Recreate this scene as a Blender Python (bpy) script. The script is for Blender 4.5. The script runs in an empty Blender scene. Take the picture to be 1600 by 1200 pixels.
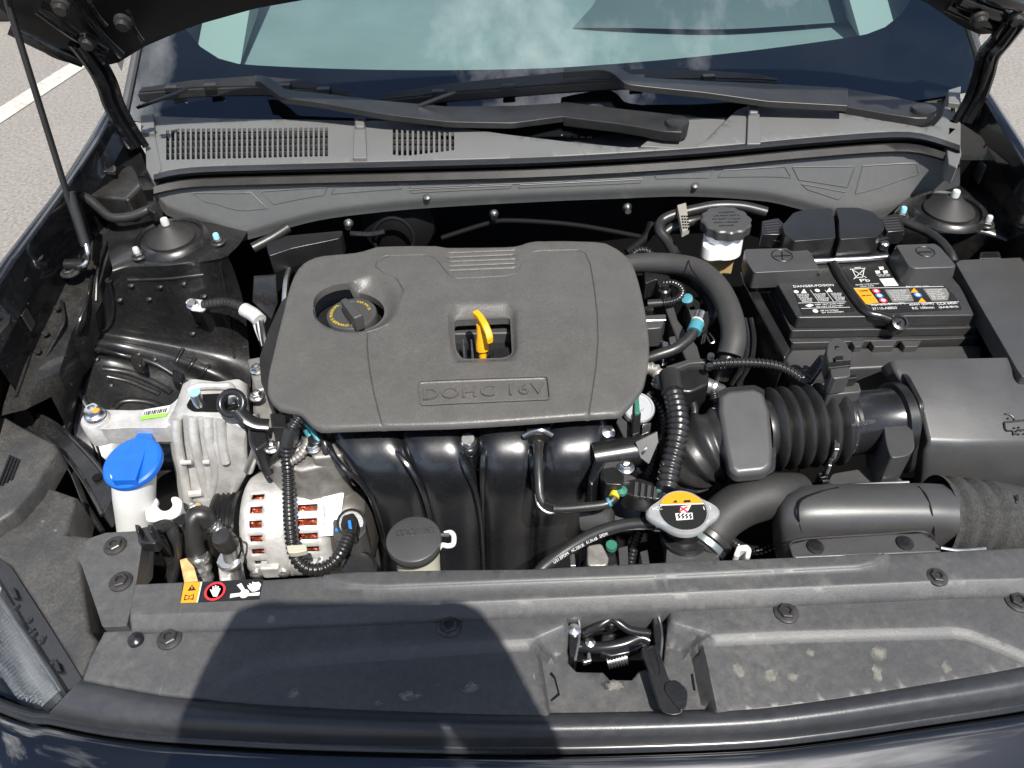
import bpy, bmesh, math, random
import numpy as np
from mathutils import Vector, Matrix
from mathutils.geometry import delaunay_2d_cdt
from mathutils.bvhtree import BVHTree
random.seed(7); np.random.seed(7)
R = math.radians
SC = bpy.context.scene
COL = SC.collection

# ------------------------------------------------------------------ camera
FPX, PW, PH = 1200.0, 1600.0, 1200.0
CAM = Vector((-0.08, 0.0, 1.50))
PITCH, YAW, ROLL = R(44.0), R(-0.4), R(2.3)
FWD = Vector((math.sin(YAW)*math.cos(PITCH), math.cos(YAW)*math.cos(PITCH), -math.sin(PITCH)))
_r0 = Vector((math.cos(YAW), -math.sin(YAW), 0)); _u0 = _r0.cross(FWD)
RIGHT = _r0*math.cos(ROLL) - _u0*math.sin(ROLL)
UP = _u0*math.cos(ROLL) + _r0*math.sin(ROLL)
cd = bpy.data.cameras.new('camera'); cam = bpy.data.objects.new('camera', cd); COL.objects.link(cam)
cd.sensor_width = 36.0; cd.lens = FPX/PW*36.0; cd.clip_start = 0.01; cd.clip_end = 500.0
cam.matrix_world = Matrix(((RIGHT.x, UP.x, -FWD.x, CAM.x), (RIGHT.y, UP.y, -FWD.y, CAM.y), (RIGHT.z, UP.z, -FWD.z, CAM.z), (0, 0, 0, 1)))
SC.camera = cam

# ------------------------------------------------------------------ sky, clouds and sun
CLOUD_OFF = (21.21, 22.14, 0.0)
SUN_TO = Vector((0.16, -0.373, 0.70)).normalized()
SUN_EL = math.asin(SUN_TO.z); SUN_AZ = math.atan2(SUN_TO.x, SUN_TO.y)
world = bpy.data.worlds.new('World'); SC.world = world; world.use_nodes = True
nt = world.node_tree; nt.nodes.clear()
wo = nt.nodes.new('ShaderNodeOutputWorld'); bg = nt.nodes.new('ShaderNodeBackground'); sky = nt.nodes.new('ShaderNodeTexSky')
sky.sky_type = 'NISHITA'; sky.sun_disc = False; sky.sun_elevation = SUN_EL; sky.sun_rotation = SUN_AZ; sky.air_density = 1.0; sky.dust_density = 0.15; sky.ozone_density = 4.0
bg.inputs['Strength'].default_value = 0.07
tc = nt.nodes.new('ShaderNodeTexCoord'); sep = nt.nodes.new('ShaderNodeSeparateXYZ'); nt.links.new(tc.outputs['Generated'], sep.inputs[0])
mx = nt.nodes.new('ShaderNodeMath'); mx.operation = 'MAXIMUM'; mx.inputs[1].default_value = 0.12; nt.links.new(sep.outputs[2], mx.inputs[0])
dv = nt.nodes.new('ShaderNodeVectorMath'); dv.operation = 'DIVIDE'; cb = nt.nodes.new('ShaderNodeCombineXYZ')
nt.links.new(mx.outputs[0], cb.inputs[0]); nt.links.new(mx.outputs[0], cb.inputs[1]); nt.links.new(mx.outputs[0], cb.inputs[2])
nt.links.new(tc.outputs['Generated'], dv.inputs[0]); nt.links.new(cb.outputs[0], dv.inputs[1])
ns = nt.nodes.new('ShaderNodeTexNoise'); ns.inputs['Scale'].default_value = 2.3; ns.inputs['Detail'].default_value = 9.0; ns.inputs['Roughness'].default_value = 0.62
cof = nt.nodes.new('ShaderNodeVectorMath'); cof.operation = 'ADD'; cof.inputs[1].default_value = CLOUD_OFF
nt.links.new(dv.outputs[0], cof.inputs[0]); nt.links.new(cof.outputs[0], ns.inputs['Vector'])
cr = nt.nodes.new('ShaderNodeValToRGB'); cr.color_ramp.elements[0].position = 0.525; cr.color_ramp.elements[1].position = 0.70
nt.links.new(ns.outputs['Fac'], cr.inputs[0])
mixc = nt.nodes.new('ShaderNodeMix'); mixc.data_type = 'RGBA'; mixc.inputs[7].default_value = (36.0, 36.5, 37.5, 1)
nt.links.new(cr.outputs[0], mixc.inputs[0]); nt.links.new(sky.outputs[0], mixc.inputs[6])
nt.links.new(mixc.outputs[2], bg.inputs['Color']); nt.links.new(bg.outputs[0], wo.inputs[0])
sl = bpy.data.lights.new('sun', 'SUN'); sun = bpy.data.objects.new('sun', sl); COL.objects.link(sun)
sl.energy = 5.0; sl.angle = R(0.5); sl.color = (1.0, 0.955, 0.89)
sun.rotation_euler = (-SUN_TO).to_track_quat('-Z', 'Y').to_euler(); sun.location = (1, -2, 4)
vs = SC.view_settings; vs.view_transform = 'Standard'; vs.look = 'None'; vs.exposure = 0.85; vs.gamma = 1.0; vs.use_curve_mapping = False
SC.cycles.use_denoising = True
SC.cycles.max_bounces = 7; SC.cycles.transparent_max_bounces = 12

# ------------------------------------------------------------------ photo-calibrated placement (pixel of the photograph + real height -> point)
def ray(px, py): return FWD + RIGHT*((px-PW/2)/FPX) - UP*((py-PH/2)/FPX)
def U(px, py, z):
    d = ray(px, py); return CAM + d*((z-CAM.z)/d.z)
def UY(px, py, y):
    d = ray(px, py); return CAM + d*((y-CAM.y)/d.y)
def US(pts, z): return [U(p[0], p[1], p[2] if len(p) > 2 else z) for p in pts]

# ------------------------------------------------------------------ materials
def lin(c): return tuple(((v/255.0)/12.92 if v/255.0 <= 0.04045 else ((v/255.0+0.055)/1.055)**2.4) for v in c)
MATS = {}
def mat(name, col, rough=0.5, metal=0.0, coat=0.0, bump=0.0, bscale=400.0, var=0.0, vscale=30.0, dust=0.0, dustcol=(0.30, 0.27, 0.22), dscale=14.0,
        spots=0.0, trans=0.0, sss=0.0, spec=0.5, rvar=0.0, aniso=None, alpha=1.0, scratch=0.0, ior=1.45, streak=0.0, flakes=0.0, coat_ior=1.5):
    if name in MATS: return MATS[name]
    m = bpy.data.materials.new(name); m.use_nodes = True; t = m.node_tree; N = t.nodes; L = t.links
    b = N['Principled BSDF']
    b.inputs['Base Color'].default_value = (*col, 1); b.inputs['Roughness'].default_value = rough; b.inputs['Metallic'].default_value = metal
    b.inputs['Coat Weight'].default_value = coat; b.inputs['Coat Roughness'].default_value = 0.03; b.inputs['Specular IOR Level'].default_value = spec
    b.inputs['IOR'].default_value = ior; b.inputs['Coat IOR'].default_value = coat_ior
    if trans: b.inputs['Transmission Weight'].default_value = trans
    if sss:
        b.inputs['Subsurface Weight'].default_value = sss; b.inputs['Subsurface Radius'].default_value = (0.02, 0.02, 0.02); b.inputs['Subsurface Scale'].default_value = 0.5
    if alpha < 1: b.inputs['Alpha'].default_value = alpha
    tcn = N.new('ShaderNodeTexCoord'); V = tcn.outputs['Object']
    cur = None; colsock = None
    def noise(sc, det=4.0, ro=0.55, vec=V):
        n = N.new('ShaderNodeTexNoise'); n.inputs['Scale'].default_value = sc; n.inputs['Detail'].default_value = det; n.inputs['Roughness'].default_value = ro
        L.new(vec, n.inputs['Vector']); return n
    def ramp(sock, a, c2):
        r = N.new('ShaderNodeMapRange'); r.inputs[1].default_value = a; r.inputs[2].default_value = c2; r.clamp = True; L.new(sock, r.inputs[0]); return r.outputs[0]
    def mixcol(fac, a, bcol):
        x = N.new('ShaderNodeMix'); x.data_type = 'RGBA'
        if isinstance(fac, float): x.inputs[0].default_value = fac
        else: L.new(fac, x.inputs[0])
        if isinstance(a, tuple): x.inputs[6].default_value = (*a, 1)
        else: L.new(a, x.inputs[6])
        if isinstance(bcol, tuple): x.inputs[7].default_value = (*bcol, 1)
        else: L.new(bcol, x.inputs[7])
        return x.outputs[2]
    def mul(s, k):
        x = N.new('ShaderNodeMath'); x.operation = 'MULTIPLY'; L.new(s, x.inputs[0])
        if isinstance(k, (float, int)): x.inputs[1].default_value = k
        else: L.new(k, x.inputs[1])
        return x.outputs[0]
    colsock = tuple(col)
    if var:
        n = noise(vscale); colsock = mixcol(ramp(n.outputs['Fac'], 0.3, 0.7), tuple(c*(1-var) for c in col), tuple(min(1, c*(1+var)) for c in col))
    dsock = None
    if dust:
        n1 = noise(dscale, 8.0, 0.68); n2 = noise(dscale*16, 4.0, 0.6)
        dsock = mul(mul(ramp(n1.outputs['Fac'], 0.36, 0.80), ramp(n2.outputs['Fac'], 0.25, 0.75)), dust)
        colsock = mixcol(dsock, colsock, dustcol)
    if spots:
        v = N.new('ShaderNodeTexVoronoi'); v.feature = 'F1'; v.inputs['Scale'].default_value = 55.0; v.inputs['Randomness'].default_value = 1.0
        nn = noise(22.0, 3.0); va = N.new('ShaderNodeVectorMath'); va.operation = 'ADD'; sc_ = N.new('ShaderNodeVectorMath'); sc_.operation = 'SCALE'; sc_.inputs[3].default_value = 0.02
        L.new(nn.outputs['Color'], sc_.inputs[0]); L.new(V, va.inputs[0]); L.new(sc_.outputs[0], va.inputs[1]); L.new(va.outputs[0], v.inputs['Vector'])
        near = ramp(v.outputs['Distance'], 0.13, 0.05)
        wn = N.new('ShaderNodeSeparateColor'); L.new(v.outputs['Color'], wn.inputs[0])
        keep = ramp(wn.outputs[0], 0.80, 0.95)
        colsock = mixcol(mul(mul(near, keep), spots), colsock, dustcol)
    if streak:
        mp = N.new('ShaderNodeMapping'); mp.inputs['Scale'].default_value = (260, 25, 25); mp.inputs['Rotation'].default_value = (0.3, 0.2, 0.9); L.new(V, mp.inputs[0])
        n = noise(1.0, 3.0, 0.6, mp.outputs[0]); g = noise(9.0, 2.0)
        colsock = mixcol(mul(mul(ramp(n.outputs['Fac'], 0.70, 0.78), ramp(g.outputs['Fac'], 0.5, 0.6)), streak), colsock, dustcol)
    if not isinstance(colsock, tuple): L.new(colsock, b.inputs['Base Color'])
    if dsock is not None or rvar:
        rn = noise(35.0, 4.0); base = N.new('ShaderNodeMapRange'); base.inputs[3].default_value = max(0.02, rough-rvar); base.inputs[4].default_value = min(1, rough+rvar); L.new(rn.outputs['Fac'], base.inputs[0])
        rs = base.outputs[0]
        if dsock is not None:
            x = N.new('ShaderNodeMix'); L.new(dsock, x.inputs[0]); L.new(rs, x.inputs[2]); x.inputs[3].default_value = 0.85; rs = x.outputs[0]
        L.new(rs, b.inputs['Roughness'])
    if bump:
        n = noise(bscale, 3.0, 0.6); bp = N.new('ShaderNodeBump'); bp.inputs['Strength'].default_value = bump; bp.inputs['Distance'].default_value = 0.0006
        L.new(n.outputs['Fac'], bp.inputs['Height']); L.new(bp.outputs[0], b.inputs['Normal'])
    if flakes:
        v = N.new('ShaderNodeTexVoronoi'); v.inputs['Scale'].default_value = 900.0; L.new(V, v.inputs['Vector'])
        bp = N.new('ShaderNodeBump'); bp.inputs['Strength'].default_value = flakes; bp.inputs['Distance'].default_value = 0.0004; L.new(v.outputs['Color'], bp.inputs['Height']); L.new(bp.outputs[0], b.inputs['Normal'])
    MATS[name] = m; return m

# ------------------------------------------------------------------ object helpers
def wloc(o):
    v = Vector((0, 0, 0))
    while o is not None: v = v+o.location; o = o.parent
    return v
def tag(o, label=None, cat=None, group=None, kind=None):
    if label: o['label'] = label
    if cat: o['category'] = cat
    if group: o['group'] = group
    if kind: o['kind'] = kind
    return o
def thing(name, label, cat, loc, group=None):
    o = bpy.data.objects.new(name, None); COL.objects.link(o); o.location = loc; o.empty_display_size = 0.05
    return tag(o, label, cat, group)
def finish(o, m, parent, bevel, smooth, seg=2):
    if m is not None: o.data.materials.append(m) if not o.data.materials else None
    COL.objects.link(o)
    if parent is not None: o.parent = parent
    if smooth:
        o.data.polygons.foreach_set('use_smooth', [True]*len(o.data.polygons)); o.data.set_sharp_from_angle(angle=R(smooth if smooth > 1 else 38))
    if bevel:
        bv = o.modifiers.new('bevel', 'BEVEL'); bv.width = bevel; bv.segments = seg; bv.limit_method = 'ANGLE'; bv.angle_limit = R(32); bv.harden_normals = True
        if not smooth: o.data.polygons.foreach_set('use_smooth', [True]*len(o.data.polygons)); o.data.set_sharp_from_angle(angle=R(38))
    return o
def mesh(name, verts, faces, m, parent=None, bevel=0.0, smooth=0, flip=True, seg=2):
    """verts in world space; the object's origin is its parent's (or its own base centre when it has none)."""
    if parent is not None: org = wloc(parent)
    else:
        a = np.array([tuple(v) for v in verts]); org = Vector(((a[:, 0].min()+a[:, 0].max())/2, (a[:, 1].min()+a[:, 1].max())/2, a[:, 2].min()))
    me = bpy.data.meshes.new(name); me.from_pydata([tuple(Vector(v)-org) for v in verts], [], faces)
    if flip:
        bm = bmesh.new(); bm.from_mesh(me); bmesh.ops.recalc_face_normals(bm, faces=bm.faces); bm.to_mesh(me); bm.free()
    me.update()
    o = bpy.data.objects.new(name, me)
    if parent is None: o.location = org
    return finish(o, m, parent, bevel, smooth, seg)
def inst(name, src, at, parent=None, rot=None, scale=None):
    o = bpy.data.objects.new(name, src); COL.objects.link(o); o.parent = parent
    o.location = Vector(at)-(wloc(parent) if parent is not None else Vector((0, 0, 0)))
    if rot is not None: o.rotation_euler = rot
    if scale is not None: o.scale = scale
    return o
def smoothpoly(pts, n=4, closed=True):
    """Catmull-Rom through 2-D / 3-D points"""
    P = [Vector(p) for p in pts]; out = []; N_ = len(P)
    rng = range(N_) if closed else range(N_-1)
    for i in rng:
        p0 = P[(i-1) % N_] if closed or i > 0 else P[0]; p1 = P[i]; p2 = P[(i+1) % N_]; p3 = P[(i+2) % N_] if closed or i+2 < N_ else P[-1]
        for k in range(n):
            t = k/n; out.append(0.5*((2*p1)+(p2-p0)*t+(2*p0-5*p1+4*p2-p3)*t*t+(3*p1-p0-3*p2+p3)*t*t*t))
    if not closed: out.append(P[-1].copy())
    return out
def roundpoly(pts, r, n=4):
    """round the corners of a polygon (any dimension); r a number or a list"""
    P = [Vector(p) for p in pts]; out = []; N_ = len(P)
    for i in range(N_):
        ri = r[i] if isinstance(r, (list, tuple)) else r
        a, b, c = P[i-1], P[i], P[(i+1) % N_]
        d1, d2 = (a-b), (c-b); l = min(ri, d1.length*0.48, d2.length*0.48)
        if ri <= 0: out.append(b); continue
        s, e = b+d1.normalized()*l, b+d2.normalized()*l
        for k in range(n+1):
            t = k/n; out.append(s*(1-t)**2+b*2*t*(1-t)+e*t*t)
    return out
def resample(pts, n):
    P = [Vector(p) for p in pts]; L_ = [0.0]
    for a, b in zip(P, P[1:]): L_.append(L_[-1]+(b-a).length)
    out = []; j = 0
    for i in range(n):
        s = L_[-1]*i/(n-1)
        while j < len(P)-2 and L_[j+1] < s: j += 1
        t = (s-L_[j])/max(1e-9, L_[j+1]-L_[j]); out.append(P[j].lerp(P[j+1], t))
    return out
def prism(name, top, zbot, m, parent=None, bevel=0.003, smooth=0, grow=0.0, seg=2):
    """solid below a polygon of world points; zbot: a height or an offset vector; grow widens the foot"""
    n = len(top); c = sum((Vector(v) for v in top), Vector((0, 0, 0)))/n; bot = []
    for v in top:
        v = Vector(v)
        if isinstance(zbot, Vector): q = v+zbot
        else: q = Vector((v.x, v.y, zbot))
        if grow: d = q-Vector((c.x, c.y, q.z)); q = q+d.normalized()*grow
        bot.append(q)
    f = [list(range(n)), list(range(2*n-1, n-1, -1))]+[[i, (i+1) % n, n+(i+1) % n, n+i] for i in range(n)]
    return mesh(name, list(top)+bot, f, m, parent, bevel, smooth, True, seg)
def bar(name, a, b, w, h, m, parent=None, bevel=0.001, up=(0, 0, 1)):
    a, b = Vector(a), Vector(b); d = (b-a).normalized(); s = d.cross(Vector(up)).normalized(); u = s.cross(d)
    v = [p+s*(sx*w/2)+u*(sz*h/2) for p in (a, b) for sx, sz in ((-1, -1), (1, -1), (1, 1), (-1, 1))]
    f = [[0, 1, 2, 3], [7, 6, 5, 4], [0, 4, 5, 1], [1, 5, 6, 2], [2, 6, 7, 3], [3, 7, 4, 0]]
    return mesh(name, v, f, m, parent, bevel)
def boxw(name, lo, hi, m, parent=None, bevel=0.002):
    x0, y0, z0 = lo; x1, y1, z1 = hi
    return prism(name, [(x0, y0, z1), (x1, y0, z1), (x1, y1, z1), (x0, y1, z1)], z0, m, parent, bevel)
def lathe(name, prof, base, m, parent=None, axis=(0, 0, 1), n=32, smooth=35, bevel=0.0, cap=True):
    """prof: list of (radius, height) from the base point along the axis"""
    ax = Vector(axis).normalized(); t = Vector((1, 0, 0)) if abs(ax.x) < 0.8 else Vector((0, 1, 0)); e1 = ax.cross(t).normalized(); e2 = ax.cross(e1)
    base = Vector(base); v = []; f = []
    for r, h in prof:
        for k in range(n): a = 2*math.pi*k/n; v.append(base+ax*h+(e1*math.cos(a)+e2*math.sin(a))*r)
    for i in range(len(prof)-1):
        for k in range(n): f.append([i*n+k, i*n+(k+1) % n, (i+1)*n+(k+1) % n, (i+1)*n+k])
    if cap and prof[0][0] > 1e-6: f.append(list(range(n))[::-1])
    if cap and prof[-1][0] > 1e-6: f.append([(len(prof)-1)*n+k for k in range(n)])
    o = mesh(name, v, f, m, parent, bevel, smooth)
    return o
def frames(P):
    T = []
    for i in range(len(P)):
        a = P[max(0, i-1)]; b = P[min(len(P)-1, i+1)]; T.append((b-a).normalized())
    n0 = T[0].orthogonal().normalized(); Ns = [n0]
    for i in range(1, len(P)):
        n = Ns[-1]-T[i]*Ns[-1].dot(T[i]); Ns.append(n.normalized())
    return T, Ns
def tube(name, pts, r, m, parent=None, n=14, sub=8, closed_ends=True, corr=None, smooth=40, raw=False, flat=None, flat_up=(0, 0, 1)):
    """swept tube; r number or list per control point; corr=(pitch, depth) makes rings; flat = width factor across"""
    P = [Vector(p) for p in pts]
    C = P if raw or len(P) < 3 else smoothpoly(P, sub, False)
    rad = [r]*len(C) if isinstance(r, (int, float)) else None
    if rad is None:
        rad = []
        for i in range(len(C)):
            t = i/(len(C)-1)*(len(P)-1); k = min(int(t), len(P)-2); rad.append(r[k]*(1-(t-k))+r[k+1]*(t-k))
    if corr:
        L_ = sum((b-a).length for a, b in zip(C, C[1:])); q = max(2, int(L_/corr[0]))*4
        R2 = resample([Vector((*p, 0)) if False else p for p in C], q+1)
        rr = [rad[min(len(rad)-1, int(i/q*(len(rad)-1)+0.5))] for i in range(q+1)]
        C = R2; rad = [rr[i]-(corr[1] if i % 4 in (0, 3) else 0.0) for i in range(q+1)]
    T, Ns = frames(C); v = []; f = []
    for i, p in enumerate(C):
        B = T[i].cross(Ns[i])
        for k in range(n):
            a = 2*math.pi*k/n; off = (Ns[i]*math.cos(a)+B*math.sin(a))*rad[i]
            if flat is not None:
                u = Vector(flat_up); s = T[i].cross(u).normalized(); off = off+s*off.dot(s)*(flat-1)
            v.append(p+off)
    for i in range(len(C)-1):
        for k in range(n): f.append([i*n+k, i*n+(k+1) % n, (i+1)*n+(k+1) % n, (i+1)*n+k])
    if closed_ends: f.append(list(range(n))[::-1]); f.append([(len(C)-1)*n+k for k in range(n)])
    return mesh(name, v, f, m, parent, 0, smooth if not corr else 60)
def loft(name, rows, m, parent=None, n=24, thick=0.0, smooth=35, close=False, raw=False, bevel=0.0):
    """surface through rows of world points, each resampled to n"""
    Rr = [list(map(Vector, r)) if raw else resample(r, n) for r in rows]; n = len(Rr[0])
    v = [p for r in Rr for p in r]; f = []
    for i in range(len(Rr)-1+(1 if close else 0)):
        j = (i+1) % len(Rr)
        for k in range(n-1): f.append([i*n+k, i*n+k+1, j*n+k+1, j*n+k])
    if close:
        f.append([i*n for i in range(len(Rr))][::-1]); f.append([i*n+n-1 for i in range(len(Rr))])
    o = mesh(name, v, f, m, parent, bevel, smooth)
    if thick:
        s = o.modifiers.new('solid', 'SOLIDIFY'); s.thickness = thick; s.offset = -1.0
        if bevel: o.modifiers.move(1, 0)
    return o
def segdist(P, poly, closed):
    """distance of points P (n,2) from a polyline"""
    A = np.array([(p[0], p[1]) for p in poly], float); B = np.roll(A, -1, 0) if closed else A[1:]
    if not closed: A = A[:-1]
    d = np.full(len(P), 1e9)
    for a, b in zip(A, B):
        ab = b-a; l = (ab**2).sum()+1e-12; t = np.clip(((P-a) @ ab)/l, 0, 1); q = a+t[:, None]*ab
        d = np.minimum(d, np.hypot(*(P-q).T))
    return d
def inside(P, poly):
    x, y = P[:, 0], P[:, 1]; r = np.zeros(len(P), bool); n = len(poly)
    for i in range(n):
        x1, y1 = poly[i][0], poly[i][1]; x2, y2 = poly[(i+1) % n][0], poly[(i+1) % n][1]
        c = ((y1 > y) != (y2 > y)) & (x < (x2-x1)*(y-y1)/((y2-y1) or 1e-12)+x1); r ^= c
    return r
def sd(P, poly):
    """signed distance, positive inside"""
    d = segdist(P, poly, True); return np.where(inside(P, poly), d, -d)
def offset2(poly, d):
    """inward offset of a closed 2-D polygon by d (approximate)"""
    A = [Vector((p[0], p[1])) for p in poly]; n = len(A); area = sum(A[i].x*A[(i+1) % n].y-A[(i+1) % n].x*A[i].y for i in range(n))
    s = 1 if area > 0 else -1; out = []
    for i in range(n):
        t = (A[(i+1) % n]-A[i-1]); 
        if t.length < 1e-9: continue
        t.normalize(); out.append(A[i]+Vector((-t.y, t.x))*s*d)
    return out
def densify(poly, step, closed=True):
    P = [Vector((p[0], p[1])) for p in poly]; out = []
    for i in range(len(P) if closed else len(P)-1):
        a, b = P[i], P[(i+1) % len(P)]; k = max(1, int((b-a).length/step))
        for j in range(k): out.append(a.lerp(b, j/k))
    if not closed: out.append(P[-1])
    return out
def sheet(name, outline, z0, m, parent=None, holes=(), lines=(), hfun=None, step=0.008, round_r=0.006, depth=0.03, hole_depth=0.02, fine=0.004, smooth=48, extra=()):
    """a moulded panel seen from above: outline + holes in world XY, height z0(x,y) (number or function of an (n,2) array), rounded rim, skirt.
    lines: (polyline, half width, depth) grooves (+ depth sinks, - raises)"""
    O = densify(outline, fine*1.5); H = [densify(h, fine*1.2) for h in holes]
    pts = list(O); edges = [(i, (i+1) % len(O)) for i in range(len(O))]
    for h in H:
        k = len(pts); pts += h; edges += [(k+i, k+(i+1) % len(h)) for i in range(len(h))]
    SO = np.array([(p.x, p.y) for p in O])
    for ln in lines:
        pl, w = ln[0], ln[1]; cl = ln[3] if len(ln) > 3 else False
        dl = densify(pl, fine*1.2, cl); nd = len(dl)
        for q in (-1.0, 0.0, 1.0):
            off = []
            for i in range(nd):
                a = dl[i-1] if (cl or i > 0) else dl[0]; b = dl[(i+1) % nd] if (cl or i < nd-1) else dl[-1]; t = b-a
                if t.length < 1e-9: off.append(dl[i]); continue
                t.normalize(); off.append(dl[i]+Vector((-t.y, t.x))*w*q)
            ok_ = sd(np.array([(p.x, p.y) for p in off]), O) > fine*.5
            for h in H: ok_ &= sd(np.array([(p.x, p.y) for p in off]), h) < -fine*.3
            k0 = len(pts); pts += off
            for i in range(nd if cl else nd-1):
                j = (i+1) % nd
                if ok_[i] and ok_[j]: edges.append((k0+i, k0+j))
            for i in range(nd):
                if not ok_[i]: pts[k0+i] = O[0].copy()
    cand = []
    for q in (0.25, 0.55, 1.0):
        if round_r: cand += offset2(O, round_r*q)
    for h in H:
        for q in (0.35, 1.0): cand += offset2(h, -0.004*q)
    cand += [Vector((p[0], p[1])) for p in extra]
    A = np.array([(p.x, p.y) for p in O]); x0, y0 = A.min(0); x1, y1 = A.max(0)
    gx, gy = np.meshgrid(np.arange(x0, x1, step), np.arange(y0, y1, step)); gx[1::2] += step/2
    G = np.stack([gx.ravel(), gy.ravel()], 1)
    if cand:
        Cn = np.array([(p.x, p.y) for p in cand]); 
        G = np.concatenate([Cn, G])
    nC = len(cand)
    s = sd(G, O); ok = s > fine*0.25
    ok[nC:] &= s[nC:] > max(round_r, fine)
    for h in H:
        sh = sd(G, h); ok &= sh < -fine*0.2
    for ln in lines: ok &= segdist(G, ln[0], ln[3] if len(ln) > 3 else False) > ln[1]*1.6
    # thin out grid points close to candidate points (cells)
    keep = []; seen = set(); cell = fine*0.55
    for i in np.nonzero(ok)[0]:
        key = (int(G[i, 0]/cell), int(G[i, 1]/cell))
        if i < nC:
            if key in seen: continue
        else:
            kx, ky = key
            if any((kx+a, ky+b) in seen for a in (-1, 0, 1) for b in (-1, 0, 1)): continue
        seen.add(key); keep.append(i)
    allp = [Vector((p.x, p.y)) for p in pts]+[Vector((G[i, 0], G[i, 1])) for i in keep]
    vo, eo, fo, ov, oe, of = delaunay_2d_cdt(allp, edges, [], 0, 1e-6)
    XY = np.array([(v.x, v.y) for v in vo]); cen = np.array([XY[list(q)].mean(0) for q in fo]); kp = inside(cen, O)
    for h in H: kp &= ~inside(cen, h)
    fo = [q for q, k_ in zip(fo, kp) if k_]
    Z = np.full(len(XY), z0, float) if not callable(z0) else z0(XY)
    for ln in lines:
        d = segdist(XY, ln[0], ln[3] if len(ln) > 3 else False); Z = Z-ln[2]*np.clip(1-d/ln[1], 0, 1)
    if hfun is not None: Z = Z+hfun(XY)
    if round_r:
        d = np.clip(np.abs(sd(XY, O)), 0, round_r); Z = Z-(round_r-np.sqrt(np.maximum(0, round_r**2-(round_r-d)**2)))
    used = sorted({i for q in fo for i in q}); rem = {k_: i for i, k_ in enumerate(used)}; XY = XY[used]; Z = Z[used]; fo = [[rem[i] for i in q] for q in fo]
    V3 = [Vector((XY[i, 0], XY[i, 1], Z[i])) for i in range(len(XY))]; F = [list(f) for f in fo]
    # skirts
    ed = {}
    for f in F:
        for i in range(len(f)):
            e = (f[i], f[(i+1) % len(f)]); ed[e] = 1
    border = [e for e in ed if (e[1], e[0]) not in ed]
    dO = segdist(XY, O, True); low = {}
    for a, b in border:
        q = []
        for k in (a, b):
            if k not in low:
                outer = dO[k] < 1e-4; dz = depth if outer else hole_depth
                low[k] = len(V3); V3.append(V3[k]-Vector((0, 0, dz)))
            q.append(low[k])
        F.append([b, a, q[0], q[1]])
    return mesh(name, V3, F, m, parent, 0, smooth)
def text(name, s, p0, p1, hgt, m, parent, up=None, normal=None, ext=0.0006, lift=0.0005, bold=0.0, spacing=1.0):
    """raised or printed lettering: baseline from p0 to p1 (text is stretched to fit), letter height hgt along up"""
    c = bpy.data.curves.new(name, 'FONT'); c.body = s; c.size = 1.0; c.extrude = 0.0; c.offset = bold; c.space_character = spacing; c.resolution_u = 3
    tmp = bpy.data.objects.new(name+'_curve', c); COL.objects.link(tmp)
    dg = bpy.context.evaluated_depsgraph_get(); dg.update(); me = bpy.data.meshes.new_from_object(tmp.evaluated_get(dg)); bpy.data.objects.remove(tmp); bpy.data.curves.remove(c)
    co = np.zeros(len(me.vertices)*3); me.vertices.foreach_get('co', co); co = co.reshape(-1, 3)
    p0, p1 = Vector(p0), Vector(p1); ex = (p1-p0); w = ex.length; ex = ex/w
    nrm = Vector(normal).normalized() if normal is not None else Vector((0, 0, 1)); ey = nrm.cross(ex).normalized(); nrm = ex.cross(ey)
    x0, x1 = co[:, 0].min(), co[:, 0].max(); y0, y1 = co[:, 1].min(), co[:, 1].max()
    faces = [list(p.vertices) for p in me.polygons]; bpy.data.meshes.remove(me)
    vs_ = [p0+ex*((x-x0)/(x1-x0)*w)+ey*((y-y0)/(y1-y0)*hgt)+nrm*(lift+ext) for x, y, _ in co]
    V3 = list(vs_); F = list(faces)
    if ext > 0:
        n = len(vs_); ed = {}
        for f in faces:
            for i in range(len(f)): ed[(f[i], f[(i+1) % len(f)])] = 1
        V3 += [v-nrm*(ext+lift) for v in vs_]
        for a, b in ed:
            if (b, a) not in ed: F.append([b, a, n+a, n+b])
    return mesh(name, V3, F, m, parent, 0, 0, False)
def decal(name, pts, m, parent, thick=0.0008, z=None):
    return prism(name, pts, Vector((0, 0, -thick)), m, parent, 0)

def on_surface(o, pts, lift=0.0):
    """points of a built surface seen at these pixels of the photograph"""
    w = wloc(o); bv = BVHTree.FromPolygons([v.co+w for v in o.data.vertices], [tuple(p.vertices) for p in o.data.polygons]); out = []
    for p in pts:
        d = ray(p[0], p[1]).normalized(); h, n, i, dist = bv.ray_cast(CAM, d)
        if h is None: continue
        n = n if n.dot(d) < 0 else -n; out.append(h+n*lift)
    return out
# ------------------------------------------------------------------ shared materials
M_ASPH = mat('asphalt', (0.165, 0.152, 0.138), 0.9, bump=1.0, bscale=120, var=0.35, vscale=70, dust=0.45, dustcol=(0.25, 0.235, 0.215), dscale=3)
M_LINE = mat('road_paint', (0.40, 0.385, 0.34), 0.8, bump=0.6, bscale=150, var=0.25, vscale=30, dust=1.0, dustcol=(.16, .155, .145), dscale=9)
M_PAINT = mat('black_paint', (0.003, 0.0032, 0.004), 0.22, coat=0.8, coat_ior=1.4, spec=0.2, dust=0.05, dscale=8, dustcol=(0.2, 0.2, 0.2))
M_BUMP = mat('black_metallic_paint', (0.014, 0.014, 0.0148), 0.36, metal=1.0, coat=1.0, coat_ior=1.7, flakes=0.04)
M_BODY = mat('bay_paint', (0.006, 0.006, 0.0065), 0.30, coat=0.25, coat_ior=1.5, dust=0.42, dustcol=(0.075, 0.071, 0.065), dscale=20, spots=0.3, rvar=0.06)
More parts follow.
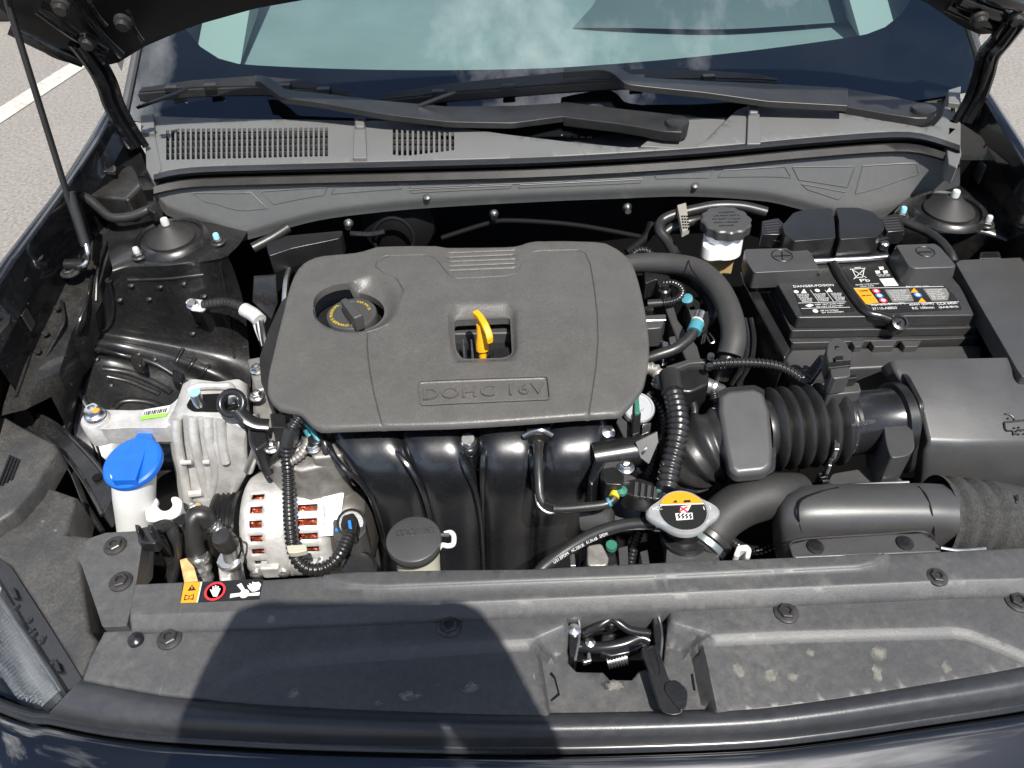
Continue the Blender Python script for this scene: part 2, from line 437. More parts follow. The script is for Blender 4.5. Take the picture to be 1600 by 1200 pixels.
M_DUSTY = mat('dusty_bay_paint', (0.010, 0.010, 0.010), 0.28, coat=.4, dust=0.5, dustcol=(0.11, 0.10, 0.085), dscale=24, spots=0.4, rvar=0.1)
M_PLAST = mat('grey_plastic', (0.058, 0.056, 0.054), 0.46, bump=0.35, bscale=500, dust=0.2, dscale=18)
M_COVER = mat('engine_cover_plastic', (0.066, 0.064, 0.061), 0.38, bump=0.6, bscale=480, dust=0.26, dustcol=(0.20, 0.19, 0.175), dscale=26, var=0.09, vscale=420, rvar=.06)
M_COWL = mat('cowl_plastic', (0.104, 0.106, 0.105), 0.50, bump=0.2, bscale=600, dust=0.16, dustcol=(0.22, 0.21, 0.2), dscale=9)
M_COWLF = mat('cowl_plastic_shaded', (0.064, 0.065, 0.065), 0.46, bump=0.2, bscale=600, dust=0.2, dustcol=(0.18, 0.175, 0.165), dscale=8)  # cowl plastic darkened: shade of the steep front face put into the colour
M_STRIP = mat('front_trim_plastic', (0.044, 0.0445, 0.046), 0.44, bump=0.22, bscale=520, dust=0.42, dustcol=(0.16, 0.155, 0.14), dscale=7, spots=0.4, streak=0.25, var=0.14, vscale=420, rvar=.06)
M_LIP = mat('lip_rubber', (0.022, 0.0235, 0.027), 0.34, bump=0.2, bscale=500, dust=0.15, dustcol=(0.18, 0.18, 0.18), dscale=7)
M_BLK = mat('black_plastic', (0.008, 0.008, 0.0085), 0.30, spec=.65, bump=0.12, bscale=500, dust=0.10, dustcol=(0.15, 0.14, 0.125), dscale=34)
M_BLKM = mat('black_plastic_matte', (0.038, 0.038, 0.0385), 0.38, spec=.6, bump=0.12, bscale=700, dust=0.16, dustcol=(0.17, 0.16, 0.145), dscale=26, rvar=.05)
M_GLOSS = mat('black_gloss_plastic', (0.009, 0.0095, 0.011), 0.24, spec=0.55, rvar=0.06, dust=0.05, dscale=20)
M_MANI = mat('manifold_plastic', (0.0055, 0.006, 0.0075), 0.26, spec=0.9, rvar=0.08, bump=0.10, bscale=120, dust=0.06, dscale=26, dustcol=(0.16, 0.16, 0.16))
M_RUB = mat('rubber', (0.0125, 0.0125, 0.0125), 0.37, spec=.6, bump=0.2, bscale=500, dust=0.15, dustcol=(0.14, 0.13, 0.12), dscale=34)
M_FOAM = mat('foam_hose', (0.026, 0.0256, 0.025), 0.62, bump=0.5, bscale=420, dust=0.15, dustcol=(0.16, 0.15, 0.14), dscale=20)
M_FELT = mat('felt', (0.022, 0.022, 0.022), 0.95, bump=1.0, bscale=420, var=0.5, vscale=500, dust=0.35, dustcol=(0.15, 0.147, 0.14), dscale=160)
M_CONV = mat('corrugated_conduit', (0.009, 0.009, 0.0095), 0.30, spec=.6, dust=0.10, dustcol=(0.2, 0.18, 0.15), dscale=40)
M_ALU = mat('cast_aluminium', (0.50, 0.492, 0.475), 0.46, metal=0.5, bump=0.9, bscale=240, var=0.22, vscale=50, dust=0.35, dustcol=(0.22, 0.20, 0.17), dscale=34, rvar=0.1)
M_ALUB = mat('machined_aluminium', (0.50, 0.50, 0.49), 0.30, metal=0.9, bump=0.2, bscale=300, var=0.2)
M_STEEL = mat('zinc_steel', (0.62, 0.63, 0.63), 0.30, metal=1.0, var=0.12, vscale=120, rvar=0.08)
M_BOLT = mat('black_bolt', (0.022, 0.022, 0.023), 0.34, metal=0.3, dust=0.4, dustcol=(0.22, 0.2, 0.17), dscale=50)
M_WHITE = mat('white_cap', (0.40, 0.41, 0.40), 0.45, var=0.1, vscale=90)
M_NECK = mat('washer_neck_plastic', (0.56, 0.56, 0.545), 0.42, sss=0.25, var=0.03)
M_CREAM = mat('reservoir_plastic', (0.50, 0.49, 0.39), 0.42, sss=0.25, var=0.04)
M_BLUE = mat('blue_cap', (0.005, 0.095, 0.44), 0.36, bump=0.15, bscale=400, var=0.08, dust=.12, dustcol=(.1, .15, .25), dscale=30)
M_YEL = mat('yellow_handle', (0.60, 0.29, 0.008), 0.38, bump=0.15, bscale=300, var=0.06)
M_YTXT = mat('yellow_print', (0.46, 0.35, 0.02), 0.6)
M_WTXT = mat('white_print', (0.48, 0.48, 0.465), 0.6)
M_ORNG = mat('orange_print', (0.62, 0.235, 0.010), 0.5)
M_RED = mat('red_print', (0.62, 0.025, 0.035), 0.5)
M_BPRT = mat('blue_print', (0.02, 0.16, 0.55), 0.5)
M_PRTB = mat('black_print', (0.010, 0.010, 0.010), 0.45)
M_LABW = mat('label_white', (0.52, 0.52, 0.51), 0.5, var=0.05)
M_LABG = mat('label_green', (0.20, 0.52, 0.05), 0.5)
M_TEAL = mat('teal_tape', (0.045, 0.19, 0.23), 0.45)
M_GRNP = mat('green_paint_mark', (0.025, 0.13, 0.09), 0.5)
M_COPPER = mat('copper_winding', (0.34, 0.075, 0.04), 0.35, metal=0.7, bump=1.0, bscale=200, var=0.6, vscale=260)
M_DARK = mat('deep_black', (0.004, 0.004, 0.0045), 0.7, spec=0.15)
M_TRIM = mat('light_interior_trim', (0.36, 0.385, 0.37), 0.7)

# ------------------------------------------------------------------ ground and parking line
def plane(name, x0, x1, y0, y1, z, m):
    o = mesh(name, [(x0, y0, z), (x1, y0, z), (x1, y1, z), (x0, y1, z)], [[0, 1, 2, 3]], m); return o
tag(plane('ground', -60, 60, -60, 60, 0.0, M_ASPH), kind='structure')
ln = [U(-60, 205, .004), U(-60, 232, .004), U(145, 97, .004), U(118, 93, .004)]
tag(mesh('parking_line', ln, [[0, 1, 2, 3]], M_LINE), kind='structure')

# ------------------------------------------------------------------ a parked car across the lane (its rear corner shows at the left edge)
def parked_car():
    t = thing('parked_car', 'dark parked car beyond the white line at the top left', 'car', (-4.3, 5.6, 0))
    prof = [(-2.2, .30), (-2.25, .62), (-2.05, .86), (-1.5, .95), (-.75, 1.38), (.55, 1.40), (1.25, .98), (2.05, .82), (2.2, .6), (2.15, .28)]
    rows = []
    for dy, k in ((-.88, .93), (-.80, 1.0), (.80, 1.0), (.88, .93)):
        rows.append([Vector((-4.3+x*(.98 if k < 1 else 1), 5.6+dy*(1 if z < .95 else .82), .3+(z-.3)*k)) for x, z in prof])
    loft('body', rows, M_PAINT, t, n=40, close=True)
    for sx in (-1.35, 1.35):
        for sy in (-.80, .80):
            w = lathe('wheel', [(.0, -.10), (.27, -.10), (.32, -.07), (.32, .07), (.27, .10), (.0, .10)], (-4.3+sx, 5.6+sy, .32), M_RUB, t, axis=(0, 1, 0))
            lathe('rim', [(.0, -.115), (.19, -.112), (.22, -.095)], (-4.3+sx, 5.6+sy, .32), M_STEEL, w, axis=(0, 1, 0) if sy < 0 else (0, -1, 0))
parked_car()

# ------------------------------------------------------------------ car body round the engine bay
body = thing('car_body', 'glossy black car body round the open engine bay, with fenders, inner aprons and strut towers', 'car', (0, .8, 0))
def px(rows, **k): return [[U(*p) for p in r] for r in rows]
# fenders with their bolted flanges; the outer skin drops straight down behind the crest
def fender(crest, inner, flange, sgn):
    c = [U(*p) for p in crest]; i_ = [U(*p) for p in inner]; f = [U(*p) for p in flange]
    xe = abs(c[-1].x)
    if sgn > 0: c += [Vector((sgn*(xe-.01), .50, .86)), Vector((sgn*(xe-.05), .40, .82))]; i_ += [Vector((sgn*(xe-.028), .50, .86)), Vector((sgn*(xe-.068), .41, .82))]; f += [Vector((sgn*(xe-.08), .51, .84)), Vector((sgn*(xe-.11), .42, .80))]
    up = [p+Vector((0, 0, .004)) for p in [a.lerp(b, .5) for a, b in zip(c, i_)]]
    rows = [[p+Vector((sgn*.05, 0, -.45)) for p in c], [p+Vector((sgn*.045, 0, -.16)) for p in c], [p+Vector((sgn*.02, 0, -.045)) for p in c], [p+Vector((sgn*.005, 0, -.008)) for p in c], c, up, i_,
            [p+Vector((0, 0, -.016)) for p in i_], [p+Vector((0, 0, .002)) for p in f], f, [p+Vector((0, 0, -.02)) for p in f], [p+Vector((-sgn*.0, 0, -.12)) for p in f]]
    return loft('fender', rows, M_PAINT, body, n=48, smooth=50)
fender([(178, 150, 1.0), (140, 215, .985), (86, 300, .965), (6, 402, .945), (-95, 545, .91)], [(189, 158, 1.0), (154, 224, .985), (100, 306, .965), (24, 410, .945), (-72, 555, .91)],
       [(207, 205, .968), (174, 266, .952), (126, 320, .934), (78, 402, .913), (-5, 568, .885)], -1)
fender([(1530, 118, 1.0), (1584, 200, .985), (1662, 320, .96), (1780, 520, .92)], [(1520, 126, 1.0), (1567, 206, .985), (1642, 328, .96), (1762, 528, .92)],
       [(1506, 160, .968), (1543, 232, .952), (1604, 342, .93), (1706, 542, .89)], 1)
# left apron: long inner ledge from the cowl to the headlight
loft('apron', px([
    [(240, 250, .80), (190, 300, .80), (130, 345, .80), (100, 420, .78), (40, 560, .76), (10, 700, .74)],
    [(205, 262, .905), (175, 290, .90), (128, 345, .885), (98, 415, .87), (35, 540, .85), (0, 650, .83)],
    [(235, 285, .905), (190, 318, .90), (150, 352, .885), (118, 425, .87), (75, 535, .85), (40, 640, .83)],
    [(258, 318, .885), (205, 336, .885), (176, 372, .88), (158, 440, .865), (112, 520, .84), (80, 620, .815)],
    [(260, 336, .872), (210, 350, .872), (180, 390, .868), (160, 470, .845), (120, 545, .815), (100, 660, .77)],
    [(300, 420, .74), (250, 430, .74), (200, 480, .74), (170, 560, .72), (135, 640, .70), (120, 740, .66)]]), M_DUSTY, body, n=60)
# liner between the fender flange and the apron
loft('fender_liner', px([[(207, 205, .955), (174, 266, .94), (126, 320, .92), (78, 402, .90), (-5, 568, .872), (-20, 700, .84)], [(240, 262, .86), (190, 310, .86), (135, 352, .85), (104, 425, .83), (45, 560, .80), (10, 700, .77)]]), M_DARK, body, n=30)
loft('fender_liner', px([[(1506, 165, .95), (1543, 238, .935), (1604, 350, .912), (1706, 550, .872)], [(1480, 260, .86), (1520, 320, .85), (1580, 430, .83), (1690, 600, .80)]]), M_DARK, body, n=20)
# raised edges and seams along the left ledge
for e_ in ([(118, 322, .932), (100, 352, .925), (76, 400, .914), (48, 455, .903), (10, 532, .891)], [(104, 408, .876), (84, 450, .868), (62, 500, .86), (44, 560, .848), (24, 620, .836)], [(146, 420, .872), (136, 470, .862), (122, 510, .846), (118, 545, .80)], [(178, 352, .888), (160, 392, .884), (152, 430, .872), (150, 470, .85)], [(96, 470, .866), (100, 500, .858), (92, 520, .852), (70, 560, .842)]):
    tube('pressed_edge', [U(*p) for p in e_], .0022, M_BODY, body, n=8)
for x, y, z in ((88, 480, .868), (70, 520, .860), (58, 548, .853), (120, 400, .880), (150, 365, .888)): lathe('spot_weld', [(.0045, -.002), (.004, .0008), (0, .0012)], U(x, y, z), M_DUSTY, body, n=12)
prism('bump_stop', roundpoly([U(*p) for p in ((-8, 470, .905), (8, 462, .905), (18, 480, .905), (14, 505, .905), (0, 520, .905), (-10, 505, .905))], .004, 3), .87, M_RUB, body, .004)
prism('reinforcement', roundpoly([U(*p) for p in ((14, 455, .897), (44, 448, .897), (46, 470, .897), (36, 492, .897), (18, 496, .897))], .003, 3), .87, M_DUSTY, body, .003)
# left strut tower and wheel house, one deep drawn panel
rows_t = [
    [(168, 352, .893), (200, 326, .893), (262, 312, .893), (330, 322, .890), (392, 352, .880)],
    [(168, 372, .896), (205, 352, .899), (262, 340, .900), (322, 346, .898), (384, 366, .886)],
    [(170, 398, .896), (205, 388, .899), (262, 386, .900), (322, 378, .898), (374, 382, .886)],
    [(176, 420, .893), (206, 412, .894), (262, 411, .895), (325, 405, .893), (358, 398, .886)],
    [(172, 432, .884), (204, 421, .887), (265, 419, .888), (330, 410, .887), (358, 405, .878)],
    [(164, 452, .862), (202, 440, .866), (270, 440, .864), (335, 432, .862), (366, 424, .856)],
    [(152, 486, .826), (200, 486, .816), (278, 492, .806), (345, 488, .802), (382, 480, .796)],
    [(132, 516, .80), (196, 524, .772), (275, 538, .752), (345, 552, .735), (390, 560, .72)],
    [(120, 532, .80), (188, 536, .772), (262, 553, .752), (330, 580, .73), (392, 610, .69)],
    [(112, 548, .79), (180, 548, .765), (255, 568, .742), (318, 596, .715), (392, 640, .67)],
    [(108, 566, .775), (170, 566, .748), (245, 592, .725), (310, 620, .705), (392, 670, .66)],
    [(102, 622, .755), (165, 622, .730), (235, 650, .705), (300, 676, .688), (392, 730, .63)],
    [(96, 690, .725), (160, 692, .705), (230, 722, .678), (300, 748, .648), (392, 800, .57)],
    [(96, 785, .65), (160, 792, .635), (230, 812, .598), (300, 835, .545), (392, 880, .46)],
    [(108, 880, .50), (165, 890, .48), (235, 900, .46), (300, 905, .44), (392, 905, .42)]]
rr = [smoothpoly([U(*p) for p in r], 6, False) for r in rows_t]
cols = list(zip(*rr)); rr2 = [smoothpoly(list(c), 4, False) for c in cols]
left_tower = loft('strut_tower', list(zip(*rr2)), M_BODY, body, raw=True, smooth=60)
# right strut tower
rows_t = [
    [(1398, 330, .885), (1425, 305, .889), (1475, 286, .893), (1530, 290, .893), (1575, 310, .89), (1625, 335, .885)],
    [(1396, 345, .888), (1428, 330, .896), (1475, 305, .899), (1528, 312, .898), (1572, 328, .893), (1625, 350, .885)],
    [(1398, 352, .888), (1432, 348, .896), (1478, 342, .899), (1528, 344, .898), (1574, 354, .893), (1625, 372, .885)],
    [(1402, 362, .882), (1438, 360, .889), (1480, 360, .891), (1530, 361, .891), (1575, 374, .886), (1625, 392, .878)],
    [(1406, 374, .870), (1440, 371, .878), (1482, 371, .881), (1532, 371, .881), (1578, 385, .876), (1625, 402, .868)],
    [(1410, 396, .846), (1440, 392, .853), (1484, 392, .856), (1534, 392, .856), (1580, 405, .851), (1625, 420, .845)],
    [(1412, 470, .76), (1440, 470, .76), (1484, 470, .76), (1534, 470, .76), (1580, 480, .76), (1625, 490, .76)],
    [(1412, 640, .56), (1440, 640, .56), (1484, 640, .56), (1534, 640, .56), (1580, 650, .56), (1625, 660, .56)]]
rr = [smoothpoly([U(*p) for p in r], 6, False) for r in rows_t]
cols = list(zip(*rr)); rr2 = [smoothpoly(list(c), 4, False) for c in cols]
loft('strut_tower', list(zip(*rr2)), M_BODY, body, raw=True, smooth=60)
# right apron behind the tower, reaching the hinge
loft('apron', px([
    [(1500, 215, .90), (1540, 250, .90), (1600, 330, .89), (1680, 450, .87)],
    [(1488, 300, .88), (1530, 280, .88), (1590, 330, .88), (1660, 450, .87)],
    [(1470, 318, .87), (1530, 300, .87), (1580, 345, .87), (1640, 460, .85)]]), M_DUSTY, body, n=20)
# firewall, inner side walls and undertray close the bay from below
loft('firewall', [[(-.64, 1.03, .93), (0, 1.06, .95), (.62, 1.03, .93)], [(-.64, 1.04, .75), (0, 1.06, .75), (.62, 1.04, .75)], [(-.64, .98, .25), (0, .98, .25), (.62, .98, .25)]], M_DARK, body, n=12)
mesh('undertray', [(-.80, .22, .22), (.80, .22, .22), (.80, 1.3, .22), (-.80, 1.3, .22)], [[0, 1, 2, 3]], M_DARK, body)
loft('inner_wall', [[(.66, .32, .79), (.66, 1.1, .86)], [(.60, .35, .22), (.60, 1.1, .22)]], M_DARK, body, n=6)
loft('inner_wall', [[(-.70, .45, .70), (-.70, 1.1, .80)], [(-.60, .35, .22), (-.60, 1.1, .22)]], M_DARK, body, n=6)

# pressings, welds and seams on the left tower and wheel house
for q, r_ in (([(160, 576), (200, 582), (240, 598), (268, 614)], .0055), ([(168, 588), (205, 597), (250, 616)], .0045), ([(122, 548), (150, 546), (200, 558), (240, 568), (275, 588)], .0045), ([(112, 590), (125, 615), (140, 640), (165, 650)], .006), ([(178, 640), (190, 628), (215, 626), (245, 632), (262, 645)], .0055),
              ([(275, 566), (286, 545)], .0035), ([(292, 580), (305, 560)], .0035), ([(312, 590), (327, 570)], .0035), ([(168, 432), (176, 470), (172, 505), (150, 525)], .0045), ([(200, 438), (260, 436), (318, 430)], .003), ([(345, 412), (352, 450), (360, 500), (366, 560)], .0022), ([(130, 660), (150, 700), (160, 740)], .004)):
    P = on_surface(left_tower, smoothpoly([Vector((*p, 0)) for p in q], 4, False), -.0012)
    if len(P) > 2: tube('pressed_bead', P, r_, M_BODY, body, n=10, raw=True)
for x, y in ((204, 445), (249, 447), (286, 442), (186, 468), (232, 466), (318, 462), (172, 600), (182, 660), (305, 480), (300, 520), (240, 560), (215, 552), (150, 560), (126, 570)):
    P = on_surface(left_tower, [(x, y)], -.001)
    if P: lathe('spot_weld', [(.0055, -.002), (.0048, .001), (.002, .002), (0, .0022)], P[0], M_BODY, body, axis=(0, -.4, 1), n=14)
for x, y in ((171, 598), (310, 506)):
    P = on_surface(left_tower, [(x, y)], .0006)
    if P: lathe('drain_hole', [(.0042, 0), (.0042, .0006), (0, .0006)], P[0], M_DARK, body, axis=(0, -.5, 1), n=14)
# welded box rails running to the headlight
ra = [U(*p) for p in ((60, 648, .795), (86, 662, .793), (112, 684, .79), (150, 724, .785), (182, 768, .78))]; rb2 = [U(*p) for p in ((46, 668, .793), (74, 684, .79), (98, 706, .787), (132, 752, .782), (160, 805, .776))]
# ------------------------------------------------------------------ windshield surface
def ws_pt(x, t, off=0.0):
    k = (x/0.70)**2
    return Vector((x, 1.185+.085*k+t-.5*off, .968+.012*k+.56*t+.866*off))
def WS(px_, py_, off=0.0):
    d = ray(px_, py_); lo, hi = .8, 4.0
    def g(s):
        p = CAM+d*s; k = (p.x/.70)**2; t = p.y+.5*off-1.185-.085*k; return p.z-(.968+.012*k+.56*t+.866*off)
    for _ in range(50):
        mid = (lo+hi)/2
        if g(mid) > 0: lo = mid
        else: hi = mid
    return CAM+d*lo
def ribbon(name, A, B, thick, m, parent=None, n=30, bevel=0.0012, smooth=40):
    """a bar between two edge lines (world points), with thickness downward"""
    A, B = resample(A, n), resample(B, n); dz = Vector((0, 0, -thick))
    v = A+B+[p+dz for p in B]+[p+dz for p in A]; f = []
    for r in range(4):
        q = (r+1) % 4
        for k in range(n-1): f.append([r*n+k, r*n+k+1, q*n+k+1, q*n+k])
    f.append([0, n, 2*n, 3*n]); f.append([n-1, 4*n-1, 3*n-1, 2*n-1])
    return mesh(name, v, f, m, parent, bevel, smooth)

# glass material: a coated thin pane (fresnel reflection over a tinted see-through body)
mg = bpy.data.materials.new('windshield_glass'); mg.use_nodes = True; t = mg.node_tree; t.nodes.clear()
o_ = t.nodes.new('ShaderNodeOutputMaterial'); mxs = t.nodes.new('ShaderNodeMixShader'); tr = t.nodes.new('ShaderNodeBsdfTransparent'); gl = t.nodes.new('ShaderNodeBsdfGlossy'); fr = t.nodes.new('ShaderNodeFresnel')
tr.inputs[0].default_value = (0.60, 0.73, 0.73, 1); gl.inputs['Roughness'].default_value = 0.01; fr.inputs[0].default_value = 2.0
df = t.nodes.new('ShaderNodeBsdfDiffuse'); df.inputs[0].default_value = (.75, .78, .78, 1); m2_ = t.nodes.new('ShaderNodeMixShader'); dn = t.nodes.new('ShaderNodeTexNoise'); dn.inputs['Scale'].default_value = 7.0; dn.inputs['Detail'].default_value = 8.0
dtc = t.nodes.new('ShaderNodeTexCoord'); dmr = t.nodes.new('ShaderNodeMapRange'); dmr.inputs[1].default_value = .3; dmr.inputs[2].default_value = .75; dmr.inputs[3].default_value = .0; dmr.inputs[4].default_value = .007     # dust film on the pane
t.links.new(dtc.outputs['Object'], dn.inputs['Vector']); t.links.new(dn.outputs['Fac'], dmr.inputs[0]); t.links.new(dmr.outputs[0], m2_.inputs[0])
t.links.new(tr.outputs[0], m2_.inputs[1]); t.links.new(df.outputs[0], m2_.inputs[2])
t.links.new(fr.outputs[0], mxs.inputs[0]); t.links.new(m2_.outputs[0], mxs.inputs[1]); t.links.new(gl.outputs[0], mxs.inputs[2]); t.links.new(mxs.outputs[0], o_.inputs[0])
M_FRIT = mat('frit_black', (0.004, 0.005, 0.008), 0.3, coat=0.0, spec=0.1)
M_DASH = mat('dashboard_vinyl', (0.25, 0.275, 0.27), 0.7, bump=0.3, bscale=300, var=0.1, vscale=8)  # dark grey vinyl lightened, glare on the glass put into its colour
M_DASHD = mat('dashboard_dark', (0.12, 0.137, 0.145), 0.6)
ws = thing('windshield', 'curved windshield with black border band above the wipers', 'windshield', (0, 1.19, .96))
xs = np.linspace(-.70, .70, 41)
loft('glass_pane', [[ws_pt(x*(1-.10*t_), t_, .0025) for x in xs] for t_ in np.linspace(-.05, .95, 24)], mg, ws, raw=True, smooth=80)
def tb(x):   # top of the black border along the foot
    return .062+.085*max(0, (abs(x)-.50)/.15)**2.6+.02*(x > 0)*x
loft('frit_band', [[ws_pt(x*(1-.10*t_), t_) for x, t_ in [(x, -.05+(min(tb(x), .40)+.05)*s) for x in xs]] for s in np.linspace(0, 1, 8)], M_FRIT, ws, raw=True, smooth=80)
for sg in (-1, 1):
    loft('frit_side', [[ws_pt(sg*(.70-w)*(1-.10*t_), t_) for t_ in np.linspace(.12, .95, 12)] for w in (0, .05, .085)], M_FRIT, ws, raw=True, smooth=80)
for sg in (-1, 1):
    tube('edge_moulding', [ws_pt(sg*.705*(1-.10*t_), t_, .004) for t_ in np.linspace(-.04, .9, 10)], .0065, M_BLKM, ws, n=8)
    ap = [ws_pt(sg*.72*(1-.10*t_), t_, .0) for t_ in np.linspace(.05, .9, 10)]
    loft('roof_pillar', [[p+Vector((sg*.0, 0, .006)) for p in ap], [p+Vector((sg*.04, .04, .0)) for p in ap], [p+Vector((sg*.06, .09, -.05)) for p in ap]], M_PAINT, ws, n=20)
# interior seen through the glass
dash = thing('dashboard', 'dashboard seen through the windshield, glare put into its pale colour, with speaker grille and vent line', 'dashboard', (0, 1.6, .90))
loft('dash_top', [[(-.66, 1.29, .955), (0, 1.235, .94), (.66, 1.29, .955)], [(-.66, 1.40, .972), (0, 1.36, .965), (.66, 1.40, .972)], [(-.66, 1.75, .985), (0, 1.72, .985), (.66, 1.75, .985)], [(-.66, 2.0, .93), (0, 2.0, .93), (.66, 2.0, .93)], [(-.66, 2.3, .55), (0, 2.3, .55), (.66, 2.3, .55)]], M_DASH, dash, n=24)
loft('vent_slot', [[(-.45, 1.315, .966), (0, 1.282, .955), (.45, 1.315, .966)], [(-.45, 1.335, .969), (0, 1.302, .9585), (.45, 1.335, .969)]], M_DASHD, dash, n=24)
loft('shaded_instrument_hood', [smoothpoly([Vector(p) for p in r], 6, False) for r in ([(.05, 1.50, .975), (.15, 1.47, .982), (.32, 1.44, .984), (.50, 1.45, .984), (.62, 1.47, .98)], [(.09, 1.55, .995), (.17, 1.52, 1.01), (.34, 1.49, 1.015), (.50, 1.50, 1.012), (.62, 1.52, 1.0)], [(.12, 1.62, 1.01), (.20, 1.60, 1.03), (.34, 1.58, 1.038), (.50, 1.59, 1.03), (.62, 1.60, 1.01)], [(.12, 1.85, 1.03), (.20, 1.85, 1.05), (.36, 1.85, 1.055), (.50, 1.85, 1.05), (.62, 1.85, 1.03)])], M_DASHD, dash, n=30, smooth=80)  # hood enlarged and darkened to stand for shade over the right of the dash
loft('pale_strip', [[(-.60, 1.352, .9705), (0, 1.316, .9605), (.62, 1.352, .9705)], [(-.60, 1.358, .9715), (0, 1.322, .9615), (.62, 1.358, .9715)]], M_TRIM, dash, n=24)  # thin pale line along the front of the dash
for sg in (-1, 1):
    loft('pillar_trim', [[(sg*.62, 1.33, .975), (sg*.60, 1.55, 1.10), (sg*.57, 1.95, 1.36)], [(sg*.54, 1.36, .985), (sg*.52, 1.60, 1.12), (sg*.50, 2.0, 1.38)], [(sg*.56, 1.60, .99), (sg*.56, 1.8, 1.1), (sg*.54, 2.1, 1.36)]], M_TRIM, dash, n=14)
    loft('door_panel', [[(sg*.68, 1.35, 1.0), (sg*.68, 2.6, 1.0)], [(sg*.70, 1.35, .5), (sg*.70, 2.6, .5)]], M_TRIM, dash, n=4)
bx_ = boxw('seat_back', (-.52, 2.5, .4), (-.12, 2.65, 1.2), M_DASHD, dash, .04)
bx_ = boxw('seat_back', (.12, 2.5, .4), (.52, 2.65, 1.2), M_DASHD, dash, .04)

# ------------------------------------------------------------------ cowl
cowl = thing('cowl_panel', 'grey plastic cowl panel with slotted air grilles below the windshield', 'cowl', (0, 1.0, .92))
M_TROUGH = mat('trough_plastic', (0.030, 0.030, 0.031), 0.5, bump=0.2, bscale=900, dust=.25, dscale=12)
CZ = .960
slots = []
k = 0
for x in np.arange(262, 516, 8.0):
    f_ = (x-258)/257; y0 = 201-2*f_ if x > 270 else 203; y1 = 250-6*f_
    slots.append((x, y0, y1, 2.5))
for i, x in enumerate(np.arange(616, 711, 8.3)):
    y0 = 199.5+.65*i; y1 = [242, 243, 243, 243, 242, 241, 240, 239, 238, 237, 236, 235][min(i, 11)]; slots.append((x, y0, y1, 2.4))
holes = [roundpoly([U(x-w, y0, CZ).xy, U(x+w, y0, CZ).xy, U(x+w, y1, CZ).xy, U(x-w, y1, CZ).xy], .0018, 2) for x, y0, y1, w in slots]
outl = [(224, 180), (340, 184), (480, 186), (560, 188), (640, 187), (700, 196), (800, 210), (900, 222), (1000, 231), (1085, 228), (1105, 216), (1130, 190), (1150, 171), (1170, 164), (1200, 164), (1290, 172), (1380, 186), (1440, 198), (1458, 196), (1472, 180), (1480, 150), (1500, 134),
        (1503, 160), (1502, 226), (1440, 209), (1380, 206), (1250, 216), (1075, 232), (850, 245), (650, 251), (450, 256), (300, 262), (238, 275), (232, 230)]
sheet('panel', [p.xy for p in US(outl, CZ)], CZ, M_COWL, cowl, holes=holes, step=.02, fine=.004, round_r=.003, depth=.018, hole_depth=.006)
for y in (212, 222, 232, 241):   # crossbars under the slots
    bar('crossbar', U(256, y+2, CZ-.009), U(520, y-3, CZ-.009), .0028, .006, M_BLKM, cowl, 0)
for y in (211, 221, 231):
    bar('crossbar', U(610, y, CZ-.009), U(712, y+1, CZ-.009), .0028, .006, M_BLKM, cowl, 0)
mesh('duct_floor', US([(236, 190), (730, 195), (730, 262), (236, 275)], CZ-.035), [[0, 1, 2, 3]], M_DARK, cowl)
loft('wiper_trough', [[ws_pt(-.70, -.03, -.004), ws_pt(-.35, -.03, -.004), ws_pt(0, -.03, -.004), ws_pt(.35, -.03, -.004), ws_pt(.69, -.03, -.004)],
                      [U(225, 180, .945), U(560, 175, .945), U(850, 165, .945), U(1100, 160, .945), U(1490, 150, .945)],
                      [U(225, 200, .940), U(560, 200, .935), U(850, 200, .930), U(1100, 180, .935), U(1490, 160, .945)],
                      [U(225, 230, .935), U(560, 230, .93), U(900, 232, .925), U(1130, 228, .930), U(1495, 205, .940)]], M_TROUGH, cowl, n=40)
prism('trough_cover', US([(1000, 228), (1030, 205), (1040, 175), (1060, 166), (1150, 164), (1135, 185), (1105, 216), (1088, 232)], .950), .93, M_COWL, cowl, .002)
for r_ in range(3):
    for c_ in range(16): bar('trough_grille_bar', U(752+c_*11, 190+r_*9+c_*.4, .934), U(760+c_*11, 190+r_*9+c_*.4, .934), .003, .003, M_BLKM, cowl, 0)
# seal and front apron
Lx = [(238, 273), (300, 262), (450, 257), (650, 252), (850, 246), (1075, 233), (1250, 217), (1380, 207), (1440, 209), (1502, 228)]
LIPL = [(240, 296), (262, 320), (330, 342), (372, 360), (420, 348), (500, 327), (600, 314), (700, 306), (850, 298), (950, 294), (1075, 290), (1190, 297), (1250, 310), (1310, 325), (1345, 329), (1390, 322), (1440, 305), (1500, 286)]
def yat(tab, x):
    return float(np.interp(x, [p[0] for p in tab], [p[1] for p in tab]))
XS = list(np.linspace(240, 1500, 64))
def smy(tab):
    sp = smoothpoly([Vector((a, b, 0)) for a, b in tab], 8, False); return [(p.x, p.y) for p in sp]
Ls, LIPs = smy(Lx), smy(LIPL)
def crow(dy, z): return [U(x, yat(Ls, x)+dy, z) for x in XS]
loft('seal', [crow(-2, .955), crow(0, .962), crow(4, .966), crow(8, .966), crow(12, .960), crow(14, .950), crow(15, .947), crow(17, .953), crow(19, .957), crow(30, .951), crow(33, .947), crow(34, .940)], M_RUB, cowl, raw=True, smooth=50)
def face_pt(x, s):
    y0 = yat(Ls, x)+33; y1 = yat(LIPs, x); return U(x, y0+(y1-y0)*s, .944-s*(y1-y0)*.00084)
rows = [[face_pt(x, s) for x in XS] for s in np.linspace(0, 1, 9)]
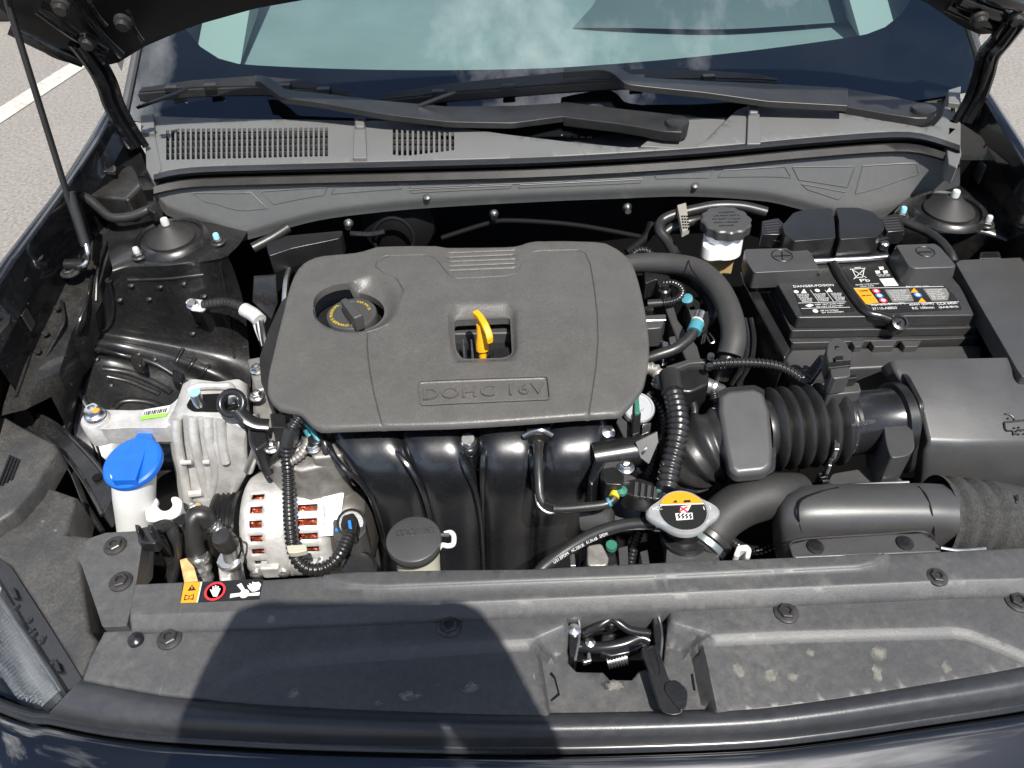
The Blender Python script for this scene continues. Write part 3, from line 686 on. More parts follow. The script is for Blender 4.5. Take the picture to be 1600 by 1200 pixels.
rows.append([p+Vector((0, -.001, -.004)) for p in rows[-1]]); zl = [p.z for p in rows[-1]]; rows.append([U(x, yat(LIPs, x)+9, z-.006) for x, z in zip(XS, zl)]); rows.append([U(x, yat(LIPs, x)+17, z-.015) for x, z in zip(XS, zl)]); rows.append([p+Vector((0, .006, -.002)) for p in rows[-1]])
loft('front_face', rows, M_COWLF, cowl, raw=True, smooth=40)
def rib(xa, sa, xb, sb, xc=None, sc_=None):
    pts = [(xa, sa), (xb, sb)]+([(xc, sc_)] if xc else [])
    P = []
    for (a, b), (c, d) in zip(pts, pts[1:]): P += [face_pt(a+(c-a)*q/8, b+(d-b)*q/8)+Vector((0, -.0003, .0005)) for q in range(8 if (c, d) != pts[-1] else 9)]
    tube('rib', P, .0013, M_COWL, cowl, n=6, raw=True)
def rib_panel(q, r_=.0009):
    P = []
    for (a, b), (c, d) in zip(q, q[1:]+q[:1]): P += [face_pt(a+(c-a)*k/6, b+(d-b)*k/6)+Vector((0, -.0002, .0003)) for k in range(6)]
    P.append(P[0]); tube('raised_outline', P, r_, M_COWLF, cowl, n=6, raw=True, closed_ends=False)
for q in ([(300, .18), (392, .14), (418, .60), (318, .46)], [(408, .14), (512, .12), (506, .44), (428, .52)], [(522, .12), (622, .11), (628, .36), (518, .42)], [(638, .12), (738, .11), (732, .34), (642, .36)], [(640, .46), (800, .44), (796, .66), (644, .66)], [(752, .12), (890, .11), (884, .33), (748, .34)], [(904, .12), (1008, .12), (1002, .34), (900, .34)], [(812, .45), (1004, .44), (1000, .70), (810, .68)],
          [(1022, .16), (1116, .15), (1106, .52), (1026, .46)], [(1130, .16), (1226, .17), (1236, .48), (1122, .50)], [(1238, .18), (1336, .20), (1324, .58), (1248, .52)], [(1348, .20), (1432, .22), (1436, .48), (1336, .70)], [(1252, .62), (1322, .68), (1310, .84), (1262, .74)]):
    rib_panel(q)
# end brackets of the cowl
prism('end_bracket', US([(219, 180), (240, 178), (241, 208), (220, 207)], .968), .94, M_COWL, cowl, .0015)
prism('end_wall', US([(226, 207), (242, 210), (252, 262), (240, 285), (228, 262)], .962), .925, M_COWL, cowl, .002)
prism('end_bracket', US([(1482, 140), (1502, 134), (1500, 162), (1482, 160)], .968), .94, M_COWL, cowl, .0015)
prism('end_wall', US([(1478, 222), (1484, 165), (1494, 168), (1503, 240), (1496, 262), (1482, 255)], .960), .935, M_COWL, cowl, .002)
# two moulded clip ridges
for (x, y0, y1) in ((562, 182, 246), (1178, 160, 224)):
    prism('clip_ridge', US([(x-9, y0+12), (x+9, y0+12), (x+11, y1), (x-11, y1)], CZ+.006), CZ-.004, M_COWL, cowl, .002)
    prism('clip_head', US([(x-9, y0), (x+8, y0), (x+7, y0+15), (x-7, y0+15)], CZ+.012), CZ, M_COWL, cowl, .003)
for (x, y) in ((667, 309), (1086, 293)): lathe('rivet', [(.006, 0), (.006, .0015), (.003, .003)], face_pt(x, .97), M_BLKM, cowl, axis=(0, -.5, 1), n=14)

# ------------------------------------------------------------------ wipers
def ws_line(pts, off): return [WS(p[0], p[1], off) for p in pts]
def wiper(label, arm_top, arm_bot, joint_top, joint_bot, zs, cap, blade_t, blade_b, brace):
    t = thing('wiper', label, 'wiper', US([cap], .96)[0], 'windshield wipers')
    a = [U(p[0], p[1], z) for p, z in zip(arm_top, zs)]; b = [U(p[0], p[1], z) for p, z in zip(arm_bot, zs)]
    ribbon('arm', a, b, .010, M_RUB, t, n=50, bevel=.0012)
    ribbon('arm_head', US(joint_top, .972), US(joint_bot, .972), .016, M_RUB, t, n=16, bevel=.002)
    lathe('pivot_cap', [(.017, -.02), (.018, .0), (.017, .003), (.012, .0045), (0, .005)], U(cap[0], cap[1], .975), M_RUB, t, n=28)
    ribbon('blade_spine', ws_line(blade_t, .016), ws_line(blade_b, .014), .008, M_BLK, t, n=40, bevel=.001)
    low = ws_line([(p[0], p[1]+1.5) for p in blade_b], .012); 
    ribbon('blade_rubber', low, [p+Vector((0, -.004, -.001)) for p in low], .012, M_RUB, t, n=40, bevel=.0006)
    n = len(blade_b)
    for q in (0.16, .33, .66, .84):
        p = resample(ws_line(blade_b, .017), 41)[int(q*40)]
        boxw('blade_clip', (p.x-.010, p.y-.006, p.z-.004), (p.x+.010, p.y+.006, p.z+.004), M_BLK, t, .001)
    tube('brace', [U(*brace[0]), U(*brace[1])], .003, M_BLK, t, n=8)
wiper('shorter wiper lying left of centre, its pivot in front of the slotted cowl',
      [(884, 160), (800, 165), (700, 166), (600, 157), (500, 145), (445, 139), (428, 125), (415, 118), (398, 117)],
      [(884, 181), (800, 192), (700, 190), (600, 178), (500, 160), (440, 152), (418, 136), (408, 128), (398, 127)], [(878, 158), (960, 168), (1050, 178), (1072, 186)], [(880, 182), (970, 193), (1040, 205), (1066, 206)],
      [.972, .975, .98, .99, 1.0, 1.005, 1.012, 1.015, 1.016], (1058, 191), [(222, 136), (300, 125), (400, 118), (480, 125), (530, 137), (562, 151)], [(216, 143), (300, 136), (400, 133), (480, 137), (530, 145), (566, 155)], ((215, 168, .98), (292, 140, 1.01)))
wiper('longer wiper right of centre, its arm running to the far right pivot',
      [(1325, 137), (1200, 130), (1100, 126), (1010, 121), (985, 116), (966, 103), (940, 101), (880, 105)],
      [(1325, 165), (1200, 158), (1100, 144), (1010, 135), (978, 131), (956, 113), (940, 109), (880, 113)], [(1318, 137), (1390, 149), (1440, 160), (1458, 170)], [(1322, 166), (1385, 177), (1430, 184), (1450, 184)],
      [.985, .99, 1.0, 1.008, 1.012, 1.018, 1.02, 1.022], (1443, 171), [(596, 147), (700, 130), (800, 120), (900, 110), (1000, 107), (1100, 109), (1180, 115), (1213, 121)], [(592, 155), (700, 143), (800, 135), (900, 127), (1000, 122), (1100, 121), (1180, 122), (1216, 125)], ((655, 165, .985), (712, 143, 1.0)))

# ------------------------------------------------------------------ hood, standing open
hood = thing('hood', 'raised black hood, its underside and hinges showing at both top corners', 'hood', (0, 1.1, 1.0))
rear = [UY(148, 106, 1.125), UY(185, 98, 1.125), UY(225, 73, 1.122), UY(300, 41, 1.12), UY(400, 13, 1.115), UY(480, -1, 1.112), (0, 1.11, 1.17), UY(1380, -22, 1.112), UY(1440, -1, 1.115), UY(1500, 40, 1.12), UY(1530, 54, 1.122), UY(1560, 52, 1.122)]
mid = [UY(75, 86, 1.105), UY(120, 70, 1.10), UY(225, 40, 1.095), UY(300, 5, 1.085), UY(400, -30, 1.075), UY(480, -50, 1.07), (0, 1.07, 1.24), UY(1380, -60, 1.07), UY(1440, -40, 1.08), UY(1500, 10, 1.09), UY(1560, 30, 1.105), UY(1610, 0, 1.105)]
m2 = [UY(8, 20, 1.07), UY(60, 0, 1.065), UY(160, -30, 1.055), UY(260, -60, 1.045), UY(400, -90, 1.04), UY(480, -110, 1.03), (0, 1.03, 1.31), UY(1380, -120, 1.03), UY(1440, -100, 1.04), UY(1540, -50, 1.055), UY(1610, -30, 1.07), UY(1680, -60, 1.07)]
f1 = [Vector((-.76, .955, 1.36)), Vector((-.5, .94, 1.42)), Vector((-.2, .93, 1.45)), Vector((0, .93, 1.46)), Vector((.2, .93, 1.45)), Vector((.5, .94, 1.42)), Vector((.76, .955, 1.36))]
f2 = [Vector((-.70, .735, 1.78)), Vector((-.4, .72, 1.84)), Vector((0, .71, 1.88)), Vector((.4, .72, 1.84)), Vector((.70, .735, 1.78))]
outer = [[Vector(p)+Vector((0, .035, .012)) for p in r] for r in (rear, mid, m2, f1, f2)]
def dense(rows):
    cols = list(zip(*[resample(r, 140) for r in rows])); return list(zip(*[smoothpoly(list(c), 10, False) for c in cols]))
loft('inner_panel', dense([rear, mid, m2, f1, f2]), mat('hood_underside', (.006, .006, .0065), .42, spec=.3), hood, raw=True, smooth=80)
loft('outer_skin', dense(outer), M_PAINT, hood, raw=True, smooth=80)
loft('hem_edge', [resample(rear, 60), resample(outer[0], 60)], M_PAINT, hood, raw=True)
for s_, e_, w in [((60, 10, 1.03), (165, 80, 1.08), .010), ((110, -10, 1.02), (190, 85, 1.075), .007), ((15, 45, 1.06), (130, 96, 1.085), .009), ((140, 0, 1.02), (165, 35, 1.05), .006), ((200, 18, 1.045), (222, 62, 1.07), .005),
                  ((1500, 0, 1.05), (1600, 35, 1.085), .009), ((1480, 10, 1.06), (1580, 50, 1.09), .007), ((1540, -10, 1.04), (1600, 10, 1.06), .008)]:
    a, b = UY(*s_), UY(*e_); tube('stiffening_rib', [a, a.lerp(b, .5)+Vector((0, -.004, 0)), b], w, M_PAINT, hood, n=10, flat=.6)
def hinge(arm, w, plate_bolts):
    P = [UY(*p) for p in arm]
    h = tube('hinge', P, [w*.8, w, w, w*.9, w*.8, w*.7, w*.6][:len(P)] if len(P) <= 7 else w, M_PAINT, hood, n=12, flat=.45, flat_up=(0, -1, .3))
    tube('hinge_flange', [p+Vector((.006 if p.x > 0 else -.006, -.012, 0)) for p in P], w*.32, M_PAINT, h, n=8)
    tube('hinge_flange', [p+Vector((-.012 if p.x > 0 else .012, -.006, 0)) for p in P], w*.28, M_PAINT, h, n=8)
hinge([(125, 62, 1.07), (152, 98, 1.085), (168, 128, 1.09), (178, 158, 1.095), (196, 192, 1.10), (218, 226, 1.10)], .019, None)
hinge([(1585, 30, 1.07), (1560, 62, 1.085), (1542, 85, 1.09), (1535, 112, 1.095), (1522, 150, 1.10), (1502, 186, 1.10)], .019, None)
for x, y, d in ((95, 10, 1.035), (137, 65, 1.065), (1530, 30, 1.06), (1587, 28, 1.075), (192, 35, 1.05)):
    lathe('hinge_bolt', [(.011, -.004), (.011, .002), (.008, .003), (.0075, .009), (0, .009)], UY(x, y, d-.012), M_BOLT, hood, axis=(0, -.9, -.45), n=12)
rod = thing('prop_rod', 'slim black hood prop rod rising from the left fender to the hood', 'prop rod', U(136, 412, .89))
tube('rod', [UY(4, -30, .97), UY(14, 10, .985), U(128, 378, .92)], .0042, M_BLK, rod, n=10, raw=True)
tube('grip_sleeve', [U(108, 300, .985), U(134, 384, .918)], .0068, M_RUB, rod, n=12)
tube('hook_end', [U(134, 380, .922), U(137, 395, .912), U(137, 405, .902), U(130, 414, .896), U(108, 416, .894)], .0040, M_STEEL, rod, n=10)
tube('pivot_sleeve', [U(104, 414, .894), U(132, 413, .894)], .0085, M_BLK, rod, n=14)
# ------------------------------------------------------------------ shared bolts
def bolt_mesh(name, r=.0085, flange=.0125, h=.006):
    bm = bmesh.new(); v = []
    def ring(rr, z, n): return [bm.verts.new((rr*math.cos(2*math.pi*k/n+.26), rr*math.sin(2*math.pi*k/n+.26), z)) for k in range(n)]
    n = 24; a = ring(flange, 0, n); b = ring(flange*.97, .0016, n); c = ring(r*1.12, .0026, n)
    for p, q in ((a, b), (b, c)):
        for k in range(n): bm.faces.new((p[k], p[(k+1) % n], q[(k+1) % n], q[k]))
    bm.faces.new(c)
    d = ring(r*1.02, .0022, 6); e = ring(r*1.0, h*.85, 6); g = ring(r*.85, h, 6); i_ = ring(r*.55, h, 6); j = ring(r*.45, h*.55, 6)
    for p, q in ((d, e), (e, g), (g, i_), (i_, j)):
        for k in range(6): bm.faces.new((p[k], p[(k+1) % 6], q[(k+1) % 6], q[k]))
    bm.faces.new(j)
    bmesh.ops.recalc_face_normals(bm, faces=bm.faces); me = bpy.data.meshes.new(name); bm.to_mesh(me); bm.free()
    me.polygons.foreach_set('use_smooth', [True]*len(me.polygons)); me.set_sharp_from_angle(angle=R(30)); return me
ME_BOLT = bolt_mesh('bolt'); ME_BOLT.materials.append(M_BOLT)
ME_NUT = bolt_mesh('nut', .008, .0105, .007); ME_NUT.materials.append(M_BOLT)
ME_SBOLT = bolt_mesh('steel_bolt', .0075, .0105, .008); ME_SBOLT.materials.append(M_STEEL)

def bolt(p, parent, me=ME_BOLT, name='bolt', s=1.0, rot=None): return inst(name, me, p, parent, rot if rot is not None else (0, 0, random.random()), (s, s, s))

# ------------------------------------------------------------------ lower front panel over the grille
PZ = .832
def XYs(pts, z): return [U(p[0], p[1], z).xy for p in pts]
gp = thing('grille_top_panel', 'dusty black plastic panel over the grille, cut out for the hood latch', 'front panel', U(800, 1040, .80))
outl = [(162, 986), (260, 980), (420, 974), (700, 961), (888, 952), (889, 1021), (902, 1034), (944, 1035), (955, 1047), (990, 1047), (1000, 1034), (1022, 1028), (1040, 1020), (1046, 946),
        (1240, 936), (1490, 924), (1600, 922), (1720, 914), (1720, 1020), (1600, 1044), (1440, 1072), (1280, 1096), (1140, 1112), (1000, 1117), (860, 1119), (600, 1111), (400, 1100), (250, 1085), (128, 1062), (140, 1028)]
pkL = XYs([(318, 1084), (345, 1062), (385, 1040), (440, 1027), (520, 1019), (700, 1006), (835, 998), (842, 1008), (868, 1165), (600, 1170), (400, 1160), (290, 1140)], PZ)
pkR = XYs([(1113, 992), (1220, 987), (1380, 983), (1490, 980), (1515, 984), (1560, 1001), (1600, 1018), (1760, 1090), (1720, 1140), (1600, 1120), (1280, 1160), (1140, 1170), (1100, 1003)], PZ)
pkC = XYs([(836, 996), (885, 975), (885, 940), (1050, 935), (1050, 972), (1112, 990), (1096, 1003), (1122, 1125), (858, 1128)], PZ)
YC_ = U(1000, 1012, PZ).y
def smst(x): x = np.clip(x, 0, 1); return x*x*(3-2*x)
def panel_h(P):
    z = -.0045*np.clip((sd(P, pkL)+.001)/.010, 0, 1)-.0045*np.clip((sd(P, pkR)+.001)/.010, 0, 1)
    dC = sd(P, pkC); z = np.minimum(z, 0); zc = -.018*np.clip(dC/np.where(P[:, 1] > YC_, .016, .004), 0, 1); z = np.where(dC > 0, np.minimum(z, zc), z)
    return z
ex = []
for poly in (pkL, pkR):
    for d in (-.0015, .0, .004, .0088, .0105): ex += densify(offset2(densify(poly, .004), d), .004)
for d in (-.001, .001, .008, .016, .018): ex += densify(offset2(densify(pkC, .004), d), .004)
sheet('panel', XYs(outl, PZ), PZ, M_STRIP, gp, hfun=panel_h, step=.010, fine=.003, round_r=.0025, depth=.02, extra=ex)
# front rolled lip
LT = smy([(128, 1060), (250, 1083), (400, 1099), (600, 1109), (860, 1116), (1140, 1109), (1280, 1094), (1440, 1069), (1600, 1040), (1740, 1008)])
LB = smy([(78, 1112), (200, 1134), (400, 1148), (600, 1155), (860, 1158), (1140, 1150), (1280, 1137), (1440, 1114), (1600, 1090), (1740, 1062)])
def lrow(s, z, dy=0):
    out = []
    for q in np.linspace(0, 1, 60):
        xa = 128+(1740-128)*q; xb = 78+(1740-78)*q
        a = (xa, yat(LT, xa)); b = (xb, yat(LB, xb)); out.append(U(a[0]+(b[0]-a[0])*s, a[1]+(b[1]-a[1])*s+dy, z))
    return out
loft('rolled_lip', [lrow(-.02, .815), lrow(0, .826), lrow(.10, .8305), lrow(.28, .834), lrow(.5, .8345), lrow(.74, .831), lrow(.9, .825), lrow(1.0, .818), lrow(1.0, .80, 14)], M_LIP, gp, raw=True, smooth=60)
bolts = [(265, 998), (702, 979), (1228, 957), (1590, 940)]
for x, y in bolts: bolt(U(x, y, PZ), gp, s=.95)
lathe('push_pin', [(.0075, 0), (.0070, .004), (.004, .0065), (0, .007)], U(213, 1001, PZ), M_GLOSS, gp, n=16)
# slots at either side of the latch floor and a moulded seam
for q in ([(862, 1050), (868, 1058), (875, 1085), (862, 1095), (860, 1094), (872, 1083), (866, 1060), (859, 1053)], [(1083, 1052), (1080, 1054), (1084, 1078), (1087, 1078)]):
    prism('slot_mark', US(q, PZ-.0165), PZ-.019, M_DARK, gp, 0)
# dried mud stains lie in the material; two larger clods sit on the panel
M_MUD = mat('dried_mud', (0.17, 0.163, 0.145), 0.95, var=.3, vscale=150)
t = M_MUD.node_tree; b_ = t.nodes['Principled BSDF']; tcn = t.nodes.new('ShaderNodeTexCoord'); vm = t.nodes.new('ShaderNodeVectorMath'); vm.operation = 'MULTIPLY_ADD'; vm.inputs[1].default_value = (1, 1, 0); vm.inputs[2].default_value = (-.5, -.5, 0); vl = t.nodes.new('ShaderNodeVectorMath'); vl.operation = 'LENGTH'
nz_ = t.nodes.new('ShaderNodeTexNoise'); nz_.inputs['Scale'].default_value = 120.0; nz_.inputs['Detail'].default_value = 6.0; ad = t.nodes.new('ShaderNodeMath'); ad.operation = 'MULTIPLY_ADD'; ad.inputs[1].default_value = -1.1; mr = t.nodes.new('ShaderNodeMapRange'); mr.inputs[1].default_value = -.10; mr.inputs[2].default_value = .30; mr.inputs[4].default_value = .7
t.links.new(tcn.outputs['Generated'], vm.inputs[0]); t.links.new(vm.outputs[0], vl.inputs[0]); t.links.new(tcn.outputs['Object'], nz_.inputs['Vector']); t.links.new(vl.outputs['Value'], ad.inputs[0]); t.links.new(nz_.outputs['Fac'], ad.inputs[2]); t.links.new(ad.outputs[0], mr.inputs[0]); t.links.new(mr.outputs[0], b_.inputs['Alpha'])
def stain(c, rx, ry, z, seed):
    rnd = random.Random(seed); pts = []
    for k in range(18):
        a = 2*math.pi*k/18; q = 1+rnd.uniform(-.28, .28); pts.append(U(c[0]+rx*q*math.cos(a), c[1]+ry*q*math.sin(a), z+.0004))
    return prism('mud_stain', pts, Vector((0, 0, -.0006)), M_MUD, gp, 0)
for i, (c, rx, ry) in enumerate([((1372, 1022), 12, 14), ((1370, 1052), 8, 18), ((1478, 1043), 8, 12), ((1237, 1058), 10, 7), ((1203, 1056), 12, 12), ((1155, 1045), 9, 14), ((1240, 1002), 7, 6), ((1265, 1020), 8, 7), ((960, 1070), 14, 9), ((838, 1058), 8, 6), ((640, 1086), 20, 9), ((735, 1075), 18, 9), ((590, 1100), 9, 6), ((460, 1085), 10, 10), ((290, 1040), 14, 9)]): stain(c, rx, ry, PZ-.0044, i)

# ------------------------------------------------------------------ upper strip over the radiator, with the warning label
SZ = .846
st = thing('radiator_cover_strip', 'long dark plastic strip over the radiator carrying the orange and red warning label', 'front panel', U(800, 930, .82))
outl = [(208, 911), (300, 907), (410, 905), (480, 901), (560, 894), (700, 891), (830, 890), (1100, 877), (1320, 868), (1480, 860), (1600, 854), (1720, 846), (1720, 914), (1600, 922), (1500, 924), (1240, 936), (1040, 945), (880, 952), (700, 960), (560, 966), (410, 973), (198, 980)]
front = XYs([(198, 980), (410, 973), (560, 966), (700, 960), (880, 952), (1040, 945), (1240, 936), (1500, 924), (1600, 922), (1720, 914)], SZ)
plate = XYs([(500, 890), (512, 908), (545, 917), (600, 919), (800, 911), (1000, 904), (1340, 888), (1366, 882), (1388, 866), (1388, 840), (500, 860)], SZ)
def strip_h(P):
    d = segdist(P, front, False); z = -.010*np.clip(1-(d-.001)/.011, 0, 1)
    return z+.0028*np.clip((sd(P, plate)+.0015)/.003, 0, 1)
ex = []
for d in (-.0015, .0, .0015, .004): ex += densify(offset2(densify(plate, .004), d), .004)
for d in (.002, .006, .011, .0125, .014):
    ex += densify([(p[0], p[1]+d) for p in front], .004, False)
sheet('strip', XYs(outl, SZ), SZ, M_STRIP, st, hfun=strip_h, step=.010, fine=.003, round_r=.003, depth=.03, extra=ex)
for x, y in ((1464, 902),): bolt(U(x, y, SZ-.001), st, s=.8)
# warning label
wl = decal('warning_label', US([(286, 911), (411, 904), (405, 936), (281, 942)], SZ+.0012), M_PRTB, st)
def q4(a, b, c, d, z): return US([a, b, c, d], z)
decal('caution_field', q4((288, 910.5), (314, 909), (307, 941), (282, 942), SZ+.0018), M_ORNG, wl, .0005)
LZ = SZ+.0022
decal('field_edge', q4((314, 909), (316, 909), (309, 941), (307, 941), LZ), M_LABW, wl, .0005)
decal('caution_sign', US([(300, 913), (306, 922), (293, 923)], LZ), M_PRTB, wl, .0004)
decal('caution_mark', US([(299.5, 915), (300.5, 915), (300.5, 920), (299, 920)], LZ+.0004), M_ORNG, wl, .0003)
decal('manual_sign', US([(289, 929), (296, 931), (303, 928), (302, 937), (294.5, 936), (287, 938)], LZ), M_PRTB, wl, .0004)
decal('manual_page', US([(290.5, 931), (295, 932), (294, 935), (289, 936)], LZ+.0004), M_ORNG, wl, .0003)
decal('manual_page', US([(296.5, 932), (301.5, 930), (300.5, 935), (295.5, 935)], LZ+.0004), M_ORNG, wl, .0003)
c = U(336, 924, LZ); rr_ = (U(352, 924, LZ)-c).length
lathe('prohibition_ring', [(rr_*.80, 0), (rr_*.80, .0005), (rr_, .0005), (rr_, 0)], c, M_RED, wl, n=32)
lathe('ring_ground', [(rr_*.80, .0002), (0, .0002)], c, M_PRTB, wl, n=32)
decal('hand_sign', US([(330, 926), (328, 921), (330, 921), (332, 923), (332, 916), (334, 916), (335, 921), (336, 914.5), (338, 914.5), (338.5, 920), (340, 915.5), (342, 916), (341, 921), (343.5, 918.5), (344.5, 920), (341, 928), (339, 932), (333, 932)], LZ+.0005), M_LABW, wl, .0004)
decal('fan_blade', US([(360, 928), (376, 926), (376, 931), (359, 934)], LZ), M_LABW, wl, .0004)
decal('fan_blade', US([(370, 914), (377, 911), (384, 923), (379, 925)], LZ), M_LABW, wl, .0004)
decal('fan_blade', US([(388, 927), (406, 925), (405, 930), (387, 931)], LZ), M_LABW, wl, .0004)
lathe('fan_hub', [(.0046, 0), (.0046, .0005), (.0026, .0005)], U(382, 928, LZ), M_LABW, wl, n=18)
decal('fan_hand_sign', US([(388, 919), (386, 914), (390, 915), (389, 911), (394, 913), (394, 909), (399, 910), (404, 909), (408, 913), (405, 921), (398, 924), (393, 924)], LZ), M_LABW, wl, .0004)

# ------------------------------------------------------------------ bumper below the lip
bp = thing('front_bumper', 'glossy black metallic bumper along the bottom of the picture', 'bumper', (0, .2, .5))
top = lrow(1.0, .806, 7); top = [Vector((-.80, .62, .78)), Vector((-.70, .42, .79)), U(-40, 1085, .80), U(20, 1108, .803), U(52, 1118, .805)]+top+[Vector((.56, .335, .80)), Vector((.66, .42, .79)), Vector((.78, .62, .78))]
def brow(dy, dz, dxk=0.0): return [p+Vector((0, dy, dz)) for p in top]
loft('trim_line', [[p+Vector((0, .006, -.004)) for p in top], [p+Vector((0, .001, .001)) for p in top], [p+Vector((0, -.003, .001)) for p in top], [p+Vector((0, -.006, -.004)) for p in top]], M_GLOSS, bp, raw=True, smooth=60)
loft('bumper_skin', [brow(-.006, -.012), brow(-.008, -.004), brow(-.011, -.0035), brow(-.02, -.0065), brow(-.035, -.0135), brow(-.055, -.0240), brow(-.08, -.040), brow(-.11, -.068), brow(-.13, -.12), brow(-.14, -.30)], M_BUMP, bp, raw=True, smooth=80)

mesh('corner_filler', US([(-120, 1050), (115, 1068), (270, 1120), (270, 1175), (-120, 1165)], .772), [[0, 1, 2, 3, 4]], M_DARK, bp)
# ------------------------------------------------------------------ headlight, bottom left
hl = thing('headlight', 'clear headlight with finely ribbed silver reflector at the bottom left corner', 'headlight', U(20, 1060, .74))
ho = loft('housing_rim', [US([(-40, 850), (16, 884), (75, 975), (130, 1064)], .800), US([(-40, 880), (2, 906), (55, 995), (108, 1078)], .798), US([(-40, 890), (-2, 912), (50, 1000), (103, 1082)], .790)], M_GLOSS, hl, n=20)
for x, y in ((20, 925), (88, 1040)): prism('rim_clip', US([(x-6, y-8), (x+2, y-8), (x+8, y+8), (x, y+9)], .804), .797, M_GLOSS, ho, .001)
rng = random.Random(5)
for i in range(7): 
    f_ = rng.random(); lathe('rim_bead', [(.004, -.001), (.003, .0015), (0, .002)], U(25+f_*60+rng.uniform(-6, 6), 940+f_*95+rng.uniform(-6, 6), .7985), M_GLOSS, ho, n=8)
M_RIBS = mat('reflector_chrome', (0.42, 0.43, 0.44), 0.20, metal=1.0)
v = []; f = []; NR = 40
for i in range(NR*2+1):
    q = i/(NR*2); a = (-30+126*q, 895+185*q); b = (-80+128*q, 935+190*q); z = .776+(.0035 if i % 2 else 0)
    v += [U(a[0], a[1], z), U(b[0], b[1], z-.002)]
for i in range(NR*2): f.append([2*i, 2*i+1, 2*i+3, 2*i+2])
mesh('ribbed_reflector', v, f, M_RIBS, hl)
tube('chrome_edge', [U(-30, 893, .785), U(96, 1080, .785)], .0022, M_STEEL, hl, n=8)
loft('reflector_step', [US([(-80, 935), (48, 1125)], .772), US([(-95, 950), (38, 1135)], .755)], mat('reflector_grey', (.25, .27, .30), .3, metal=.8), hl, n=4)
mesh('inner_bezel', US([(-95, 950), (38, 1135), (60, 1260), (-160, 1260)], .745), [[0, 1, 2, 3]], mat('bezel_blue_grey', (.06, .09, .14), .2, metal=.6), hl)
ml = bpy.data.materials.new('headlight_lens'); ml.use_nodes = True; t = ml.node_tree; t.nodes.clear()
o_ = t.nodes.new('ShaderNodeOutputMaterial'); mxs = t.nodes.new('ShaderNodeMixShader'); tr = t.nodes.new('ShaderNodeBsdfTransparent'); gl = t.nodes.new('ShaderNodeBsdfGlossy'); fr = t.nodes.new('ShaderNodeFresnel')
tr.inputs[0].default_value = (0.9, 0.93, 0.95, 1); gl.inputs['Roughness'].default_value = 0.03; fr.inputs[0].default_value = 1.6
t.links.new(fr.outputs[0], mxs.inputs[0]); t.links.new(tr.outputs[0], mxs.inputs[1]); t.links.new(gl.outputs[0], mxs.inputs[2]); t.links.new(mxs.outputs[0], o_.inputs[0])
loft('lens', [US([(-60, 880), (0, 912), (52, 1000), (104, 1084)], .796), US([(-120, 930), (-60, 960), (10, 1060), (62, 1125)], .792), US([(-180, 990), (-120, 1020), (-20, 1140), (50, 1240)], .775)], ml, hl, n=20, smooth=80)

# ------------------------------------------------------------------ hood latch
la = thing('hood_latch', 'black metal hood latch with release lever in the front panel cutout', 'latch', U(965, 1000, .74))
HZ = .812
mesh('back_plate', [U(880, 950, .828), U(1050, 943, .828), U(1050, 1030, .735), U(880, 1035, .735)], [[0, 1, 2, 3]], M_BODY, la)
mesh('floor_plate', US([(850, 1090), (1090, 1090), (1080, 1200), (860, 1200)], .70), [[0, 1, 2, 3]], M_DARK, la)
for q in ([(889, 955), (899, 957), (906, 985), (899, 1032), (890, 1020)], [(1019, 952), (1024, 950), (1034, 985), (1032, 1028), (1026, 1026), (1022, 990)]):
    prism('side_plate', US(q, .822), .78, M_GLOSS, la, .0015)
    tube('plate_edge', [U(a, b, .8225) for a, b in q[:4]], .0013, M_STEEL, la, n=6)
tube('striker_arm', [U(912, 990, .81), U(935, 978, .817), U(953, 968, .82), U(965, 972, .82), U(985, 985, .815), U(1018, 990, .81)], .0042, M_GLOSS, la, n=10)
tube('spring_arm', [U(905, 1010, .80), U(940, 1012, .803), U(975, 1006, .805), U(1000, 996, .806), U(1016, 1002, .804)], .006, M_GLOSS, la, n=10)
prism('catch', US([(940, 990), (962, 988), (958, 1010), (974, 1012), (985, 998), (1000, 988), (1018, 990), (1016, 1006), (985, 1020), (955, 1026), (936, 1020)], .806), .795, M_GLOSS, la, .0025)
lathe('rivet', [(.0085, -.01), (.0085, .002), (.006, .004), (0, .0045)], U(955, 967, .815), M_GLOSS, la, n=18)
lathe('rivet', [(.005, -.01), (.005, .002), (0, .004)], U(922, 1005, .806), M_STEEL, la, n=14)
lathe('rivet', [(.006, -.006), (.006, .002), (0, .004)], U(897, 985, .822), M_STEEL, la, n=14)
tube('coil_spring', [U(948, 1034, .792), U(980, 1026, .796)], .0075, M_STEEL, la, n=12, corr=(.0026, .0022))
prism('hook', US([(917, 1020), (922, 1018), (925, 1032), (912, 1036), (908, 1030), (917, 1030)], .806), .80, M_STEEL, la, .001)
lev = prism('release_lever', roundpoly(US([(1001, 1011), (1027, 1007), (1046, 1064), (1058, 1062), (1075, 1078), (1074, 1100), (1066, 1115), (1050, 1118), (1033, 1112), (1028, 1092)], .838), .004, 3), Vector((0, .002, -.009)), M_BLK, la, .002)
prism('finger_rest', roundpoly(US([(1040, 1066), (1056, 1061), (1074, 1080), (1074, 1098), (1065, 1112), (1048, 1092), (1038, 1076)], .8405), .003, 3), Vector((0, 0, -.004)), M_GLOSS, lev, .0015)
tube('lever_rib', [U(1011, 1014, .8385), U(1022, 1012, .8385), U(1032, 1050, .8385), U(1026, 1053, .8385), U(1014, 1018, .8385)], .0008, M_BLK, lev, n=6)

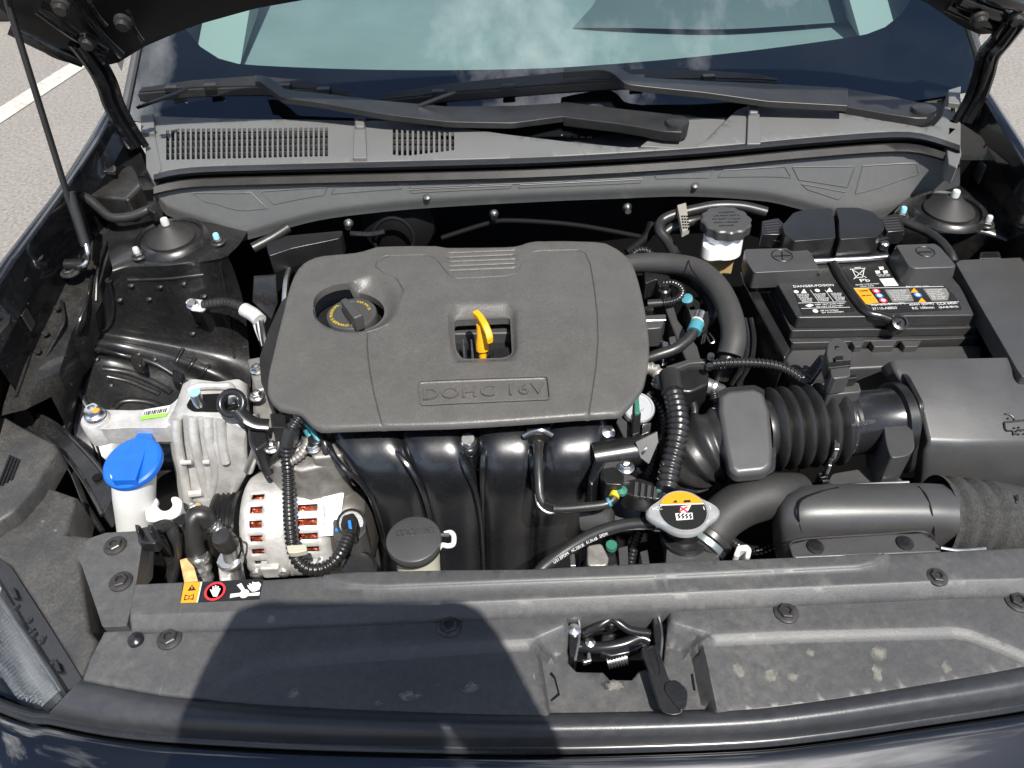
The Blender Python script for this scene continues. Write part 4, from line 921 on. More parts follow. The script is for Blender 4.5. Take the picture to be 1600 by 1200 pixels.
# ------------------------------------------------------------------ dusty plastic cover left of the strip
lc = thing('side_cover', 'dust stained black plastic cover beside the left headlight', 'cover', U(100, 860, .76))
M_SIDE = mat('side_cover_plastic', (0.029, 0.029, 0.030), 0.46, bump=0.5, bscale=400, dust=0.55, dustcol=(0.16, 0.145, 0.115), dscale=20, spots=0.7, streak=.3, var=.15)
sheet('upper_plate', XYs([(-60, 610), (0, 646), (30, 664), (86, 692), (89, 702), (54, 762), (20, 800), (-60, 850)], .822), .822, M_SIDE, lc, step=.012, fine=.004, round_r=.004, depth=.028)
sheet('lower_plate', XYs([(-60, 800), (0, 778), (46, 757), (80, 762), (119, 776), (104, 834), (138, 838), (125, 880), (140, 985), (152, 1000), (128, 1062), (75, 975), (16, 884), (-60, 840)], .800), .800, M_SIDE, lc, step=.012, fine=.004, round_r=.004, depth=.05)
prism('mount_plate', roundpoly(US([(136, 842), (165, 832), (221, 829), (222, 850), (214, 905), (198, 978), (160, 980), (152, 955), (128, 885), (120, 870)], .818), .003, 3), .795, M_STRIP, lc, .0015)
for x, y in ((180, 853), (189, 909)): bolt(U(x, y, .8185), lc, s=.95)
for i in range(4): tube('slot_rib', [U(-4+i*7, 762-i*4, .8235), U(16+i*4.5, 712+i*2, .8235)], .0016, M_BLK, lc, n=6)
prism('cable_clip', roundpoly(US([(212, 826), (240, 820), (248, 838), (242, 850), (216, 848)], .826), .002, 2), .81, M_BLK, lc, .0015)
for a in (214, 234): prism('clip_jaw', US([(a-4, 818), (a+5, 820), (a+3, 832), (a-2, 831)], .840), .82, M_BLK, lc, .0015)

# the far right corner outside the picture: the same cover and lamp, mirrored, so the bay closes from other positions too
for src in (lc, hl):
    for ch in list(src.children):
        if ch.type != 'MESH' or ch.data in (ME_BOLT,) or ch.name.split('.')[0] in ('upper_plate', 'slot_rib', 'inner_bezel'): continue
        o = bpy.data.objects.new('corner_'+ch.name.split('.')[0], ch.data); COL.objects.link(o); o.parent = body
        for md in ch.modifiers:
            m_ = o.modifiers.new(md.name, md.type)
            if md.type == 'BEVEL': m_.width = md.width; m_.segments = md.segments; m_.limit_method = 'ANGLE'; m_.angle_limit = md.angle_limit
        w = wloc(src)+ch.location; b0_ = wloc(body); o.location = (-.03-w.x-b0_.x, w.y-b0_.y, w.z-b0_.z); o.scale = (-1, 1, 1)
def arctext(name, s, center, r, a0, a1, hgt, m, parent, lift=.0004, ext=.0003):
    """lettering along an arc, tops outward, reading clockwise seen from above; angles in degrees from +x"""
    c = bpy.data.curves.new(name, 'FONT'); c.body = s; c.size = 1.0; c.resolution_u = 2; c.space_character = 1.15; c.offset = .012
    tmp = bpy.data.objects.new(name+'_curve', c); COL.objects.link(tmp); dg = bpy.context.evaluated_depsgraph_get(); dg.update()
    me = bpy.data.meshes.new_from_object(tmp.evaluated_get(dg)); bpy.data.objects.remove(tmp); bpy.data.curves.remove(c)
    co = np.array([tuple(v.co) for v in me.vertices]); F = [list(p.vertices) for p in me.polygons]; bpy.data.meshes.remove(me)
    x0, x1 = co[:, 0].min(), co[:, 0].max(); V = []
    for x, y, _ in co:
        a = R(a0+(a1-a0)*(x-x0)/(x1-x0)); rr = r+y/.7*hgt; V.append(Vector(center)+Vector((rr*math.cos(a), rr*math.sin(a), lift+ext)))
    return mesh(name, V, F, m, parent, 0, 0, False)

# ------------------------------------------------------------------ engine block and valve cover under the plastic cover
eng = thing('engine', 'aluminium engine with black valve cover, mostly hidden under the plastic cover', 'engine', (-.14, .75, .30))
boxw('block', (-.36, .62, .30), (.04, .93, .80), M_BLKM, eng, .01)
prism('valve_cover', US([(470, 440), (560, 420), (960, 410), (985, 450), (1005, 600), (940, 640), (500, 655), (440, 620)], .850), .79, M_GLOSS, eng, .006)
for x in (722, 735): prism('cover_fin', US([(x, 530), (x+2.5, 530), (x+6, 562), (x+2, 562)], .880), .85, M_STEEL, eng, .0006)
prism('cover_ridge', US([(700, 500), (810, 498), (810, 520), (700, 522)], .866), .84, M_BLKM, eng, .003)
prism('coil_plug', US([(770, 545), (795, 540), (800, 560), (770, 562)], .880), .86, M_BLK, eng, .003)
M_ALUD = mat('weathered_aluminium', (0.26, 0.25, 0.235), 0.55, metal=0.7, bump=0.8, bscale=200, var=0.3, vscale=60, dust=.4, dustcol=(.22, .2, .17), dscale=30)
prism('timing_cover', US([(392, 585), (430, 575), (470, 650), (525, 670), (540, 720), (470, 735), (425, 725), (395, 690)], .825), .55, M_ALUD, eng, .006)
for q in ([(385, 560), (432, 552), (440, 600), (398, 612)], [(440, 672), (470, 665), (478, 700), (448, 708)], [(480, 690), (530, 684), (535, 712), (488, 716)]):
    prism('cover_boss', US(q, .838), .80, M_ALUD, eng, .004)
for x, y in ((402, 578), (402, 620), (490, 700), (460, 690), (425, 700)): bolt(U(x, y, .840), eng, ME_SBOLT, s=.9)
prism('rubber_edge', roundpoly(US([(418, 520), (440, 470), (452, 460), (440, 530), (428, 580), (420, 612), (408, 600), (405, 560)], .885), .006, 3), .84, M_RUB, eng, .004)
prism('connector', US([(421, 645), (446, 645), (448, 668), (424, 668)], .872), .83, M_BLK, eng, .002)
lathe('cap_bolt', [(.009, -.01), (.009, .004), (.006, .006), (0, .006)], U(494, 689, .845), M_BLK, eng, n=18)

# ------------------------------------------------------------------ engine cover
EZ = .900
ec = thing('engine_cover', 'grey textured plastic engine cover marked DOHC 16V', 'engine cover', U(715, 530, .86))
outl = [(416, 600), (419, 618), (434, 636), (455, 643), (470, 648), (482, 660), (496, 670), (515, 673), (600, 671), (700, 669), (800, 663), (900, 655), (962, 650), (975, 642), (988, 627), (1003, 607), (1009, 590), (1014, 560), (1014, 530), (1008, 485), (998, 440), (988, 412), (974, 396), (955, 384), (930, 378), (838, 378), (815, 384), (790, 388), (700, 389), (682, 386), (600, 386), (582, 389), (556, 396), (505, 400), (482, 407), (465, 421), (452, 450), (441, 495), (430, 540), (420, 575)]
outl = smoothpoly([Vector((a, b, 0)) for a, b in outl], 2, True); outl = [(p.x, p.y) for p in outl]
OUT = [U(x, y, EZ-.006-.008*float(np.clip((y-560)/90, 0, 1))).xy for x, y in outl]
def ell(cx, cy, rx, ry, z, n=40, rot=0): 
    return [U(cx+rx*math.cos(2*math.pi*k/n), cy+ry*math.sin(2*math.pi*k/n), z).xy for k in range(n)]
hole1 = ell(546.5, 485, 54, 31, EZ-.014)
bowl1 = [p.xy for p in smoothpoly([Vector((*q, 0)) for q in XYs([(488, 482), (497, 462), (520, 449), (545, 441), (562, 430), (582, 424), (603, 430), (620, 448), (627, 470), (622, 492), (605, 508), (580, 517), (550, 520), (518, 516), (496, 502)], EZ)], 3)]
hole2 = [p.xy for p in roundpoly(US([(709, 499), (797, 495), (800, 552), (788, 558), (722, 560), (712, 545)], EZ-.010), .006, 4)]
bowl2 = [p.xy for p in roundpoly(US([(700, 478), (707, 470), (800, 468), (810, 480), (812, 566), (700, 570)], EZ), .010, 4)]
CXY = U(715, 540, EZ).xy
FE = XYs([(416, 600), (434, 636), (515, 673), (700, 669), (962, 650), (1003, 607)], EZ)
pl_c = XYs([(712, 434), (700, 427), (682, 404), (668, 396), (602, 397), (590, 403), (585, 414), (600, 424)], EZ)
plateD = [p.xy for p in roundpoly(US([(656, 602), (855, 594), (859, 625), (658, 635)], EZ-.006), .004, 3)]
def cover_h(P):
    z = np.zeros(len(P)); r = np.hypot(P[:, 0]-CXY[0], P[:, 1]-CXY[1]); z -= .05*r**2
    a = np.clip(sd(P, bowl1), 0, None); b = np.clip(-sd(P, hole1), 0, None); k = a/(a+b+1e-6); z -= .015*np.where(a > 0, smst(k), 0)
    a = np.clip(sd(P, bowl2), 0, None); b = np.clip(-sd(P, hole2), 0, None); k = a/(a+b+1e-6); z -= .011*np.where(a > 0, smst(k), 0)
    d = sd(P, plateD); z -= .0020*np.clip((d+.0005)/.001, 0, 1)
    d = segdist(P, FE, False); z -= .010*np.clip(1-d/.085, 0, 1)**1.4
    return z
g = .0011
lines = [(XYs([(606, 506), (590, 513), (574, 518), (573, 540), (577, 575), (583, 610), (592, 645), (600, 668)], EZ), g, .0016),
         (XYs([(624, 470), (630, 452), (618, 432), (598, 424), (586, 414), (590, 403), (602, 397), (668, 396), (682, 404), (700, 427), (712, 434), (790, 430), (806, 425), (820, 403), (833, 391), (845, 389), (905, 387), (914, 392), (922, 410), (928, 445), (933, 490), (934, 530), (931, 570), (924, 615), (917, 653)], EZ), g, .0015),
         ([Vector(p) for p in plateD], .0010, .0008, True)]
for i in range(5): lines.append((XYs([(702+i*.6, 393+i*7), (803, 388.5+i*7)], EZ), .0014, .0014))
ex = []
for poly, ds in ((bowl1, (.0, .003, .006, .010, .014)), (bowl2, (.0, .003, .006, .009)), (plateD, (-.001, .0, .001, .002))):
    for d in ds: ex += densify(offset2(densify(poly, .004), d), .003)
sheet('cover', OUT, EZ, M_COVER, ec, holes=[hole1, hole2], lines=lines, hfun=cover_h, step=.007, fine=.0026, round_r=.0045, depth=.003, hole_depth=.010, extra=ex)
def cz(p): return float(cover_h(np.array([[p[0], p[1]]]))[0])+EZ
a, b = U(662, 629, EZ-.008), U(852, 618, EZ-.008); zt = cz(a)
text('lettering', 'DOHC 16V', Vector((a.x, a.y, cz(a))), Vector((b.x, b.y, cz(b))),   .0165, M_COVER, ec, ext=.0032, bold=.0, spacing=1.1)
P = [Vector((p[0], p[1], cz(p)+.0016)) for p in densify(offset2(densify(plateD, .003), -.0006), .003)]; P.append(P[0]); tube('badge_frame', P, .0009, M_COVER, ec, n=6, raw=True, closed_ends=False)
# ------------------------------------------------------------------ oil filler cap
oc = thing('oil_filler_cap', 'round black oil filler cap with yellow lettering in the cover opening', 'cap', U(549, 492, .85))
OC = U(549, 489, .889)
lathe('cap_disc', [(.031, -.025), (.0325, -.014), (.0325, -.004), (.0315, -.001), (.030, .0), (.024, .0), (.0235, -.0006), (0, -.0006)], OC, M_BLKM, oc, n=48)
lathe('filler_neck', [(.030, -.06), (.030, -.026), (.026, -.024)], OC, M_BLK, oc, n=32)
p0, p1 = U(536, 466, .912), U(560, 494, .912); d = (p1-p0).normalized(); s = Vector((-d.y, d.x, 0))
prism('grip', [p0+s*.0045, p0-s*.0045, p1-s*.0065, p1+s*.0065], .889, M_BLKM, oc, .0025)
arctext('lettering', "SEE OWNER'S MANUAL", OC, .0235, -62, -222, .0042, M_YTXT, oc)
arctext('lettering', 'SAE 0W-20', OC, .0215, 78, 10, .0034, M_YTXT, oc)
# ------------------------------------------------------------------ dipstick
dp = thing('oil_dipstick', 'yellow oil dipstick handle in the square cover opening', 'dipstick', U(752, 540, .86))
A = [U(737, 486, .926), U(744, 492, .926), U(752, 506, .924), U(758, 520, .918), U(761, 531, .912)]; B = [U(746, 482, .926), U(754, 489, .926), U(763, 503, .924), U(769, 517, .918), U(771, 527, .912)]
ribbon('handle', A, B, .009, M_YEL, dp, n=16, bevel=.0022)
lathe('stem', [(.0045, -.10), (.0045, -.015), (.0078, -.012), (.0078, -.003), (.0062, .006), (.0055, .022)], U(753, 533, .893), M_YEL, dp, axis=(.0, .25, 1), n=20)
lathe('tube_collar', [(.0095, -.12), (.0095, -.016), (.007, -.014)], U(753, 535, .889), M_BLK, dp, n=20)

# ------------------------------------------------------------------ intake manifold
im = thing('intake_manifold', 'glossy black intake manifold with four curved runners below the engine cover', 'intake manifold', U(730, 900, .5))
runs = []
for xs0 in ((548, 566, 590, 612, 628, 638, 644), (660, 671, 686, 700, 710, 716, 720), (790, 792, 794, 796, 797, 797, 798), (908, 902, 893, 884, 876, 871, 868)):
    runs.append(list(zip(xs0, (664, 686, 716, 752, 800, 860, 1000), (.846, .846, .836, .808, .755, .676, .46))))
for r_ in runs:
    C_ = smoothpoly([U(*p)+Vector((0, .012, -.010)) for p in r_], 8, False); v = []; f = []; n = 40
    for i, p in enumerate(C_):
        T_ = (C_[min(i+1, len(C_)-1)]-C_[max(i-1, 0)]).normalized(); S_ = Vector((1, 0, 0)); S_ = (S_-T_*S_.dot(T_)).normalized(); N_ = S_.cross(T_)
        for k in range(n):
            a = 2*math.pi*k/n; c_, s_ = math.cos(a), math.sin(a); q = (abs(c_)**3.2+abs(s_)**3.2)**(-1/3.2); v.append(p+S_*(c_*q*.0345)+N_*(s_*q*.026))
    for i in range(len(C_)-1):
        for k in range(n): f.append([i*n+k, i*n+(k+1) % n, (i+1)*n+(k+1) % n, (i+1)*n+k])
    mesh('runner', v, f, M_MANI, im, 0, 60)
# webs between the runners and moulded flange edges
loft('web', [[U(x, y, .826) for x, y in ((515, 684), (600, 684), (730, 684), (850, 680), (950, 672))], [U(x, y, .81) for x, y in ((545, 735), (640, 735), (745, 735), (845, 730), (935, 722))], [U(x, y, .74) for x, y in ((590, 800), (660, 800), (755, 800), (840, 798), (915, 792))], [U(x, y, .60) for x, y in ((600, 890), (680, 890), (757, 890), (838, 890), (905, 890))]], M_MANI, im, n=30)
for fl in ([(512, 690, .845), (522, 712, .845), (540, 734, .838), (562, 752, .82), (582, 780, .79), (594, 815, .75), (604, 860, .69), (608, 900, .63)], [(597, 684, .848), (615, 702, .846), (640, 732, .835), (662, 772, .80), (676, 830, .73), (682, 900, .63)],
           [(712, 690, .846), (726, 730, .836), (742, 765, .805), (752, 820, .74), (756, 900, .63)], [(938, 680, .846), (936, 712, .84), (928, 750, .81), (918, 800, .75), (908, 880, .64)], [(758, 690, .846), (754, 730, .836), (754, 800, .76), (755, 890, .64)], [(828, 690, .846), (832, 730, .836), (836, 800, .76), (836, 890, .64)]):
    tube('flange_edge', [U(*p) for p in fl], .0034, M_MANI, im, n=8)
pad = prism('bolt_pad', roundpoly(US([(717, 672), (748, 672), (746, 702), (738, 715), (728, 712), (716, 692)], .845), .004, 3), .82, M_MANI, im, .002)
lathe('steel_bushing', [(.009, -.01), (.009, .004), (.0075, .006), (.0072, .0085), (0, .0085)], U(732, 690, .846), M_STEEL, im, axis=(0, -.35, 1), n=24)
lathe('steel_bushing', [(.008, -.01), (.008, .004), (0, .006)], U(949, 677, .850), M_STEEL, im, axis=(.3, -.3, 1), n=20)
prism('end_flange', US([(934, 664), (958, 660), (962, 700), (940, 735), (925, 760), (918, 750), (930, 712)], .852), .80, M_MANI, im, .004)
tube('retaining_clip', [U(818, 682, .862), U(832, 675, .868), U(848, 673, .87), U(862, 680, .862)], .0030, M_STEEL, im, n=8)
prism('clip_block', US([(822, 665), (860, 664), (858, 678), (824, 679)], .866), .85, M_BLK, im, .001)
prism('hose_channel', roundpoly(US([(826, 690), (846, 688), (852, 715), (848, 760), (834, 760), (830, 720)], .836), .003, 2), .80, M_MANI, im, .002)
lathe('throttle_body', [(.0, -.05), (.036, -.05), (.036, -.005), (.040, -.004), (.040, .004), (.034, .006), (.030, -.004), (0, -.004)], U(975, 778, .79), M_BLK, im, axis=(.25, -.5, 1), n=36)
lathe('port_stub', [(.014, -.02), (.014, .012), (.011, .014), (0, .014)], U(938, 812, .79), M_BLKM, im, axis=(1, -.3, .3), n=20)
vh = thing('vacuum_hose', 'thin bent black vacuum hose with yellow tip in front of the manifold', 'hose', U(850, 790, .78))
tube('pipe', [U(841, 694, .862), U(841, 715, .862), U(842, 750, .853), U(845, 778, .842), U(857, 793, .834), U(880, 795, .834), U(915, 792, .836), U(945, 788, .838), U(958, 780, .840), U(964, 770, .842)], .0050, M_RUB, vh, n=14)
tube('blue_dot', [U(950, 785.5, .8395), U(954, 783.5, .8405)], .0053, M_TEAL, vh, n=12)
tube('yellow_tip', [U(959, 777, .843), U(962, 770, .844)], .0056, M_YTXT, vh, n=10)
lathe('green_cap', [(.006, 0), (.006, .004), (0, .006)], U(971, 769, .845), M_GRNP, vh, n=12)
lathe('hose_nipple', [(.006, -.004), (.0065, .004), (.003, .006), (0, .006)], U(841, 696, .860), M_RUB, vh, n=14)
prism('hose_clip', US([(853, 776), (866, 780), (866, 790), (850, 786)], .846), .835, M_BLK, vh, .001)
tube('support_wire', [U(838, 772, .842), U(842, 790, .836), U(855, 801, .832), U(868, 800, .832)], .0018, M_STEEL, vh, n=6)

# ------------------------------------------------------------------ alternator
al = thing('alternator', 'silver alternator with copper windings behind its slots, left of the manifold', 'alternator', U(465, 900, .60))
ax0, ax1 = U(398, 818, .705), U(532, 812, .705); axd = (ax1-ax0).normalized(); e2 = Vector((0, 0, 1)); e1 = axd.cross(e2).normalized(); e2 = e1.cross(axd); AL = (ax1-ax0).length; RA = .066
def apt(s, th, r): return ax0+axd*(AL*s)+(e1*math.sin(th)+e2*math.cos(th))*r     # th=0 up, + towards e1
sgn = 1 if e1.y < 0 else -1                                                       # angle that leans towards the viewer
xs_ = [0, .02, .06, .10, .14, .28, .32, .48, .50, .52, .58, .62, .66, .88, .92, .96, 1.0]
rs_ = [.80, .93, .985, 1.0, 1.0, 1.0, 1.0, 1.0, .975, 1.0, 1.0, 1.0, 1.0, 1.0, .985, .95, .84]
NT = 96; v = []; f = []
for s, k in zip(xs_, rs_):
    for j in range(NT): v.append(apt(s, sgn*2*math.pi*j/NT, RA*k*(1.0+.012*math.sin(8*math.pi*j/NT))))
def slotted(s, j):
    a = 360*j/NT; 
    if not (-5 < a < 105): return False
    return (int(j) % 4) in (1, 2) and (xs_[4] <= s < xs_[5] or xs_[12] <= s < xs_[13])
for i in range(len(xs_)-1):
    for j in range(NT):
        if slotted(xs_[i], j): continue
        f.append([i*NT+j, i*NT+(j+1) % NT, (i+1)*NT+(j+1) % NT, (i+1)*NT+j])
f.append(list(range(NT))); f.append([(len(xs_)-1)*NT+j for j in range(NT)])
o = mesh('housing', v, f, M_ALU, al, 0, 40); so = o.modifiers.new('solid', 'SOLIDIFY'); so.thickness = .005; so.offset = -1
for s0, s1 in ((.10, .31), (.64, .92)):
    v = []; f = []; n = 220; ss = np.linspace(s0, s1, 9)
    for i, s in enumerate(ss):
        for k in range(n):
            th = 2*math.pi*k/n; v.append(apt(s, sgn*(th+.05*math.sin(i*1.1)), RA*.80*(1+.022*math.sin(55*th+1.3*i)+.012*math.sin(23*th))))
    for i in range(8):
        for k in range(n): f.append([i*n+k, i*n+(k+1) % n, (i+1)*n+(k+1) % n, (i+1)*n+k])
    mesh('winding', v, f, M_COPPER, al, 0, 50)
tube('rotor_core', [apt(.02, 0, 0), apt(.98, 0, 0)], RA*.74, M_DARK, al, n=32)
for s, a in ((.90, -6), (.42, 100), (.86, 88), (.12, 100)):
    p = apt(s, sgn*R(a), RA*1.0); lathe('through_bolt', [(.008, -.012), (.008, .004), (.005, .006), (0, .006)], p, M_ALUB, al, axis=(p-apt(s, 0, 0)), n=14)
for s, a in ((.80, -2), (.30, 95), (.76, 92)):
    p = apt(s, sgn*R(a), RA*.99); q = p-apt(s, 0, 0); prism('mount_ear', [p+axd*x_+Vector((0, 0, 0))+q.normalized()*.006+q.cross(axd).normalized()*y_ for x_, y_ in ((-.012, -.012), (.012, -.012), (.012, .012), (-.012, .012))], -q.normalized()*.02, M_ALU, al, .003)
M_CAP = mat('bronze_steel', (0.10, 0.092, 0.085), 0.38, metal=0.6, rvar=.08, dust=.2, dscale=30)
lathe('rear_cover', [(.058, 0), (.060, .012), (.057, .030), (.050, .040), (.030, .046), (0, .046)], ax1, M_CAP, al, axis=axd, n=48)
for s, r_ in ((-.02, .055), (-.10, .050)): pass
pl_ = lathe('pulley', [(.030, -.045), (.043, -.044), (.044, -.040), (.040, -.037), (.044, -.034), (.040, -.031), (.044, -.028), (.040, -.025), (.044, -.022), (.040, -.019), (.044, -.016), (.046, -.010), (.030, -.008), (.018, 0)], ax0, M_BLK, al, axis=axd, n=40)
lab = [apt(.93, sgn*R(8), RA*1.04), apt(1.16, sgn*R(8), RA*1.0), apt(1.10, sgn*R(52), RA*1.0), apt(.90, sgn*R(52), RA*1.04)]
lb = prism('label', lab, Vector((0, 0, -.001)), M_LABW, al, 0)
nl = (lab[1]-lab[0]).cross(lab[3]-lab[0]); nl = nl if nl.z > 0 else -nl
for i in range(4):
    a_, b_ = lab[0].lerp(lab[3], .18+.2*i), lab[1].lerp(lab[2], .18+.2*i)
    text('print', ['AH150FC', '13.5V 120A', '37300-2J600', 'KR 150708'][i], a_.lerp(b_, .1), a_.lerp(b_, .9), .0045, M_PRTB, lb, normal=nl, ext=.0002, lift=.0006)
# rear plug on the alternator
prism('regulator', roundpoly(US([(521, 797), (536, 792), (540, 800), (568, 795), (572, 830), (560, 842), (528, 846), (520, 838)], .755), .004, 3), .71, M_BLKM, al, .002)
lathe('socket_ring', [(.017, 0), (.017, .006), (.014, .007), (.014, .002), (0, .002)], U(549, 818, .757), M_BLK, al, axis=(.2, -.5, 1), n=28)
prism('plug', roundpoly(US([(535, 805), (552, 800), (560, 812), (556, 832), (538, 836), (531, 820)], .772), .003, 3), .75, M_BLK, al, .002)
prism('plug_lock', US([(543, 813), (548, 812), (550, 826), (545, 827)], .7745), .77, M_BPRT, al, .0008)
lathe('paint_dot', [(.0026, 0), (.0026, .0008), (0, .0008)], U(527, 828, .7555), M_BPRT, al, n=10)
lathe('lower_cap', [(.022, -.03), (.022, 0), (.018, .003), (0, .003)], U(560, 888, .72), M_BLK, al, axis=(0, -.2, 1), n=28)
# wiring conduit looping under the alternator
cw = thing('alternator_conduit', 'ribbed black wiring conduit looping down over the alternator', 'cable', U(480, 890, .72))
tube('conduit', [U(468, 652, .880), U(455, 672, .872), U(448, 700, .850), U(450, 740, .822), U(451, 780, .808), U(453, 820, .800), U(457, 855, .792), U(466, 878, .786), U(485, 890, .783), U(510, 886, .785), U(530, 868, .785), U(541, 845, .782), U(546, 832, .778)], .0072, M_CONV, cw, n=14, corr=(.0052, .0016))
tube('tape_joint', [U(456, 668, .874), U(449, 695, .855)], .0088, M_RUB, cw, n=14)
tube('branch_conduit', [U(452, 722, .835), U(468, 712, .835), U(478, 698, .838), U(483, 685, .842)], .0058, M_ALUD, cw, n=12, corr=(.0045, .0012))
prism('tie_clip', roundpoly(US([(447, 852), (478, 850), (480, 860), (462, 864), (450, 864)], .801), .002, 2), .793, mat('clip_beige', (.34, .33, .26), .5), cw, .001)
tube('green_wires', [U(477, 672, .845), U(482, 680, .848), U(490, 682, .845)], .0026, M_TEAL, cw, n=8)

# ------------------------------------------------------------------ engine mount bracket
em = thing('engine_mount', 'cast aluminium engine mount with long bolted arm at the left of the engine', 'engine mount', U(320, 800, .66))
rows = [[(285, 604, .80), (286, 600, .848), (300, 592, .852), (340, 597, .852), (372, 592, .852), (386, 600, .845), (392, 606, .80)],
        [(272, 640, .80), (272, 640, .852), (290, 636, .856), (330, 634, .856), (360, 636, .856), (384, 640, .850), (395, 650, .79)],
        [(262, 662, .79), (263, 655, .846), (285, 648, .854), (320, 650, .854), (352, 655, .852), (384, 672, .842), (398, 690, .76)],
        [(266, 700, .74), (266, 690, .812), (290, 686, .820), (322, 690, .820), (345, 700, .818), (386, 706, .805), (392, 725, .72)],
        [(276, 750, .69), (274, 740, .762), (292, 738, .770), (318, 742, .770), (338, 750, .766), (388, 735, .775), (388, 760, .69)],
        [(284, 800, .64), (281, 788, .715), (296, 788, .722), (314, 790, .722), (330, 795, .718), (372, 765, .745), (372, 790, .66)],
        [(294, 832, .60), (290, 822, .680), (300, 826, .684), (312, 826, .684), (322, 824, .680), (340, 800, .70), (345, 825, .62)],
        [(300, 850, .56), (300, 845, .60), (304, 848, .60), (312, 848, .60), (320, 845, .60), (332, 835, .60), (335, 850, .56)]]
loft('casting', [[U(*p) for p in r] for r in rows], M_ALU, em, n=40, smooth=45)
for rb in ([(273, 652, .856), (275, 690, .826), (284, 740, .776), (292, 790, .726)], [(298, 648, .858), (302, 690, .826), (312, 735, .78), (322, 772, .74)], [(322, 650, .858), (325, 690, .826), (335, 735, .78), (328, 775, .738)], [(342, 655, .858), (345, 690, .828), (350, 720, .80)]):
    tube('casting_rib', [U(*p)+Vector((0, .002, -.0045)) for p in rb], .0060, M_ALU, em, n=10)
tube('casting_rib', [U(283, 723, .796), U(300, 722, .796)], .003, M_ALU, em, n=8); tube('casting_rib', [U(318, 722, .796), U(328, 722, .796)], .003, M_ALU, em, n=8)
tube('casting_rib', [U(296, 772, .744), U(316, 770, .744)], .0045, M_ALU, em, n=8)
tube('casting_rim', [U(296, 612, .858), U(310, 604, .86), U(345, 603, .86), U(362, 606, .858), U(362, 632, .858)], .0045, M_ALU, em, n=10)
prism('cast_opening', roundpoly(US([(297, 622), (305, 616), (345, 614), (366, 618), (372, 634), (350, 640), (300, 640), (290, 634)], .8588), .004, 3), .850, M_DARK, em, .001)
lathe('stud', [(.0065, -.03), (.0065, .022), (.0055, .024), (0, .024)], U(314, 636, .855), M_STEEL, em, n=16)
lathe('stud_tip', [(.0068, .0235), (.0068, .025), (.004, .0255), (0, .0255)], U(314, 636, .855), mat('blue_mark', (.22, .48, .60), .5), em, n=16)
arm_t = US([(150, 634), (163, 640), (210, 641), (250, 638), (268, 632), (282, 618), (276, 650), (262, 668), (200, 668), (160, 671), (142, 664), (136, 650)], .838)
prism('arm', roundpoly(arm_t, .006, 3), .812, M_ALU, em, .003)
lathe('arm_boss', [(.017, -.03), (.017, .0), (.015, .003), (0, .003)], U(149, 655, .840), M_ALU, em, n=28)
inst('mount_bolt', ME_SBOLT, U(149, 649, .846), em, (0, 0, .3), (1.2, 1.2, 1.7))
lathe('bolt_paint', [(.004, 0), (.0045, .0008), (0, .001)], U(150, 642, .8595), M_ORNG, em, n=8)
sb = decal('bar_code_label', US([(226, 640), (266, 633), (262, 645), (222, 652)], .8392), M_LABW, em)
decal('green_edge', US([(221, 650), (262, 644.5), (259, 650), (219, 655.5)], .8402), M_LABG, sb, .0006)
for i in range(12):
    x = 226+i*3.0; decal('code_bar', US([(x, 642-.16*i*3+1), (x+1.1+(i % 3)*.4, 642-.16*i*3+1), (x-1+(i % 3)*.4, 649-.16*i*3), (x-2, 649-.16*i*3)], .8401), M_PRTB, sb, .0003)
bolt(U(306, 797, .728), em, ME_SBOLT, s=1.1)
lathe('bolt_paint', [(.004, 0), (.004, .001), (0, .0012)], U(309, 792, .739), M_ORNG, em, n=8)
# lifting hook
lh = thing('lifting_hook', 'black steel lifting eye beside the engine mount', 'hook', U(370, 650, .84))
def ring(name, c, e1_, e2_, r, w, m, parent):
    tube(name, [c+(e1_*math.cos(2*math.pi*k/28)+e2_*math.sin(2*math.pi*k/28))*r for k in range(29)], w, m, parent, n=10, raw=True, closed_ends=False)
hc = U(362, 630, .880); ring('eye', hc, Vector((1, 0, 0)), Vector((0, .8, .6)), .0135, .0042, M_GLOSS, lh)
tube('shank', [U(372, 642, .874), U(384, 654, .868), U(400, 662, .862), U(420, 664, .858)], .0055, M_GLOSS, lh, n=10, flat=1.6)
prism('foot', US([(385, 652), (412, 655), (420, 690), (398, 705), (388, 690)], .852), .80, M_GLOSS, lh, .004)

# ------------------------------------------------------------------ washer filler
wf = thing('washer_filler', 'white washer fluid neck with round bright blue cap', 'filler', U(208, 800, .70))
wc = U(206, 722, .826); wax = Vector((-.10, -.16, 1)).normalized()
tube('neck', [U(209, 738, .816), U(210, 780, .775), U(212, 830, .722), U(213, 900, .64)], [.0245, .0235, .021, .020], M_NECK, wf, n=32, smooth=60)
cap = lathe('cap', [(.030, -.010), (.0345, -.007), (.0352, -.003), (.0345, .0), (.032, .0022), (0, .0026)], wc, M_BLUE, wf, axis=wax, n=48)
p0, p1 = U(222, 684, .832), U(192, 750, .832); d = (p1-p0).normalized(); s = Vector((-d.y, d.x, 0)).normalized()
prism('cap_grip', roundpoly([p0+s*.009, p0-s*.009, p1-s*.0145, p1+s*.0145], .004, 3), wc.z-.005, M_BLUE, cap, .0025)
prism('hinge_tab', roundpoly(US([(212, 680), (216, 676), (236, 674), (240, 690), (230, 704), (206, 700)], .828), .003, 3), .816, M_BLUE, cap, .002)
prism('hook', smoothpoly(US([(236, 778), (243, 777), (246, 783), (245, 790), (252, 797), (262, 797), (269, 790), (267, 782), (268, 777), (276, 776), (283, 782), (283, 795), (277, 806), (262, 812), (240, 815), (228, 812), (228, 790)], .772), 3), Vector((0, .002, -.006)), M_NECK, wf, .0012)

